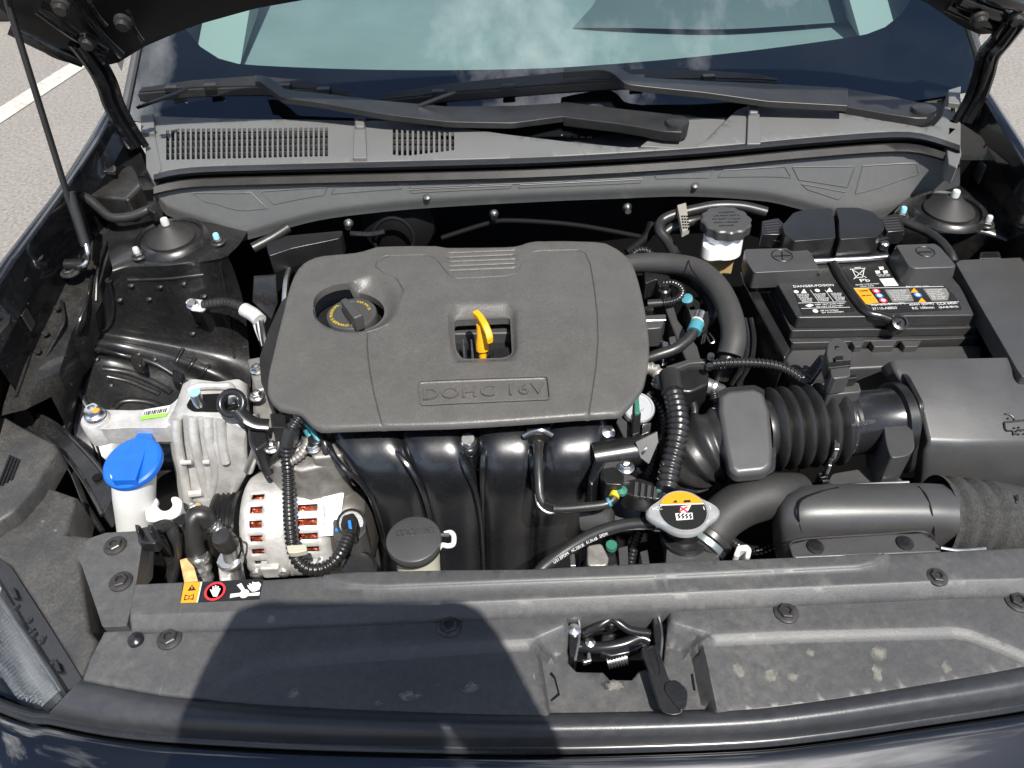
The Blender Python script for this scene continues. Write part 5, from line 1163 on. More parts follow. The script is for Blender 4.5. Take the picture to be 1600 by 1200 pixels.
# ------------------------------------------------------------------ air conditioning pipes at lower left
ac = thing('refrigerant_hose', 'black rubber hose with silver crimped fitting beside the alternator', 'hose', U(320, 890, .68))
tube('hose', [U(326, 816, .756), U(318, 806, .766), U(307, 806, .768), U(300, 816, .764), U(300, 838, .75), U(306, 862, .733), U(312, 880, .72)], .0115, M_RUB, ac, n=18)
tube('crimp', [U(309, 868, .734), U(318, 912, .70)], .0135, M_ALUB, ac, n=24, corr=(.010, .0016))
tube('spring_sleeve', [U(322, 812, .752), U(345, 832, .732)], .012, M_STEEL, ac, n=16, corr=(.0045, .003))
sp = thing('service_port', 'silver refrigerant service port with black cap, beside the alternator pulley', 'port', U(362, 890, .68))
lathe('cap', [(.012, 0), (.0125, .004), (.0122, .018), (.010, .0215), (0, .0225)], U(358, 852, .765), M_RUB, sp, axis=(-.15, -.1, 1), n=24)
tube('stem', [U(359, 850, .765), U(363, 872, .742), U(366, 905, .70)], [.0105, .010, .013], M_ALUB, sp, n=20)
lathe('collar', [(.014, 0), (.015, .002), (.015, .008), (.013, .010)], U(363, 878, .735), M_ALUB, sp, axis=(-.1, -.1, 1), n=24)
prism('pipe_block', US([(338, 868), (352, 862), (362, 905), (342, 908)], .725), .65, M_ALU, sp, .004)
tube('cap_strap', [U(364, 838, .785), U(376, 842, .78), U(377, 858, .765), U(372, 872, .75)], .0013, M_BLK, sp, n=6)
pt = prism('paper_tag', US([(281, 875), (291, 872), (303, 886), (309, 908), (288, 910)], .745), Vector((0, 0, -.0015)), mat('tan_paper', (.50, .30, .13), .7, var=.4, vscale=90), None, 0)
tag(pt, 'crumpled tan tag tucked behind the front strip near the silver hose fitting', 'tag')
cb_ = thing('loom_cable', 'taped black wiring loom dropping beside the white washer neck', 'cable', U(260, 880, .72))
tube('taped_loom', [U(246, 825, .80), U(262, 822, .79), U(272, 840, .775), U(274, 870, .745), U(268, 905, .71)], .0075, M_RUB, cb_, n=12)
tube('ribbed_loom', [U(248, 842, .80), U(260, 860, .765), U(268, 880, .74), U(272, 910, .70)], .006, M_CONV, cb_, n=12, corr=(.0045, .0014))
prism('bracket', US([(262, 815), (288, 800), (294, 806), (284, 822), (268, 824)], .775), .76, M_BLK, cb_, .002)

# ------------------------------------------------------------------ ground strap
gs = thing('ground_strap', 'wrapped ground cable with white terminal bolted to the left inner wall', 'cable', U(360, 480, .80))
prism('terminal', roundpoly(US([(289, 472), (296, 466), (320, 469), (321, 482), (315, 487), (298, 485)], .838), .003, 2), Vector((0, .002, -.004)), M_WHITE, gs, .0008)
lathe('terminal_bolt', [(.0085, 0), (.0085, .003), (.006, .004), (.0055, .008), (0, .008)], U(302, 477, .839), M_STEEL, gs, n=16, axis=(0, -.4, 1))
tube('wrapped_cable', [U(318, 477, .838), U(335, 474, .842), U(355, 473, .846), U(372, 478, .848), U(388, 486, .848)], .0075, M_RUB, gs, n=12, corr=(.006, .0007))
tube('white_wrap', [U(382, 484, .848), U(396, 492, .848), U(406, 501, .846)], .010, M_WHITE, gs, n=12)
for k in range(5): tube('wire', [U(396+k*3, 496, .846), U(400+k*3, 512+k*2, .84), U(408+k*2, 532+k*4, .83)], .0028, [M_WHITE, M_RUB, M_WHITE, M_RUB, M_STEEL][k], gs, n=6)
br = thing('heat_shield_bracket', 'folded dusty metal bracket standing between strut tower and engine', 'bracket', U(410, 430, .80))
prism('plate', [U(396, 432, .872), U(431, 430, .875), U(434, 474, .838), U(424, 500, .815), U(394, 472, .838)], Vector((0, .003, 0)), M_BODY, br, .002)
tube('pipe', [U(444, 478, .85), U(447, 440, .865), U(452, 420, .87)], .004, M_STEEL, br, n=8)
# ------------------------------------------------------------------ battery
BZ = .886
bt = thing('battery', 'black car battery with printed warning labels and terminal covers', 'battery', U(1380, 560, .70))
M_BAT = mat('battery_case', (0.022, 0.022, 0.0225), 0.36, bump=0.15, bscale=700, dust=0.14, dustcol=(.2, .19, .17), dscale=22)
lid = [(1246, 496), (1216, 445), (1207, 430), (1262, 402), (1400, 400), (1470, 412), (1500, 446), (1508, 460), (1523, 492)]
prism('lid', roundpoly(US(lid, BZ), .004, 3), .868, M_BAT, bt, .002)
prism('lid_flange', roundpoly(US([(1236, 517), (1205, 450), (1195, 425), (1262, 404), (1480, 404), (1528, 500), (1531, 512)], .868), .004, 3), .856, M_BAT, bt, .002)
prism('case', roundpoly(US([(1237, 536), (1200, 460), (1192, 430), (1262, 412), (1480, 412), (1530, 520), (1530, 528)], .855), .004, 3), .66, M_BAT, bt, .003)
for i, (x0, x1) in enumerate(((1330, 1352), (1360, 1402), (1408, 1440))):
    prism('case_notch', US([(x0, 532.5), (x1, 531.5), (x1-6, 541), (x0+6, 542)], .8555), .842, M_BLKM, bt, .001)
# vent channel with drain elbow
tube('vent_channel', [U(1300, 408, .889), U(1312, 432, .889), U(1330, 458, .889), U(1346, 480, .889), U(1358, 490, .888), U(1375, 494, .887), U(1392, 500, .886)], .0058, M_BLK, bt, n=10)
lathe('drain_elbow', [(.0105, -.012), (.0105, .003), (.007, .004), (.0065, .001), (0, .001)], U(1405, 505, .884), M_BLK, bt, axis=(.1, -.5, 1), n=24)
tube('drain_slot', [U(1402, 508, .8865), U(1408, 502, .8895)], .0011, M_DARK, bt, n=6)
# printed labels
lb = decal('left_label', roundpoly(US([(1238, 447), (1308, 442), (1337, 486), (1254, 492)], BZ+.0008), .003, 2), M_PRTB, bt)
nz = Vector((0, 0, 1)); T0 = BZ+.001
def tx(s, x0, y0, x1, y1, h, m=M_WTXT, par=None, name='print', z=T0): return text(name, s, U(x0, y0, z), U(x1, y1, z), h, m, par, ext=.0002, lift=.0003)
tx('DANGER/POISON', 1240, 449.5, 1303, 447, .0042, par=lb)
for i, (x, y) in enumerate(((1244, 456), (1256, 455), (1277, 454), (1296, 453))):
    if i in (0, 2): lathe('pictogram', [(.0032, 0), (.0032, .0003), (.0022, .0003)], U(x, y, T0), M_WTXT, lb, n=18)
    else: decal('pictogram', US([(x-4.5, y+3), (x, y-4), (x+5, y+3)], T0+.0003), M_WTXT, lb, .0003)
for r_ in range(6):
    for c_, (xa, w) in enumerate(((1245, 19), (1273, 17), (1298, 17))):
        o = r_*1.7; tx(['SHIELD EYES', 'NO SPARKS', 'FLAMES', 'SULFURIC', 'ACID CAN', 'SMOKING'][(r_+c_*2) % 6], xa+o, 461.5+r_*2.1-c_*1, xa+w+o-(r_ % 3)*2, 461+r_*2.1-c_*1, .0017, par=lb)
for c_ in (1266, 1289): bar('divider', U(c_, 453, T0+.0003), U(c_+14, 472, T0+.0003), .0006, .0003, M_WTXT, lb, 0)
for (ya, yb, x0, x1) in ((473.5, 471.5, 1247, 1322), (482, 480, 1252, 1328)): bar('divider', U(x0, ya, T0+.0003), U(x1, yb, T0+.0003), .0006, .0003, M_WTXT, lb, 0)
tx('KEEP VENT CAPS TIGHT', 1274, 477, 1320, 475, .0020, par=lb); tx('DO NOT TIP BATTERY', 1276, 480.5, 1318, 478.5, .0018, par=lb); tx('KEEP OUT OF REACH', 1282, 486.5, 1310, 485.5, .0020, par=lb); tx('OF CHILDREN', 1284, 489.5, 1318, 488, .0018, par=lb)
decal('pictogram', US([(1258, 477.5), (1265, 474.5), (1272, 476.5), (1265, 480)], T0+.0003), M_WTXT, lb, .0003); lathe('pictogram', [(.0034, 0), (.0034, .0003), (.002, .0003)], U(1274, 486, T0), M_WTXT, lb, n=16)
rb_ = decal('right_label', roundpoly(US([(1313, 414), (1385, 408), (1412, 440), (1470, 440), (1492, 462), (1504, 483), (1362, 490), (1340, 462)], BZ+.0008), .003, 2), M_PRTB, bt)
# crossed bin, Pb, recycling arrows
for a, b in (((1329, 420), (1354, 434)), ((1351, 420), (1334, 436)), ((1328, 421), (1352, 419)), ((1332, 422), (1338, 434)), ((1350, 421), (1348, 433)), ((1338, 434), (1348, 433)), ((1335, 418.5), (1345, 417.5))):
    bar('bin_stroke', U(*a, T0+.0003), U(*b, T0+.0003), .0010, .0003, M_WTXT, rb_, 0)
tx('Pb', 1345, 441, 1360, 440, .0062, par=rb_)
for k in range(3):
    a = 2*math.pi*k/3+.5; cx, cy = 1377+7*math.cos(a), 423+4*math.sin(a); decal('recycling_arrow', US([(cx-4, cy-2), (cx+3, cy-2.6), (cx+4.5, cy+1.5), (cx-2, cy+2.6)], T0+.0003), M_WTXT, rb_, .0003)
tx('SEALED BATTERY', 1370, 430.5, 1391, 429.6, .0016, par=rb_); tx('DO NOT OPEN', 1373, 432.5, 1391, 431.5, .0014, par=rb_)
decal('white_patch', US([(1374, 435.5), (1396, 434.5), (1404, 446), (1382, 447)], T0+.0004), M_LABW, rb_, .0003)
tx('SEALED TYPE BATTERY', 1337, 446, 1374, 444, .0016, par=rb_); tx('LEAD ACID', 1344, 448.3, 1366, 447.3, .0014, par=rb_); tx('MANUFACTURED IN KOREA 2022', 1413, 446, 1468, 444, .0022, par=rb_); tx('BATTERY CO.', 1416, 448.8, 1452, 447.4, .0018, par=rb_)
og = decal('orange_field', US([(1334, 451), (1356, 450), (1373, 472.5), (1353, 475)], T0+.0005), M_ORNG, rb_, .0003)
tx('WARNING', 1343, 456, 1357, 455, .0022, M_PRTB, og, z=T0+.0006); tx('KEEP AWAY', 1347, 463, 1362, 462, .0018, M_PRTB, og, z=T0+.0006)
fr_ = [(1333, 450.5), (1470, 447), (1480, 451), (1484, 458), (1482, 462), (1502, 472)]
for a, b in (((1333, 450.5), (1474, 447.5)), ((1356, 475.5), (1498, 471.5))): bar('frame_line', U(*a, T0+.0003), U(*b, T0+.0003), .0007, .0003, M_WTXT, rb_, 0)
for x, y, m_ in ((1369, 455, M_RED), (1374, 462, M_BPRT), (1380, 469.5, M_RED), (1434, 461, M_BPRT)): lathe('pictogram', [(.0048, 0), (.0048, .0003), (0, .0003)], U(x, y, T0+.0003), m_, rb_, n=20); lathe('pictogram_core', [(.0028, 0), (.0028, .0006), (0, .0006)], U(x, y, T0+.0003), M_LABW, rb_, n=14)
for x, y in ((1429, 454), (1441, 469)): decal('pictogram', US([(x-6, y+3), (x-1, y-4), (x+6, y+2.6)], T0+.0006), M_ORNG, rb_, .0003)
decal('grey_field', US([(1382, 452.5), (1420, 451), (1428, 470.5), (1395, 472)], T0+.0003), mat('label_grey', (.12, .12, .115), .6), rb_, .0002); decal('grey_field', US([(1442, 451), (1478, 450), (1483, 459), (1481, 469), (1456, 470)], T0+.0003), MATS['label_grey'], rb_, .0002)
for r_ in range(6): tx(['FLAMMABLE GAS EXPLODE', 'FLUSH EYES AT ONCE', 'POISON CAUSES BURNS', 'KEEP FROM CHILDREN', 'NO SPARKS OR FLAME', 'SEE MANUAL FIRST'][r_], 1387+r_*1.9, 455.5+r_*2.7, 1416+r_*1.9-(r_ % 3)*3, 454.6+r_*2.7, .0015, par=rb_, z=T0+.0005); tx(['WEAR EYE GUARD', 'EXPLOSIVE GAS', 'CORROSIVE ACID', 'READ NOTES', 'KEEP UPRIGHT', 'NO FLAMES'][r_], 1446+r_*2.2, 454+r_*2.7, 1472+r_*1.6-(r_ % 2)*4, 453.2+r_*2.7, .0015, par=rb_, z=T0+.0005)
tx('AGM60L-DIN(12V)', 1362, 479, 1415, 476, .0046, par=rb_); tx('37110-AB820', 1364, 484.5, 1402, 482.5, .0042, par=rb_); tx('60AH (20HR)', 1422, 478.5, 1460, 476.5, .0044, par=rb_); tx('RC 100min', 1426, 483.5, 1460, 482, .0040, par=rb_); tx('CCA 640A', 1465, 477, 1496, 475, .0044, par=rb_); tx('(SAE/EN)', 1468, 482.5, 1498, 481, .0040, par=rb_)
# terminal covers
pc = thing('positive_terminal_cover', 'black box cover with a plus sign on the battery rear left', 'terminal cover', U(1220, 420, .87))
prism('box', roundpoly(US([(1163, 389), (1258, 386), (1268, 396), (1281, 421), (1178, 426), (1168, 410)], .906), .004, 3), .880, M_BLKM, pc, .0025)
prism('foot', US([(1176, 431), (1282, 425), (1284, 432), (1270, 438), (1182, 440)], .886), .866, M_BLK, pc, .002)
for i in range(5): prism('latch_tooth', US([(1192+i*14, 431-i*.6), (1199+i*14, 431-i*.6), (1200+i*14, 437-i*.6), (1194+i*14, 437-i*.6)], .892), .882, M_BLKM, pc, .0008)
c_ = U(1222, 399, .9065); rr_ = (U(1239, 399, .9065)-c_).length
lathe('sign_ring', [(rr_*.88, 0), (rr_*.94, .0006), (rr_, 0)], c_, M_BLK, pc, n=28, cap=False); bar('plus_sign', U(1210, 400, .907), U(1235, 399, .907), .0012, .0008, M_BLK, pc, 0); bar('plus_sign', U(1222, 393, .907), U(1223, 406, .907), .0012, .0008, M_BLK, pc, 0)
nc = thing('negative_terminal_cover', 'black box cover with a minus sign on the battery rear right', 'terminal cover', U(1450, 420, .87))
prism('box', roundpoly(US([(1400, 382), (1461, 380), (1470, 386), (1494, 414), (1492, 417), (1430, 419), (1420, 415)], .914), .003, 3), .884, M_BLKM, nc, .002, grow=.004)
c_ = U(1446, 393, .9145); rr_ = (U(1461, 393, .9145)-c_).length
lathe('sign_ring', [(rr_*.86, 0), (rr_*.93, .0006), (rr_, 0)], c_, M_BLK, nc, n=28, cap=False); bar('minus_sign', U(1436, 394, .915), U(1456, 393, .915), .0030, .0010, M_BLK, nc, .0004)
ncb = thing('negative_cable', 'black ground cable curving from the connectors to the negative terminal cover', 'cable', U(1450, 360, .86))
tube('cable', [U(1395, 340, .905), U(1420, 350, .905), U(1448, 362, .905), U(1470, 378, .905), U(1484, 396, .905), U(1490, 410, .90)], .0062, M_RUB, ncb, n=12)
btb = thing('battery_tray', 'black plastic tray holding the front of the battery', 'tray', U(1380, 600, .60))
prism('tray_front', US([(1236, 545), (1533, 538), (1536, 544), (1534, 566), (1238, 580), (1226, 560)], .846), .62, M_BLKM, btb, .004)
prism('clamp_pad', US([(1228, 562), (1300, 560), (1300, 600), (1232, 605)], .83), .62, M_BLK, btb, .004)
prism('side_wall', US([(1160, 440), (1176, 435), (1236, 545), (1226, 560)], .87), .62, M_BLK, btb, .003)
lw = prism('side_label', [U(1157, 425, .872), U(1160, 432, .872), U(1167, 468, .835), U(1163, 458, .835)], Vector((.001, 0, 0)), M_LABW, btb, 0)

# ------------------------------------------------------------------ control unit with lever connectors
cu = thing('control_unit', 'black control unit with two large lever locked connectors behind the battery', 'control unit', U(1300, 380, .82))
prism('base', US([(1198, 378), (1385, 372), (1390, 400), (1200, 406)], .888), .84, M_BLK, cu, .002)
for sgn_, xo in ((1, 0), (-1, 0)):
    if sgn_ > 0: q = [(1222, 352), (1240, 332), (1262, 326), (1300, 325), (1304, 345), (1306, 372), (1240, 377), (1226, 366)]
    else: q = [(1311, 344), (1306, 324), (1340, 324), (1362, 330), (1380, 345), (1382, 358), (1370, 370), (1312, 374)]
    cn = prism('connector', roundpoly(US(q, .922), .004, 3), .885, M_BLK, cu, .004)
    qq = [(1234, 355), (1245, 357), (1275, 345), (1302, 346), (1304, 372), (1238, 377)] if sgn_ > 0 else [(1313, 346), (1335, 346), (1365, 356), (1372, 352), (1374, 368), (1314, 374)]
    prism('connector_face', roundpoly(US(qq, .912), .003, 2), .885, M_BLKM, cn, .002)
    lv = [(1202, 365), (1228, 367), (1250, 363), (1270, 364), (1276, 370), (1262, 380), (1225, 378), (1202, 374)] if sgn_ > 0 else [(1338, 368), (1350, 362), (1372, 364), (1395, 358), (1414, 359), (1414, 366), (1392, 370), (1362, 378), (1340, 376)]
    le = prism('lever', roundpoly(US(lv, .903), .003, 2), .892, M_BLK, cu, .002)
    lathe('lever_pivot', [(.0065, 0), (.0065, .003), (.004, .004), (0, .004)], U(1261 if sgn_ > 0 else 1352, 372, .903), M_GLOSS, le, n=18)
    bx = [(1190, 345), (1216, 340), (1228, 352), (1222, 366), (1190, 366)] if sgn_ > 0 else [(1376, 340), (1396, 334), (1412, 350), (1414, 360), (1386, 362)]
    lt = prism('lever_grip', roundpoly(US(bx, .912), .002, 2), .89, M_BLK, cu, .002)
    for k in range(5):
        a = (1192+(0 if sgn_ > 0 else 186)+k*1.5, 347+k*4-(5 if sgn_ < 0 else 0)); bar('grip_ridge', U(*a, .9125), U(a[0]+24, a[1]-2, .9125), .0012, .0010, M_BLKM, lt, 0)
tube('steel_rod', [U(1270, 408, .892), U(1340, 405, .892), U(1388, 401, .892)], .0038, M_STEEL, cu, n=10)
prism('mount_tab', US([(1221, 379), (1241, 378), (1242, 388), (1222, 389)], .897), .885, M_BLKM, cu, .001)
for x, y in ((1380, 388),): lathe('stud_cap', [(.006, 0), (.006, .008), (.004, .010), (0, .010)], U(x, y, .892), M_STEEL, cu, n=14)

# ------------------------------------------------------------------ fuse box at the right edge
fb = thing('fuse_box', 'large black fuse box lid cut by the right edge of the picture', 'fuse box', U(1570, 500, .74))
prism('lid', roundpoly(US([(1493, 410), (1500, 406), (1620, 401), (1650, 402), (1660, 590), (1604, 588), (1597, 588), (1591, 580)], .893), .005, 3), .868, M_BLKM, fb, .003)
prism('case', US([(1505, 420), (1640, 415), (1650, 620), (1606, 610), (1598, 608)], .866), .66, M_BLK, fb, .003)
prism('latch', US([(1532, 393), (1562, 392), (1566, 403), (1530, 404)], .892), .87, M_BLK, fb, .002)
prism('latch_window', US([(1537, 395.5), (1557, 395), (1559, 401), (1536, 401.5)], .8927), .888, M_DARK, fb, .0)

# ------------------------------------------------------------------ brake fluid reservoir
brr = thing('brake_fluid_reservoir', 'translucent brake fluid reservoir with scalloped black cap', 'reservoir', U(1125, 390, .80))
bc = U(1135, 342, .925)
n = 96; v = []; f = []
prof = [(.0315, -.016), (.0335, -.014), (.0335, -.002), (.0315, 0), (.028, .0004), (0, .0004)]
for r_, h in prof:
    for k in range(n):
        a = 2*math.pi*k/n; q = 1+.035*math.cos(a*12)*(1 if r_ > .029 else 0); v.append(bc+Vector((r_*q*math.cos(a), r_*q*math.sin(a), h)))
for i in range(len(prof)-1):
    for k in range(n): f.append([i*n+k, i*n+(k+1) % n, (i+1)*n+(k+1) % n, (i+1)*n+k])
f.append(list(range(n))); f.append([(len(prof)-1)*n+k for k in range(n)])
capo = mesh('cap', v, f, M_BLKM, brr, 0, 35)
for i, s_ in enumerate(('WARNING', 'USE ONLY DOT 3', 'OR DOT 4 FLUID', 'FROM A SEALED', 'CONTAINER')):
    w_ = [12, 20, 22, 19, 12][i]; yy = 332+i*5.2; tx(s_, 1135-w_, yy+1, 1135+w_, yy, .0026, M_BLK, capo, z=bc.z+.0005)
M_MILK = mat('milky_plastic', (0.80, 0.79, 0.78), 0.35, sss=0.4)
prism('tank_upper', roundpoly(US([(1100, 362), (1115, 352), (1150, 352), (1155, 372), (1152, 386), (1110, 390), (1098, 384)], .898), .005, 3), .878, M_MILK, brr, .004)
prism('tank_lower', roundpoly(US([(1096, 372), (1112, 370), (1152, 372), (1150, 392), (1102, 396), (1096, 390)], .880), .004, 3), .84, mat('fluid_amber', (.36, .26, .12), .3, sss=.3), brr, .004)
tube('filler_neck', [bc+Vector((0, 0, -.012)), bc+Vector((0, -.004, -.05))], .027, M_MILK, brr, n=24)
bh = thing('brake_vacuum_hose', 'pair of black hoses looping behind the brake reservoir, held by a pale clip', 'hose', U(1060, 370, .86))
tube('hose', [U(1056, 400, .885), U(1044, 378, .892), U(1031, 360, .90), U(1034, 346, .905), U(1050, 337, .91), U(1085, 328, .914), U(1120, 322, .916), U(1160, 323, .916), U(1198, 332, .912)], .0075, M_RUB, bh, n=14)
tube('hose', [U(1037, 366, .890), U(1050, 356, .896), U(1080, 346, .902), U(1105, 342, .90)], .0072, M_RUB, bh, n=14)
M_CLIP = mat('pale_clip', (.22, .205, .175), .5)
cl = prism('hose_clip', US([(1058, 320), (1072, 316), (1078, 356), (1066, 362)], .925), .915, M_CLIP, bh, .0012)
for r_ in range(5):
    for c2 in range(3): prism('clip_hole', US([(1064+c2*4+r_*.6, 337+r_*4.4), (1067+c2*4+r_*.6, 336.4+r_*4.4), (1067.4+c2*4+r_*.6, 339+r_*4.4), (1064.4+c2*4+r_*.6, 339.6+r_*4.4)], .9253), .922, M_DARK, cl, 0)

# ------------------------------------------------------------------ coolant hoses right of the engine cover
hh = thing('heater_hose', 'thick grey foam sleeved hose arching right of the engine cover', 'hose', U(1100, 500, .80))
tube('sleeve', [U(975, 414, .880), U(1000, 411, .884), U(1030, 411, .888), U(1062, 414, .892), U(1090, 422, .895), U(1115, 442, .895), U(1132, 468, .893), U(1143, 500, .888), U(1146, 530, .880), U(1140, 556, .868)], [.0125, .0135, .0140, .0142, .0145, .0148, .0150, .0152, .0155, .0158], M_FOAM, hh, n=24)
tube('seam', [U(1076, 407, .909), U(1080, 420, .911), U(1092, 436, .908)], .0008, M_DARK, hh, n=6)
tube('inner_hose', [U(1140, 548, .868), U(1134, 566, .860), U(1126, 590, .84)], .0105, M_RUB, hh, n=16)
ih = thing('bypass_hose', 'smaller black hose curving inside the thick foam sleeved hose', 'hose', U(1100, 480, .78))
tube('hose', [U(1066, 424, .858), U(1082, 438, .86), U(1100, 456, .86), U(1112, 478, .858), U(1112, 494, .852), U(1098, 506, .84)], .0085, M_RUB, ih, n=14)
for nm, pts in (('brake pipe', [(1165, 500, .86), (1166, 540, .85), (1160, 575, .83), (1140, 610, .80)]), ('pipe', [(1172, 498, .86), (1176, 535, .85), (1170, 570, .83), (1150, 600, .80)])):
    pass
pp = thing('metal_pipes', 'two thin dark pipes running down beside the battery tray', 'pipe', U(1165, 560, .78))
for dx in (0, 10): tube('pipe', [U(1163+dx, 498, .862), U(1168+dx, 530, .852), U(1163+dx, 565, .835), U(1143+dx, 600, .80)], .0034, M_GLOSS, pp, n=8)

# ------------------------------------------------------------------ assorted hardware at the right end of the engine
rh = thing('engine_harness_bracket', 'black bracket with small connectors at the right end of the engine', 'bracket', U(1060, 540, .76))
prism('rail', US([(1025, 440), (1040, 434), (1060, 500), (1090, 540), (1100, 575), (1080, 580), (1062, 540), (1046, 500)], .862), .80, M_BLKM, rh, .003)
prism('upper_block', roundpoly(US([(1006, 424), (1012, 418), (1036, 416), (1046, 430), (1050, 445), (1030, 448), (1026, 436), (1008, 443)], .878), .003, 2), .85, M_BLK, rh, .003)
tube('stub', [U(990, 424, .872), U(1006, 425, .872)], .007, M_RUB, rh, n=12, corr=(.004, .001))
tube('loop_conduit', [U(1036, 443, .876), U(1050, 442, .880), U(1062, 448, .880), U(1066, 458, .878), U(1058, 468, .876), U(1040, 473, .874), U(1014, 475, .872)], .0052, M_CONV, rh, n=12, corr=(.0042, .0012))
tube('conduit_wrap', [U(1012, 475, .873), U(1034, 473.5, .875)], .0058, M_RUB, rh, n=12)
lathe('post', [(.0085, -.02), (.0085, .004), (.006, .006), (.005, .012), (0, .012)], U(1038, 456, .868), M_BLK, rh, n=18)
prism('coil', roundpoly(US([(1006, 492), (1042, 490), (1034, 512), (1008, 514)], .872), .003, 2), .84, M_BLKM, rh, .002)
tube('coil_edge', [U(1008, 501, .8735), U(1040, 500, .8735)], .0012, M_STEEL, rh, n=6)
lathe('bolt_head', [(.006, -.004), (.006, .003), (0, .004)], U(1014, 485, .868), M_BLK, rh, n=12)
for q, mm in (([(1070, 468), (1082, 464), (1094, 472), (1094, 484), (1078, 486), (1072, 478)], M_BLK), ([(1075, 480), (1086, 476), (1090, 492), (1080, 496)], M_BLKM), ([(1102, 488), (1108, 484), (1107, 508), (1100, 512), (1094, 500)], M_BLKM), ([(1045, 526), (1056, 524), (1058, 536), (1047, 538)], M_BLKM), ([(1035, 532), (1044, 534), (1046, 544), (1036, 546)], M_STEEL)):
    prism('connector', roundpoly(US(q, .874), .002, 2), .845, mm, rh, .0015)
lathe('blue_collar', [(.0075, 0), (.0075, .006), (.005, .007), (0, .007)], U(1074, 470, .872), M_TEAL, rh, axis=(-.3, -.3, 1), n=16)
fh = thing('fuel_hose', 'fuel hose with teal quick connector rising beside the engine cover', 'hose', U(1050, 550, .80))
tube('hose', [U(1012, 560, .868), U(1030, 554, .872), U(1055, 545, .876), U(1075, 530, .880), U(1086, 514, .884)], .0070, M_RUB, fh, n=14)
tube('quick_connector', [U(1084, 519, .8835), U(1087, 511, .885), U(1090, 505, .886)], .0088, M_TEAL, fh, n=16)
tube('connector_ring', [U(1088.5, 505, .886), U(1090, 502, .8865)], .0082, M_CREAM, fh, n=14)
tube('metal_nozzle', [U(1090, 502, .887), U(1095, 489, .890)], .0068, M_STEEL, fh, n=14)
prism('spring_lock', US([(1098, 494), (1107, 485), (1109, 500), (1104, 514), (1097, 518), (1095, 506)], .886), .878, M_BLK, fh, .0012)
tube('wire_loop', [U(1108, 520, .87), U(1116, 532, .868), U(1110, 536, .866), U(1104, 524, .868)], .001, M_STEEL, fh, n=6)
hz_ = thing('thermostat_housing', 'black thermostat housing with wrapped cable below the fuel hose', 'housing', U(1070, 600, .76))
prism('housing', roundpoly(US([(1038, 575), (1072, 562), (1102, 562), (1108, 580), (1108, 600), (1080, 612), (1050, 610), (1036, 596)], .866), .005, 3), .78, M_BLK, hz_, .004)
prism('top_rib', US([(1040, 572), (1078, 560), (1104, 560), (1104, 566), (1078, 568), (1046, 580)], .872), .862, M_BLKM, hz_, .0015)
tube('wrapped_cable', [U(1008, 575, .872), U(1022, 578, .870), U(1030, 590, .866), U(1026, 606, .856)], .0085, M_ALUD, hz_, n=12, corr=(.005, .0016))
tube('pipe_stub', [U(1100, 600, .84), U(1110, 605, .836), U(1125, 612, .825)], .010, M_ALUB, hz_, n=16)
tube('hose_clamp', [U(1112, 604, .836), U(1116, 606, .835)], .0118, M_STEEL, hz_, n=16)
hc_ = thing('horizontal_conduit', 'ribbed black conduit running from the engine to the air flow sensor', 'cable', U(1190, 570, .84))
tube('conduit', [U(1112, 569, .882), U(1140, 567, .884), U(1175, 567, .884), U(1205, 570, .884), U(1228, 577, .882), U(1246, 588, .878), U(1258, 600, .872)], .0062, M_CONV, hc_, n=14, corr=(.0046, .0014))
tube('conduit_end', [U(1258, 600, .872), U(1272, 580, .872), U(1288, 560, .874)], .0068, M_CONV, hc_, n=14, corr=(.0046, .0014))
tube('joint', [U(1252, 592, .875), U(1262, 598, .873)], .0085, M_RUB, hc_, n=14)
for x, y in ((1110, 560), (1108, 576)): lathe('steel_clip', [(.004, 0), (.004, .006), (0, .006)], U(x, y, .88), M_STEEL, hc_, n=10)
tube('upper_conduit', [U(985, 402, .880), U(996, 392, .885), U(1010, 392, .885), U(1020, 400, .88)], .0055, M_CONV, hc_, n=12, corr=(.0045, .0014))
# vertical conduit and gauge by the cover corner
vc = thing('vertical_conduit', 'fat ribbed conduit hanging between engine cover corner and air duct', 'cable', U(1055, 700, .78))
tube('conduit', [U(1050, 608, .878), U(1058, 640, .876), U(1060, 668, .872), U(1055, 700, .866), U(1046, 735, .858), U(1042, 765, .852)], .0118, M_CONV, vc, n=20, corr=(.0075, .0026))
tube('sleeve', [U(1046, 585, .880), U(1051, 614, .878)], .0128, M_RUB, vc, n=18, smooth=60)
gc_ = thing('pulse_damper', 'round silver damper with green paint marks under the cover corner', 'damper', U(1000, 640, .82))
lathe('disc', [(.019, -.006), (.019, .001), (.0175, .003), (.0155, .003), (.0150, .0015), (.006, .0015), (.005, .004), (0, .004)], U(998, 637, .862), mat('grey_alloy', (.48, .50, .51), .35, metal=.7), gc_, axis=(.15, -.35, 1), n=36)
prism('strap', US([(991, 617), (998, 615), (1000, 645), (992, 646)], .871), .865, M_GRNP, gc_, .001)
prism('plug', US([(988, 644), (1002, 642), (1000, 676), (988, 680)], .868), .84, M_BLK, gc_, .002)
prism('bracket', US([(965, 648), (975, 646), (990, 672), (985, 686), (975, 684), (963, 660)], .85), .82, M_BLKM, gc_, .002)
prism('tin_tab', US([(1004, 662), (1018, 660), (1014, 675), (1002, 680)], .855), .84, M_STEEL, gc_, .001)
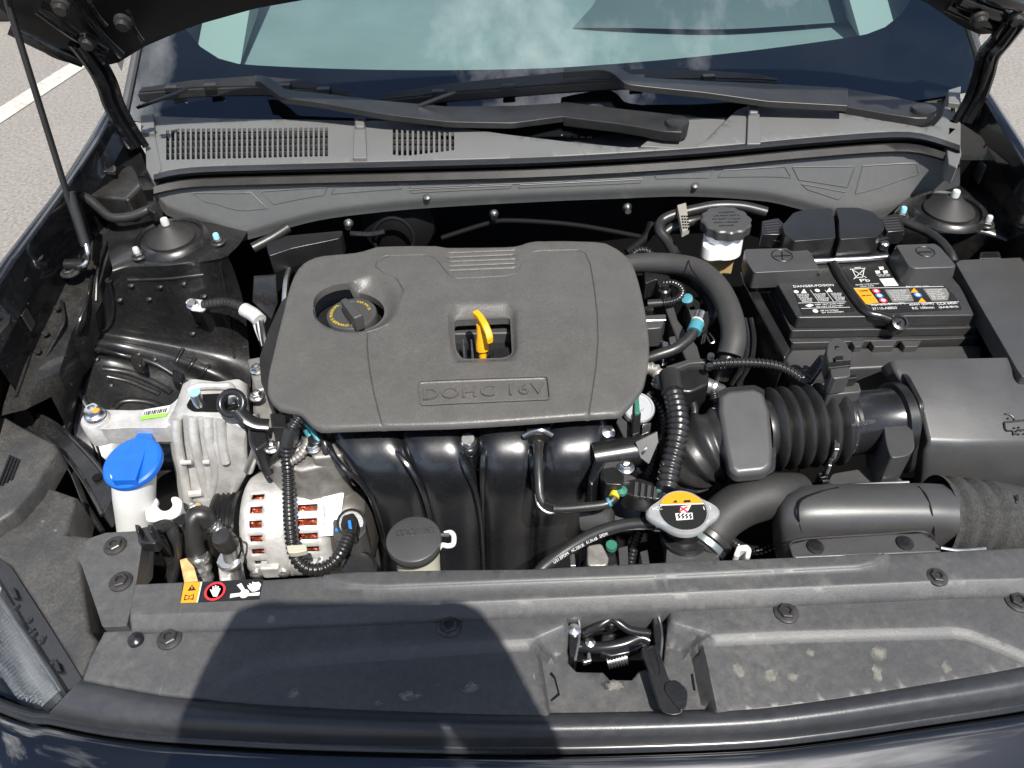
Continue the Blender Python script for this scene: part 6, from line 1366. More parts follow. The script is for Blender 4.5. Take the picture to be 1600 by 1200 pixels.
# purge valve group under the conduit
pv = thing('purge_valve', 'black purge valve and harness plugs right of the manifold', 'valve', U(980, 740, .76))
lathe('barrel', [(.0165, -.03), (.0165, .028), (.013, .030), (0, .030)], U(968, 708, .845), M_BLK, pv, axis=(1, .12, .05), n=28)
mesh('cone_funnel', [U(991, 690, .868), U(1028, 672, .872), U(1030, 690, .868), U(1014, 728, .85), U(1000, 716, .85), U(1005, 700, .82)], [[0, 1, 2, 3, 4], [0, 5, 1], [1, 5, 2], [2, 5, 3], [3, 5, 4], [4, 5, 0]], M_BLKM, pv, .002)
prism('valve_block', roundpoly(US([(942, 712), (962, 704), (972, 726), (966, 742), (940, 742)], .85), .003, 2), .80, M_BLKM, pv, .003)
bolt(U(978, 731, .852), pv, ME_SBOLT, s=.9)
prism('plug_body', roundpoly(US([(970, 752), (1000, 746), (1030, 758), (1038, 772), (1030, 780), (992, 776), (972, 768)], .846), .003, 2), .82, M_BLK, pv, .002)
for i in range(4): prism('plug_rib', US([(992+i*10, 752+i*2.4), (998+i*10, 753+i*2.4), (996+i*10, 775+i*1.4), (990+i*10, 774+i*1.4)], .8485), .844, M_BLKM, pv, .0008)
for i in range(4): tube('lead', [U(1026, 766+i*3, .843), U(1040, 769+i*3, .84)], .0022, M_RUB, pv, n=6)
prism('teal_tag', US([(1027, 763), (1034, 762), (1034, 765), (1027, 766)], .849), .846, M_TEAL, pv, 0)
prism('upper_plug', roundpoly(US([(938, 732), (960, 728), (976, 742), (972, 758), (946, 756)], .858), .002, 2), .83, M_BLK, pv, .002)

# ------------------------------------------------------------------ intake duct: resonator, bellows, air flow tube
du = thing('intake_duct', 'black intake duct with square resonator and ribbed bellows leading to the air box', 'air duct', U(1250, 700, .76))
rs = [U(x, y, .892-.00025*(y-604)) for x, y in ((1137, 608), (1178, 604), (1194, 612), (1204, 640), (1209, 700), (1207, 728), (1195, 737), (1152, 741), (1140, 732), (1131, 690), (1123, 640), (1124, 616))]
prism('resonator_top', roundpoly(rs, .004, 3), Vector((0, 0, -.018)), M_BLKM, du, .006, seg=3)
r2 = [U(x, y, .876-.00025*(y-604)) for x, y in ((1136, 604), (1180, 600), (1198, 610), (1209, 640), (1214, 702), (1212, 734), (1197, 744), (1150, 748), (1136, 737), (1126, 690), (1119, 640), (1120, 612))]
prism('resonator_rim', roundpoly(r2, .004, 3), Vector((0, 0, -.008)), M_GLOSS, du, .0015)
prism('resonator_body', roundpoly([U(x, y, .868-.00025*(y-604)) for x, y in ((1140, 615), (1180, 612), (1196, 620), (1206, 650), (1208, 705), (1206, 735), (1194, 744), (1154, 747), (1142, 738), (1134, 700), (1128, 650))], .004, 3), .79, M_BLK, du, .003)
b0, b1 = U(1190, 672, .845), U(1322, 660, .845); bd = (b1-b0).normalized(); BL = (b1-b0).length; prof = [(.034, 0)]
for k in range(6):
    s0 = BL*(.06+.145*k); prof += [(.0345, s0), (.0365, s0+BL*.018), (.0465, s0+BL*.040), (.0482, s0+BL*.068), (.0465, s0+BL*.096), (.0365, s0+BL*.120)]
prof += [(.037, BL*.95), (.036, BL)]
lathe('bellows', prof, b0, M_RUB, du, axis=bd, n=56, smooth=60)
lathe('hose_clamp', [(.0385, -.006), (.0395, -.005), (.0395, .005), (.0385, .006)], b0+bd*(BL*.965), M_BLK, du, axis=bd, n=48)
prism('clamp_screw', US([(1304, 686), (1312, 686), (1312, 702), (1304, 702)], .862), .845, M_STEEL, du, .001)
prism('clamp_screw', US([(1294, 714), (1302, 714), (1300, 728), (1294, 727)], .836), .82, M_STEEL, du, .001)
m0, m1 = U(1312, 663, .846), U(1392, 656, .846); md = (m1-m0).normalized(); ML = (m1-m0).length
mt_ = lathe('air_flow_tube', [(.036, 0), (.0375, .003), (.0375, .006), (.0365, .008), (.0365, ML*.9), (.038, ML)], m0, M_GLOSS, du, axis=md, n=56)
text('cast_marks', '>PBT-GF30<', U(1331, 668, .8795), U(1368, 661, .8805), .0045, M_BLK, mt_, normal=(0, -.55, .83), ext=.0002, lift=.001)
lathe('flange_ring', [(.038, -.002), (.043, 0), (.043, .010), (.039, .012)], m1, M_BLK, du, axis=md, n=48)
prism('flange_plate', roundpoly([m1+md*.012+Vector((0, y_, z_)) for y_, z_ in ((-.052, -.030), (-.020, .042), (.030, .044), (.052, .02), (.04, -.044), (-.045, -.046))], .01, 4), md*.006, M_BLK, du, .0015)
inst('flange_bolt', ME_SBOLT, U(1384, 703, .835), du, (R(90), 0, 0), (.8, .8, .8))
# lower ribbed boot dropping to the throttle
tube('throttle_boot', [U(1150, 690, .835), U(1118, 694, .832), U(1095, 704, .825), U(1078, 718, .812), U(1068, 736, .79)], [.040, .042, .042, .040, .036], M_RUB, du, n=40, corr=(.013, .005))
ms = thing('air_flow_sensor', 'grey plugged air flow sensor standing on the intake tube', 'sensor', U(1318, 600, .87))
prism('socket', roundpoly(US([(1290, 600), (1342, 596), (1347, 612), (1292, 617)], .898), .003, 2), .875, M_BLKM, ms, .002)
prism('clip_frame', US([(1293, 588), (1338, 584), (1340, 590), (1294, 594)], .912), .90, M_BLK, ms, .001)
plg = prism('plug', roundpoly(US([(1291, 552), (1293, 536), (1302, 527), (1314, 527), (1324, 536), (1330, 556), (1328, 575), (1330, 588), (1300, 592), (1296, 572)], .925), .006, 4), .900, M_BLKM, ms, .004)
prism('plug_band', US([(1292, 566), (1330, 562), (1330, 571), (1294, 575)], .9275), .91, M_BLK, plg, .0012)
prism('plug_tab', US([(1305, 556), (1318, 555), (1319, 563), (1306, 564)], .930), .92, M_BLK, plg, .001); prism('plug_key', US([(1305, 540), (1311, 539.5), (1311, 545), (1306, 545)], .9265), .92, M_BLK, plg, .0006)

# ------------------------------------------------------------------ air filter box
af = thing('air_filter_box', 'large black air filter box with embossed snow symbol at the right edge', 'air filter box', U(1520, 700, .72))
rows = [[(1380, 590, .76), (1376, 574, .874), (1394, 563, .890), (1480, 561, .891), (1572, 559, .890), (1600, 562, .884), (1630, 600, .84)],
        [(1390, 620, .76), (1384, 588, .872), (1400, 580, .8875), (1480, 578, .8885), (1585, 576, .8875), (1620, 580, .880), (1650, 620, .84)],
        [(1428, 660, .76), (1424, 640, .853), (1440, 645, .867), (1500, 647, .868), (1620, 646, .868), (1646, 650, .861), (1670, 680, .84)],
        [(1436, 695, .76), (1436, 680, .840), (1450, 690, .853), (1500, 692, .853), (1620, 690, .853), (1655, 694, .846), (1680, 720, .82)],
        [(1430, 720, .76), (1432, 704, .832), (1446, 708, .840), (1500, 709, .840), (1620, 707, .840), (1660, 710, .835), (1685, 735, .81)],
        [(1426, 770, .74), (1428, 756, .790), (1444, 758, .794), (1500, 759, .794), (1620, 756, .794), (1665, 760, .79), (1690, 785, .76)],
        [(1426, 870, .66), (1428, 860, .66), (1444, 862, .66), (1500, 862, .66), (1620, 860, .66), (1665, 860, .66), (1690, 870, .66)]]
loft('lid', [[U(*p) for p in r] for r in rows], M_BLKM, af, raw=True, smooth=20, bevel=.006)
prism('inlet_collar', roundpoly(US([(1376, 622), (1388, 610), (1408, 610), (1426, 628), (1424, 650), (1430, 700), (1420, 712), (1392, 716), (1384, 690)], .868), .006, 3), .80, M_BLKM, af, .006)
for pts in ([(1570, 646.5), (1578, 648), (1584, 653), (1586, 659)], [(1569, 660), (1572, 672), (1582, 673), (1584, 678)], [(1569, 660), (1606, 656)], [(1584, 678), (1590, 678)], [(1590, 672), (1610, 671)]):
    tube('snow_symbol', [U(x, y, .8685-.00033*(y-647)) for x, y in pts], .0010, M_BLK, af, n=6)
for x, y in ((1585, 669), (1592, 668), (1588, 674), (1596, 673), (1584, 679), (1592, 679), (1600, 678), (1575, 654)): lathe('snow_dot', [(.0012, 0), (.0010, .0006), (0, .0008)], U(x, y, .8685-.00033*(y-647)), M_BLK, af, n=8)

# ------------------------------------------------------------------ front snorkel with felt hose
sn = thing('air_snorkel', 'smooth black air snorkel with ribbed felt hose at the lower right', 'air duct', U(1350, 840, .76))
rows = [[(1222, 790, .80), (1240, 764, .826), (1290, 757, .836), (1440, 755, .838), (1500, 760, .836)],
        [(1216, 792, .812), (1232, 772, .836), (1290, 766, .845), (1440, 764, .846), (1500, 768, .844)],
        [(1208, 800, .81), (1228, 790, .838), (1290, 786, .848), (1440, 786, .849), (1500, 788, .847)],
        [(1206, 822, .80), (1228, 818, .828), (1290, 815, .838), (1440, 814, .840), (1500, 816, .838)],
        [(1208, 845, .785), (1230, 838, .812), (1290, 834, .822), (1440, 832, .823), (1500, 838, .820)],
        [(1212, 866, .76), (1232, 858, .79), (1290, 852, .80), (1440, 850, .80), (1500, 854, .80)],
        [(1222, 900, .72), (1240, 900, .72), (1290, 900, .72), (1440, 900, .72), (1500, 900, .72)]]
loft('duct', [smoothpoly([U(*p) for p in r], 8, False) for r in rows], M_BLKM, sn, n=48, smooth=60)
tube('panel_line', [U(1310, 762, .8425), U(1270, 772, .8455), U(1250, 784, .847), U(1247, 805, .841), U(1252, 832, .8205)], .0012, M_DARK, sn, n=6)
tube('panel_line', [U(1435, 760, .8435), U(1448, 775, .8485), U(1456, 800, .845), U(1460, 838, .821)], .0009, M_BLK, sn, n=6)
prism('front_flange', roundpoly(US([(1232, 850), (1260, 843), (1380, 834), (1440, 832), (1462, 845), (1474, 862), (1240, 872)], .828), .003, 2), .81, M_BLKM, sn, .002)
tube('flange_bead', [U(1232, 852, .829), U(1255, 842, .831), U(1380, 834, .831), U(1440, 830, .831), U(1462, 843, .829)], .0014, M_BLK, sn, n=6)
for x, y in ((1274, 855), (1414, 849)): lathe('push_clip', [(.0085, 0), (.0085, .0015), (.006, .0022), (.0035, .0022), (.003, .003), (0, .003)], U(x, y, .8285), M_BLK, sn, n=24)
f0, f1_, f2_ = U(1462, 806, .802), U(1560, 815, .795), U(1680, 850, .77)
rad = []; P = []; C_ = smoothpoly([f0, U(1510, 809, .800), f1_, U(1610, 826, .788), f2_], 10, False)
for i, p in enumerate(C_):
    k = i/(len(C_)-1); rr_ = .0445-.004*k-(.0045 if i in (3, 4, 8, 9, 13, 14) else 0); rad.append(rr_); P.append(p)
T_, N_ = frames(P); v = []; f = []; n = 48
for i, p in enumerate(P):
    B_ = T_[i].cross(N_[i])
    for k in range(n): a = 2*math.pi*k/n; v.append(p+(N_[i]*math.cos(a)+B_*math.sin(a))*rad[i])
for i in range(len(P)-1):
    for k in range(n): f.append([i*n+k, i*n+(k+1) % n, (i+1)*n+(k+1) % n, (i+1)*n+k])
mesh('felt_hose', v, f, M_FELT, sn, 0, 60)
tube('lip_edge', [U(1470, 856, .834), U(1500, 860, .834), U(1540, 857, .834)], .0016, M_STEEL, sn, n=6)
# parts glimpsed between duct and air box
bx2 = thing('lower_air_box', 'black lower half of the air filter housing behind the snorkel', 'housing', U(1350, 750, .72))
prism('shell', roundpoly(US([(1300, 740), (1360, 730), (1390, 734), (1420, 758), (1290, 765)], .815), .005, 3), .70, M_BLKM, bx2, .004)
for i in range(4): prism('fin', US([(1278+i*3, 738+i*6), (1290+i*3, 736+i*6), (1292+i*3, 739+i*6), (1280+i*3, 741+i*6)], .818), .80, M_BLK, bx2, .0008)
tube('edge_strip', [U(1322, 757, .83), U(1420, 753, .83)], .0014, M_STEEL, bx2, n=6)
gr = thing('fender_louvre', 'pale metal louvre strip under the air filter box at the right edge', 'louvre', U(1570, 775, .78))
bar('rail', U(1540, 769, .80), U(1640, 766, .80), .005, .004, M_ALUB, gr, .0008)
bar('rail', U(1570, 787, .79), U(1650, 785, .79), .004, .004, M_ALUB, gr, .0008)
for i in range(6): bar('louvre_bar', U(1562+i*14, 769, .80), U(1568+i*14, 787, .79), .003, .004, M_ALUB, gr, .0006)

# ------------------------------------------------------------------ radiator filler, cap and hoses
rf = thing('radiator_filler', 'dark radiator filler neck with large upper coolant hose', 'radiator', U(1080, 870, .70))
tube('neck', [U(1066, 806, .822), U(1068, 840, .79), U(1072, 900, .72)], [.0235, .0225, .024], M_BLK, rf, n=28)
lathe('neck_collar', [(.0255, 0), (.0265, .003), (.0265, .010), (.0245, .012)], U(1068, 842, .795), M_GLOSS, rf, n=32)
prism('tank_top', roundpoly(US([(1042, 852), (1060, 842), (1112, 838), (1122, 850), (1126, 880), (1040, 886)], .80), .004, 3), .70, M_BLKM, rf, .004)
tube('upper_hose', [U(1098, 850, .79), U(1112, 832, .80), U(1128, 810, .806), U(1152, 792, .812), U(1180, 780, .816), U(1210, 774, .815), U(1245, 772, .80)], [.0215, .0225, .024, .025, .0255, .025, .024], mat('matte_coolant_hose', (.017, .0168, .0165), .6, bump=.4, bscale=400, dust=.2, dustcol=(.12, .11, .1), dscale=30), rf, n=28, sub=10)
lathe('hose_clamp', [(.0255, -.004), (.0265, -.003), (.0265, .003), (.0255, .004)], U(1108, 838, .797), M_BOLT, rf, axis=(U(1120, 820, .803)-U(1104, 842, .795)), n=36)
lathe('hose_clamp', [(.0245, -.004), (.0255, -.003), (.0255, .003), (.0245, .004)], U(1101, 848, .792), mat('pale_blue_clamp', (.22, .26, .27), .35, metal=.6), rf, axis=(U(1120, 820, .803)-U(1104, 842, .795)), n=36)
rc = thing('coolant_pressure_cap', 'silver eared radiator cap with orange and black warning sticker', 'cap', U(1067, 815, .81))
c_ = U(1067, 800, .852); n = 96; v = []; f = []
def capr(a):
    e = max(0, abs(math.cos(a)))**14; return .0270+.0105*e
prof = [(.90, -.008), (1.0, -.007), (1.02, -.003), (1.0, 0), (.94, .0022), (.80, .0026), (.78, .0016), (0, .0016)]
for k_, h in prof:
    for k in range(n): a = 2*math.pi*k/n; rr_ = capr(a)*k_ if k_ >= .9 else .0270*k_/.8*.94; v.append(c_+Vector((rr_*math.cos(a), rr_*math.sin(a), h)))
for i in range(len(prof)-1):
    for k in range(n): f.append([i*n+k, i*n+(k+1) % n, (i+1)*n+(k+1) % n, (i+1)*n+k])
f.append(list(range(n)))
mesh('cap_body', v, f, mat('zinc_cap', (.46, .47, .47), .34, metal=.55, var=.1, vscale=100), rc, 0, 40)
sr = .0238; z_ = c_.z+.0030
def disc_part(name, a0, a1, m, par, zz):
    pts = [c_+Vector((sr*math.cos(R(a0+(a1-a0)*k/24)), sr*math.sin(R(a0+(a1-a0)*k/24)), zz-c_.z)) for k in range(25)]; return prism(name, pts, Vector((0, 0, -.0008)), m, par, 0)
s1 = disc_part('sticker', 18, -198, M_PRTB, rc, z_); disc_part('orange_field', 162, 18, M_ORNG, s1, z_+.0001)
bar('white_line', c_+Vector((-.0226, .0073, .0032)), c_+Vector((.0226, .0073, .0032)), .0012, .0004, M_LABW, s1, 0)
decal('hand_sign', US([(1064, 791), (1080, 789), (1076, 797), (1068, 803), (1062, 799)], z_+.0004), M_LABW, s1, .0003)
for a, b in (((1063, 792), (1074, 800)), ((1074, 792), (1062, 799))): bar('red_cross', U(*a, z_+.0008), U(*b, z_+.0008), .0016, .0004, M_RED, s1, 0)
decal('steam_sign', US([(1055, 802), (1082, 801), (1083, 811), (1057, 813)], z_+.0004), M_LABW, s1, .0003)
for i in range(4): tube('steam_wave', [U(1060+i*6, 810, z_+.0008), U(1062.5+i*6, 807.5, z_+.0008), U(1059.5+i*6, 805.5, z_+.0008), U(1062+i*6, 803, z_+.0008)], .0007, M_PRTB, s1, n=6)
decal('caution_sign', US([(1051, 785), (1056, 781), (1059, 785)], z_+.0008), M_PRTB, s1, .0003); decal('manual_sign', US([(1068, 785), (1069, 781.5), (1079, 781), (1079, 784.5)], z_+.0008), M_PRTB, s1, .0003)
tx('HCC', 1020, 797.5, 1035, 796.5, .0042, M_LABW, rc, z=c_.z+.0026); tx('1.1', 1100, 797, 1111, 796, .0042, M_LABW, rc, z=c_.z+.0026)
prism('skirt_tab', US([(1062, 823), (1080, 822), (1079, 828), (1063, 829)], .850), .840, M_STEEL, rc, .001); prism('skirt_tab', US([(1038, 818), (1046, 821), (1045, 826), (1037, 822)], .850), .842, M_STEEL, rc, .001)
oh = thing('overflow_hose', 'thin black overflow hose with white print from radiator cap to the front strip', 'hose', U(930, 860, .78))
P_ = [U(1036, 821, .822), U(1010, 818, .826), U(985, 819, .830), U(955, 825, .834), U(925, 836, .836), U(895, 853, .836), U(870, 870, .834), U(848, 888, .832), U(835, 905, .828)]
tube('hose', P_, .0066, M_RUB, oh, n=16)
tube('end_clamp', [U(1022, 820, .823), U(1030, 821, .822)], .0074, M_STEEL, oh, n=14)
tube('nipple', [U(1030, 821, .822), U(1042, 822, .82)], .004, M_STEEL, oh, n=10)
for i, s_ in enumerate(('U31.EPDM', 'HC.330130', '61.34.AB', '.EPDM')):
    a = [(866, 881), (894, 863), (917, 850), (937, 841)][i]; b = [(889, 866), (913, 853), (934, 843), (950, 836)][i]; text('hose_print', s_, U(*a, .8395), U(*b, .8425), .0030, M_WTXT, oh, normal=(-.1, -.6, .8), ext=.0002, lift=.0006)
# coolant reservoir
cr_ = thing('coolant_reservoir', 'cream coolant reservoir neck with black COOLANT cap', 'reservoir', U(650, 890, .74))
tube('neck', [U(652, 850, .825), U(654, 880, .79), U(657, 940, .73)], [.0235, .0230, .0240], M_CREAM, cr_, n=32)
cc = U(646, 841, .838); cp = lathe('cap', [(.027, -.014), (.0285, -.012), (.0290, -.004), (.0280, -.001), (.0260, 0), (0, .0002)], cc, M_BLKM, cr_, n=48)
prism('cap_tab', roundpoly(US([(606, 838), (622, 828), (628, 850), (618, 852)], .836), .003, 3), .826, M_BLKM, cp, .0015)
text('lettering', 'COOLANT', U(618, 838, .8382), U(682, 833, .8382), .0080, M_BLKM, cp, ext=.0022, lift=.0002, bold=.005)
tube('strap', [U(676, 838, .834), U(690, 836, .834), U(702, 836, .834)], .0022, M_BLKM, cp, n=8)
tube('loop', [U(682, 862, .826), U(690, 852, .830), U(700, 853, .830), U(708, 850, .830), U(709, 838, .831), U(704, 832, .831), U(694, 834, .831)], .0028, M_NECK, cr_, n=10)
# small things glimpsed at the radiator top
fc = thing('fan_connector', 'grey fan motor connector glimpsed below the overflow hose', 'connector', U(930, 880, .74))
prism('housing', roundpoly(US([(917, 852), (940, 848), (952, 872), (948, 884), (918, 884)], .80), .003, 2), .76, M_ALUD, fc, .002)
prism('plug', US([(944, 856), (960, 852), (966, 884), (948, 886)], .795), .76, M_BLK, fc, .002)
lathe('green_plug', [(.006, 0), (.006, .006), (0, .006)], U(955, 856, .80), M_GRNP, fc, n=12)
for q, mm in (([(890, 866), (898, 864), (900, 884), (891, 884)], M_STEEL), ([(1000, 862), (1012, 858), (1016, 884), (1004, 886)], M_STEEL), ([(966, 856), (981, 852), (982, 884), (968, 886)], M_BLKM)): prism('tab', US(q, .79), .76, mm, fc, .001)
wclip = thing('white_clip', 'white plastic clip standing behind the strip right of the radiator cap', 'clip', U(1160, 865, .80))
prism('hook', roundpoly(US([(1146, 868), (1152, 852), (1168, 850), (1175, 858), (1172, 872), (1164, 872), (1166, 860), (1156, 860), (1156, 870)], .832), .002, 2), .815, M_WHITE, wclip, .001)

# ------------------------------------------------------------------ strut mounts with nuts
def strut(label, c, nuts, s=1.0):
    t = thing('strut_mount', label, 'strut mount', U(c[0], c[1], .90), 'strut mounts')
    b = U(c[0], c[1], .904)
    lathe('cup', [(.054, -.008), (.050, -.001), (.046, .001), (.043, -.001), (.040, -.012), (0, -.012)], b, M_BODY, t, n=48)
    lathe('rubber_cone', [(.034, -.008), (.034, -.002), (.031, .001), (.020, .009), (.012, .016), (.010, .018), (0, .019)], b, mat('dull_rubber', (.012, .012, .012), .62, dust=.3, dustcol=(.1, .095, .085), dscale=30), t, n=40)
    lathe('stud_cap', [(.0055, .017), (.0055, .026), (.0045, .028), (0, .028)], b, M_WHITE, t, n=16)
    for x, y, z, m_ in nuts:
        p = U(x, y, z); nn = inst('nut', ME_NUT, p, t, (0, 0, .4)); lathe('stud_tip', [(.0044, .004), (.0044, .013), (.0034, .015), (0, .015)], p, m_, t, n=14)
strut('left strut mount, rubber cone under a white stud cap beside the prop rod', (266, 368), [(217, 401, .899, M_WHITE), (341, 379, .896, MATS['blue_mark'])])
strut('right strut mount, rubber cone behind the fuse box', (1484, 325), [(1408, 338, .894, MATS['blue_mark']), (1541, 352, .896, M_WHITE)])
# left flange bolts, labels and bump-stops
for x, y, z in ((105, 318, .943), (52, 403, .9235), (28, 436, .9185), (110, 426, .886)): bolt(U(x, y, z), body, s=1.05)
stk = decal('data_sticker', US([(79, 342, .9445), (98, 341, .9385), (80, 374, .9295), (62, 374, .9355)], .937), M_LABW, body)
for i in range(4): text('print', '0123 456 789', U(80-i*4, 348+i*7, .9432-i*.0030), U(95-i*4, 348+i*7, .9388-i*.0030), .003, M_PRTB, stk, ext=.0001, lift=.0003)
prism('panel_clip', US([(203, 552), (222, 556), (220, 572), (204, 568)], .768), .75, M_BODY, body, .004); prism('panel_clip', US([(268, 574), (286, 580), (284, 600), (268, 594)], .752), .73, M_BODY, body, .004)
# lower left rails seen beside the washer neck
ribbon('inner_rail', ra, rb2, .030, M_BODY, body, n=24, bevel=.003)
tube('rail_edge', ra, .0028, M_BODY, body, n=8); tube('rail_edge', rb2, .0028, M_BODY, body, n=8)
lathe('rail_hole', [(.006, 0), (.006, .0008), (0, .0008)], U(152, 746, .7845), M_DARK, body, n=16)
tube('rail_edge', [U(*p) for p in ((40, 672, .78), (84, 700, .775), (112, 735, .77), (135, 790, .76), (160, 830, .75))], .0034, M_BODY, body, n=8)
# rubber hose over the left apron and hinge side brackets
fh2 = thing('hood_seal_hose', 'black rubber hose clipped along the left apron below the cowl', 'hose', U(190, 330, .90))
tube('hose', [U(122, 304, .945), U(140, 312, .94), U(158, 328, .93), U(175, 340, .925), U(205, 338, .925), U(232, 328, .93), U(244, 322, .93)], .0068, M_RUB, fh2, n=12)
prism('clip', US([(230, 314), (246, 312), (250, 325), (240, 332), (228, 326)], .936), .92, M_BLK, fh2, .002)
hb = [thing('hinge_bracket', 'dusty metal bracket with bolt below the left hood hinge', 'bracket', U(175, 250, .93), 'hinge brackets'), thing('hinge_bracket', 'black metal bracket with bolt below the right hood hinge', 'bracket', U(1545, 200, .93), 'hinge brackets')]
prism('plate', roundpoly(US([(166, 228), (172, 216), (186, 214), (194, 226), (188, 240), (178, 246), (178, 268), (154, 268), (156, 238)], .955), .003, 2), Vector((0, .003, -.008)), M_DUSTY, hb[0], .002); bolt(U(181, 222, .956), hb[0], s=1.1)
prism('foot', US([(122, 300), (148, 272), (178, 268), (205, 256), (222, 290), (200, 312), (150, 306)], .938), .90, M_DUSTY, hb[0], .004)
prism('plate', roundpoly(US([(1524, 180), (1530, 166), (1544, 166), (1550, 182), (1556, 192), (1552, 222), (1540, 226), (1538, 196), (1526, 192)], .955), .003, 2), Vector((0, .003, -.008)), M_BODY, hb[1], .002); bolt(U(1535, 175, .956), hb[1], s=1.1)
prism('foot', US([(1520, 224), (1545, 222), (1572, 236), (1610, 262), (1640, 300), (1610, 300), (1560, 262), (1540, 258)], .935), .90, M_BLKM, hb[1], .006)
tube('edge_trim', [U(1535, 245, .93), U(1555, 268, .925), U(1580, 300, .92), U(1610, 335, .91)], .007, M_RUB, hb[1], n=10)
# pipes and fittings on the shaded firewall
fw = thing('firewall_fittings', 'dark pipes and grommets in the shade under the cowl edge', 'pipe', U(650, 350, .85))
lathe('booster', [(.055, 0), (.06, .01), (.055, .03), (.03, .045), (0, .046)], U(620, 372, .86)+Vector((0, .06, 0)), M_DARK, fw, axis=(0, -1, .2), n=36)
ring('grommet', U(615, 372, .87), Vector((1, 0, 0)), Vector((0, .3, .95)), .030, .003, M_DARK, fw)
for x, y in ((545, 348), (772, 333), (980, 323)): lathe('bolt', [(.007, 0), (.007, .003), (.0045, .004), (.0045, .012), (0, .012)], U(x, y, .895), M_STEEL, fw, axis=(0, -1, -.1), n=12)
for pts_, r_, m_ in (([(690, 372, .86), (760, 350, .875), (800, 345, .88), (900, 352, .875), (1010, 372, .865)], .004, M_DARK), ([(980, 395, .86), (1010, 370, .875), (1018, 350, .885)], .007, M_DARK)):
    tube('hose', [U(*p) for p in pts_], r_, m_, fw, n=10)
tube('line', [U(548, 365, .885), U(580, 366, .885), U(600, 362, .885)], .004, M_GLOSS, fw, n=8)
prism('foam_block', roundpoly(US([(416, 382), (448, 368), (536, 360), (532, 372), (456, 388), (420, 400)], .90), .004, 3), .87, M_BLK, fw, .004)
tube('edge_hose', [U(395, 388, .885), U(425, 372, .89), U(450, 356, .895)], .008, M_RUB, fw, n=10)

# loose looms filling the gaps round the engine
lo = thing('engine_looms', 'taped black wiring looms threading between engine, alternator and intake duct', 'cable', U(1060, 660, .76))
for pts_, r_, c2 in (([(1010, 615, .85), (1030, 640, .84), (1035, 680, .825), (1020, 720, .81), (1005, 745, .80)], .006, True), ([(1075, 615, .85), (1085, 640, .835), (1080, 670, .82), (1085, 700, .80)], .005, False), ([(1110, 600, .84), (1120, 640, .82), (1112, 680, .80)], .007, True), ([(1150, 500, .84), (1160, 560, .81), (1150, 620, .78)], .006, True),
                     ([(930, 690, .82), (945, 730, .80), (940, 780, .77), (925, 830, .74)], .005, False), ([(1040, 780, .80), (1015, 800, .78), (995, 840, .75), (985, 880, .72)], .006, True), ([(1130, 830, .78), (1150, 850, .76), (1180, 860, .75), (1210, 850, .75)], .006, True), ([(1008, 520, .84), (1030, 530, .835), (1050, 560, .82)], .0045, True)):
    tube('loom', [U(*p) for p in pts_], r_, M_CONV if c2 else M_RUB, lo, n=10, corr=(.005, .0013) if c2 else None)
ll = thing('front_engine_looms', 'thin black cables and silver pipe between engine mount and manifold', 'cable', U(470, 700, .80))
for pts_, r_, m_ in (([(432, 668, .85), (436, 690, .845), (430, 715, .83), (415, 735, .80)], .0045, M_RUB), ([(500, 676, .85), (508, 694, .845), (512, 715, .83), (520, 735, .80)], .005, M_CONV), ([(398, 650, .84), (404, 680, .83), (398, 710, .81), (388, 735, .78)], .006, M_ALUB), ([(470, 655, .862), (485, 668, .858), (498, 690, .848)], .003, M_TEAL)):
    tube('cable', [U(*p) for p in pts_], r_, m_, ll, n=10)
# ------------------------------------------------------------------ photographer standing before the car (only the shadow shows) and the phone
M_SKIN = mat('skin', (.55, .34, .25), .5, sss=.1); M_SHIRT = mat('navy_cotton', (.02, .025, .04), .85, bump=.4, bscale=300); M_JEANS = mat('denim', (.03, .045, .08), .85, bump=.4, bscale=300); M_HAIR = mat('dark_hair', (.02, .014, .01), .6)
ph = thing('smartphone', 'dark smartphone held level above the front panel, seen only as its shadow', 'phone', CAM-FWD*.02)
pc_ = CAM-FWD*.020
def pv_(x, y, z=0): return pc_+RIGHT*x+UP*y+FWD*z
prism('case', roundpoly([pv_(-.081, .039), pv_(.081, .039), pv_(.081, -.039), pv_(-.081, -.039)], .010, 4), FWD*.008, M_BLK, ph, .002)
prism('screen', roundpoly([pv_(-.071, .033, -.0004), pv_(.071, .033, -.0004), pv_(.071, -.033, -.0004), pv_(-.071, -.033, -.0004)], .008, 4), FWD*.0003, M_GLOSS, ph, 0)
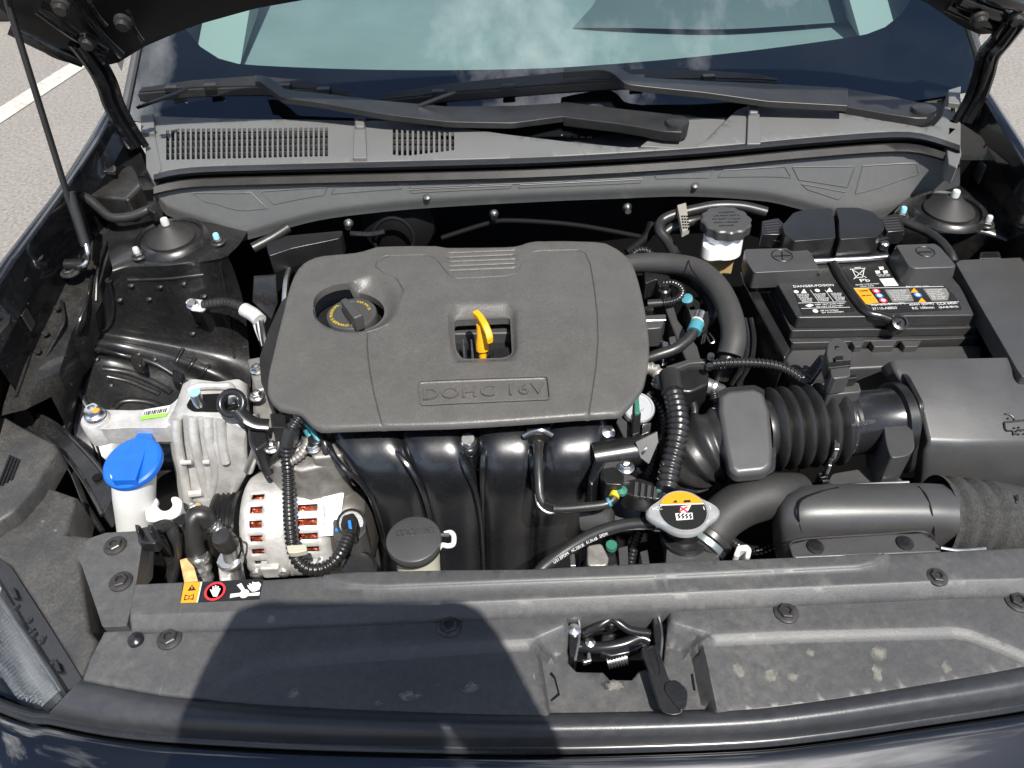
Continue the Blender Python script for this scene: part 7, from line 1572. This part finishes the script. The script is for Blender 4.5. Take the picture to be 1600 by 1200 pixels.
def person():
    V = []; E = []; Rd = []
    def chain(start, pts):
        last = start
        for p, r in pts:
            V.append(Vector(p)); Rd.append(r); k = len(V)-1
            if last is not None: E.append((last, k))
            last = k
        return last
    X = CAM.x
    pel = chain(None, [((X, -.56, .95), .150)])
    ch = chain(pel, [((X, -.54, 1.08), .140), ((X, -.50, 1.24), .150), ((X+.01, -.43, 1.38), .150)])
    nk = chain(ch, [((X+.02, -.34, 1.49), .062), ((X+.03, -.275, 1.55), .058)])
    chain(nk, [((X+.03, -.225, 1.595), .092), ((X+.03, -.195, 1.655), .104), ((X+.03, -.190, 1.72), .090)])
    for s in (-1, 1):
        hip = chain(pel, [((X+s*.09, -.56, .88), .105), ((X+s*.10, -.55, .52), .070), ((X+s*.10, -.57, .12), .046), ((X+s*.11, -.56, .06), .042), ((X+s*.12, -.46, .035), .034)])
        el = chain(ch, [((X+s*.17, -.42, 1.42), .068), ((X+s*.23, -.36, 1.28), .050), ((X+s*.25, -.28, 1.19), .044), ((X+s*.20, -.18, 1.31), .038), ((X+s*.145, -.095, 1.425), .036)])
        w = (X+s*.155, -.095, 1.425)
        pa = pc_+RIGHT*(s*.086)-UP*.004-FWD*.024
        k = chain(el, [((pa+Vector(w))*.5, .036), (pa, .053)])
        chain(k, [(pc_+RIGHT*(s*.080)-FWD*.008, .034)])
        for i in range(4):                                    # fingers wrap behind the phone, tips over its front rim
            y = .026-.019*i; ln_ = (.95, 1.05, 1.0, .82)[i]
            chain(k, [(pc_+RIGHT*(s*.110)+UP*y+FWD*.004, .0095), (pc_+RIGHT*(s*(.110-.022*ln_))+UP*(y+.002)+FWD*.017, .0088), (pc_+RIGHT*(s*(.110-.042*ln_))+UP*(y+.003)+FWD*.0165, .0078)])
        chain(k, [(pc_+RIGHT*(s*.095)-UP*.038-FWD*.012, .0105), (pc_+RIGHT*(s*.072)-UP*.034-FWD*.012, .0092), (pc_+RIGHT*(s*.050)-UP*.022-FWD*.010, .0082)])
    org = Vector((X, -.56, 0)); me = bpy.data.meshes.new('photographer'); me.from_pydata([v-org for v in V], E, []); o = bpy.data.objects.new('tmp_person', me); COL.objects.link(o); o.location = org
    sk = o.modifiers.new('skin', 'SKIN'); sk.use_smooth_shade = True
    for i, r in enumerate(Rd): me.skin_vertices[0].data[i].radius = (r, r*(.72 if r > .12 else 1)); me.skin_vertices[0].data[i].use_root = (i == 0)
    o.modifiers.new('sub', 'SUBSURF').levels = 2
    dg = bpy.context.evaluated_depsgraph_get(); dg.update(); m2 = bpy.data.meshes.new_from_object(o.evaluated_get(dg)); bpy.data.objects.remove(o)
    for m_ in (M_SHIRT, M_SKIN, M_JEANS, M_BLK): m2.materials.append(m_)
    for p in m2.polygons:
        c = p.center+org; hand = (c-pc_).length < .145
        p.material_index = 1 if (c.z > 1.50 and abs(c.x-X) < .17 and c.y < -.12) or hand else (3 if c.z < .085 else (2 if c.z < .93 else 0)); p.use_smooth = True
    b = bpy.data.objects.new('person', m2); COL.objects.link(b); b.location = org
    tag(b, 'photographer in dark clothes holding a phone, seen as the shadow across the front panel', 'person')
    hc = Vector((X+.03, -.207, 1.67))
    v = []; f = []; n = 20
    for i in range(8):
        t_ = math.pi*.62*i/7
        for k in range(n): a = 2*math.pi*k/n; v.append(hc+Vector((.098*math.sin(t_)*math.cos(a), -.012+.112*math.sin(t_)*math.sin(a), .118*math.cos(t_))) if t_ < 1.2 or math.sin(a) < .3 else hc+Vector((.096*math.sin(1.2)*math.cos(a), .100*math.sin(1.2)*math.sin(a), .112*math.cos(1.2))))
    for i in range(7):
        for k in range(n): f.append([i*n+k, i*n+(k+1) % n, (i+1)*n+(k+1) % n, (i+1)*n+k])
    mesh('hair', v, f, M_HAIR, b, 0, 60)
    for s in (-1, 1):
        lathe('eye', [(.0, -.008), (.009, -.004), (.011, 0), (.009, .005), (0, .008)], hc+Vector((s*.032, .098, -.02)), M_WHITE, b, axis=(0, 1, -.2), n=14)
        tube('ear', [hc+Vector((s*.094, -.01, .005)), hc+Vector((s*.104, -.02, -.02)), hc+Vector((s*.094, -.012, -.045))], [.010, .014, .009], M_SKIN, b, n=8)
    tube('nose', [hc+Vector((0, .096, -.015)), hc+Vector((0, .112, -.045)), hc+Vector((0, .098, -.055))], [.008, .013, .010], M_SKIN, b, n=8)
    tube('mouth', [hc+Vector((-.024, .084, -.078)), hc+Vector((0, .092, -.080)), hc+Vector((.024, .084, -.078))], .006, mat('lips', (.45, .2, .17), .5), b, n=8)
person()
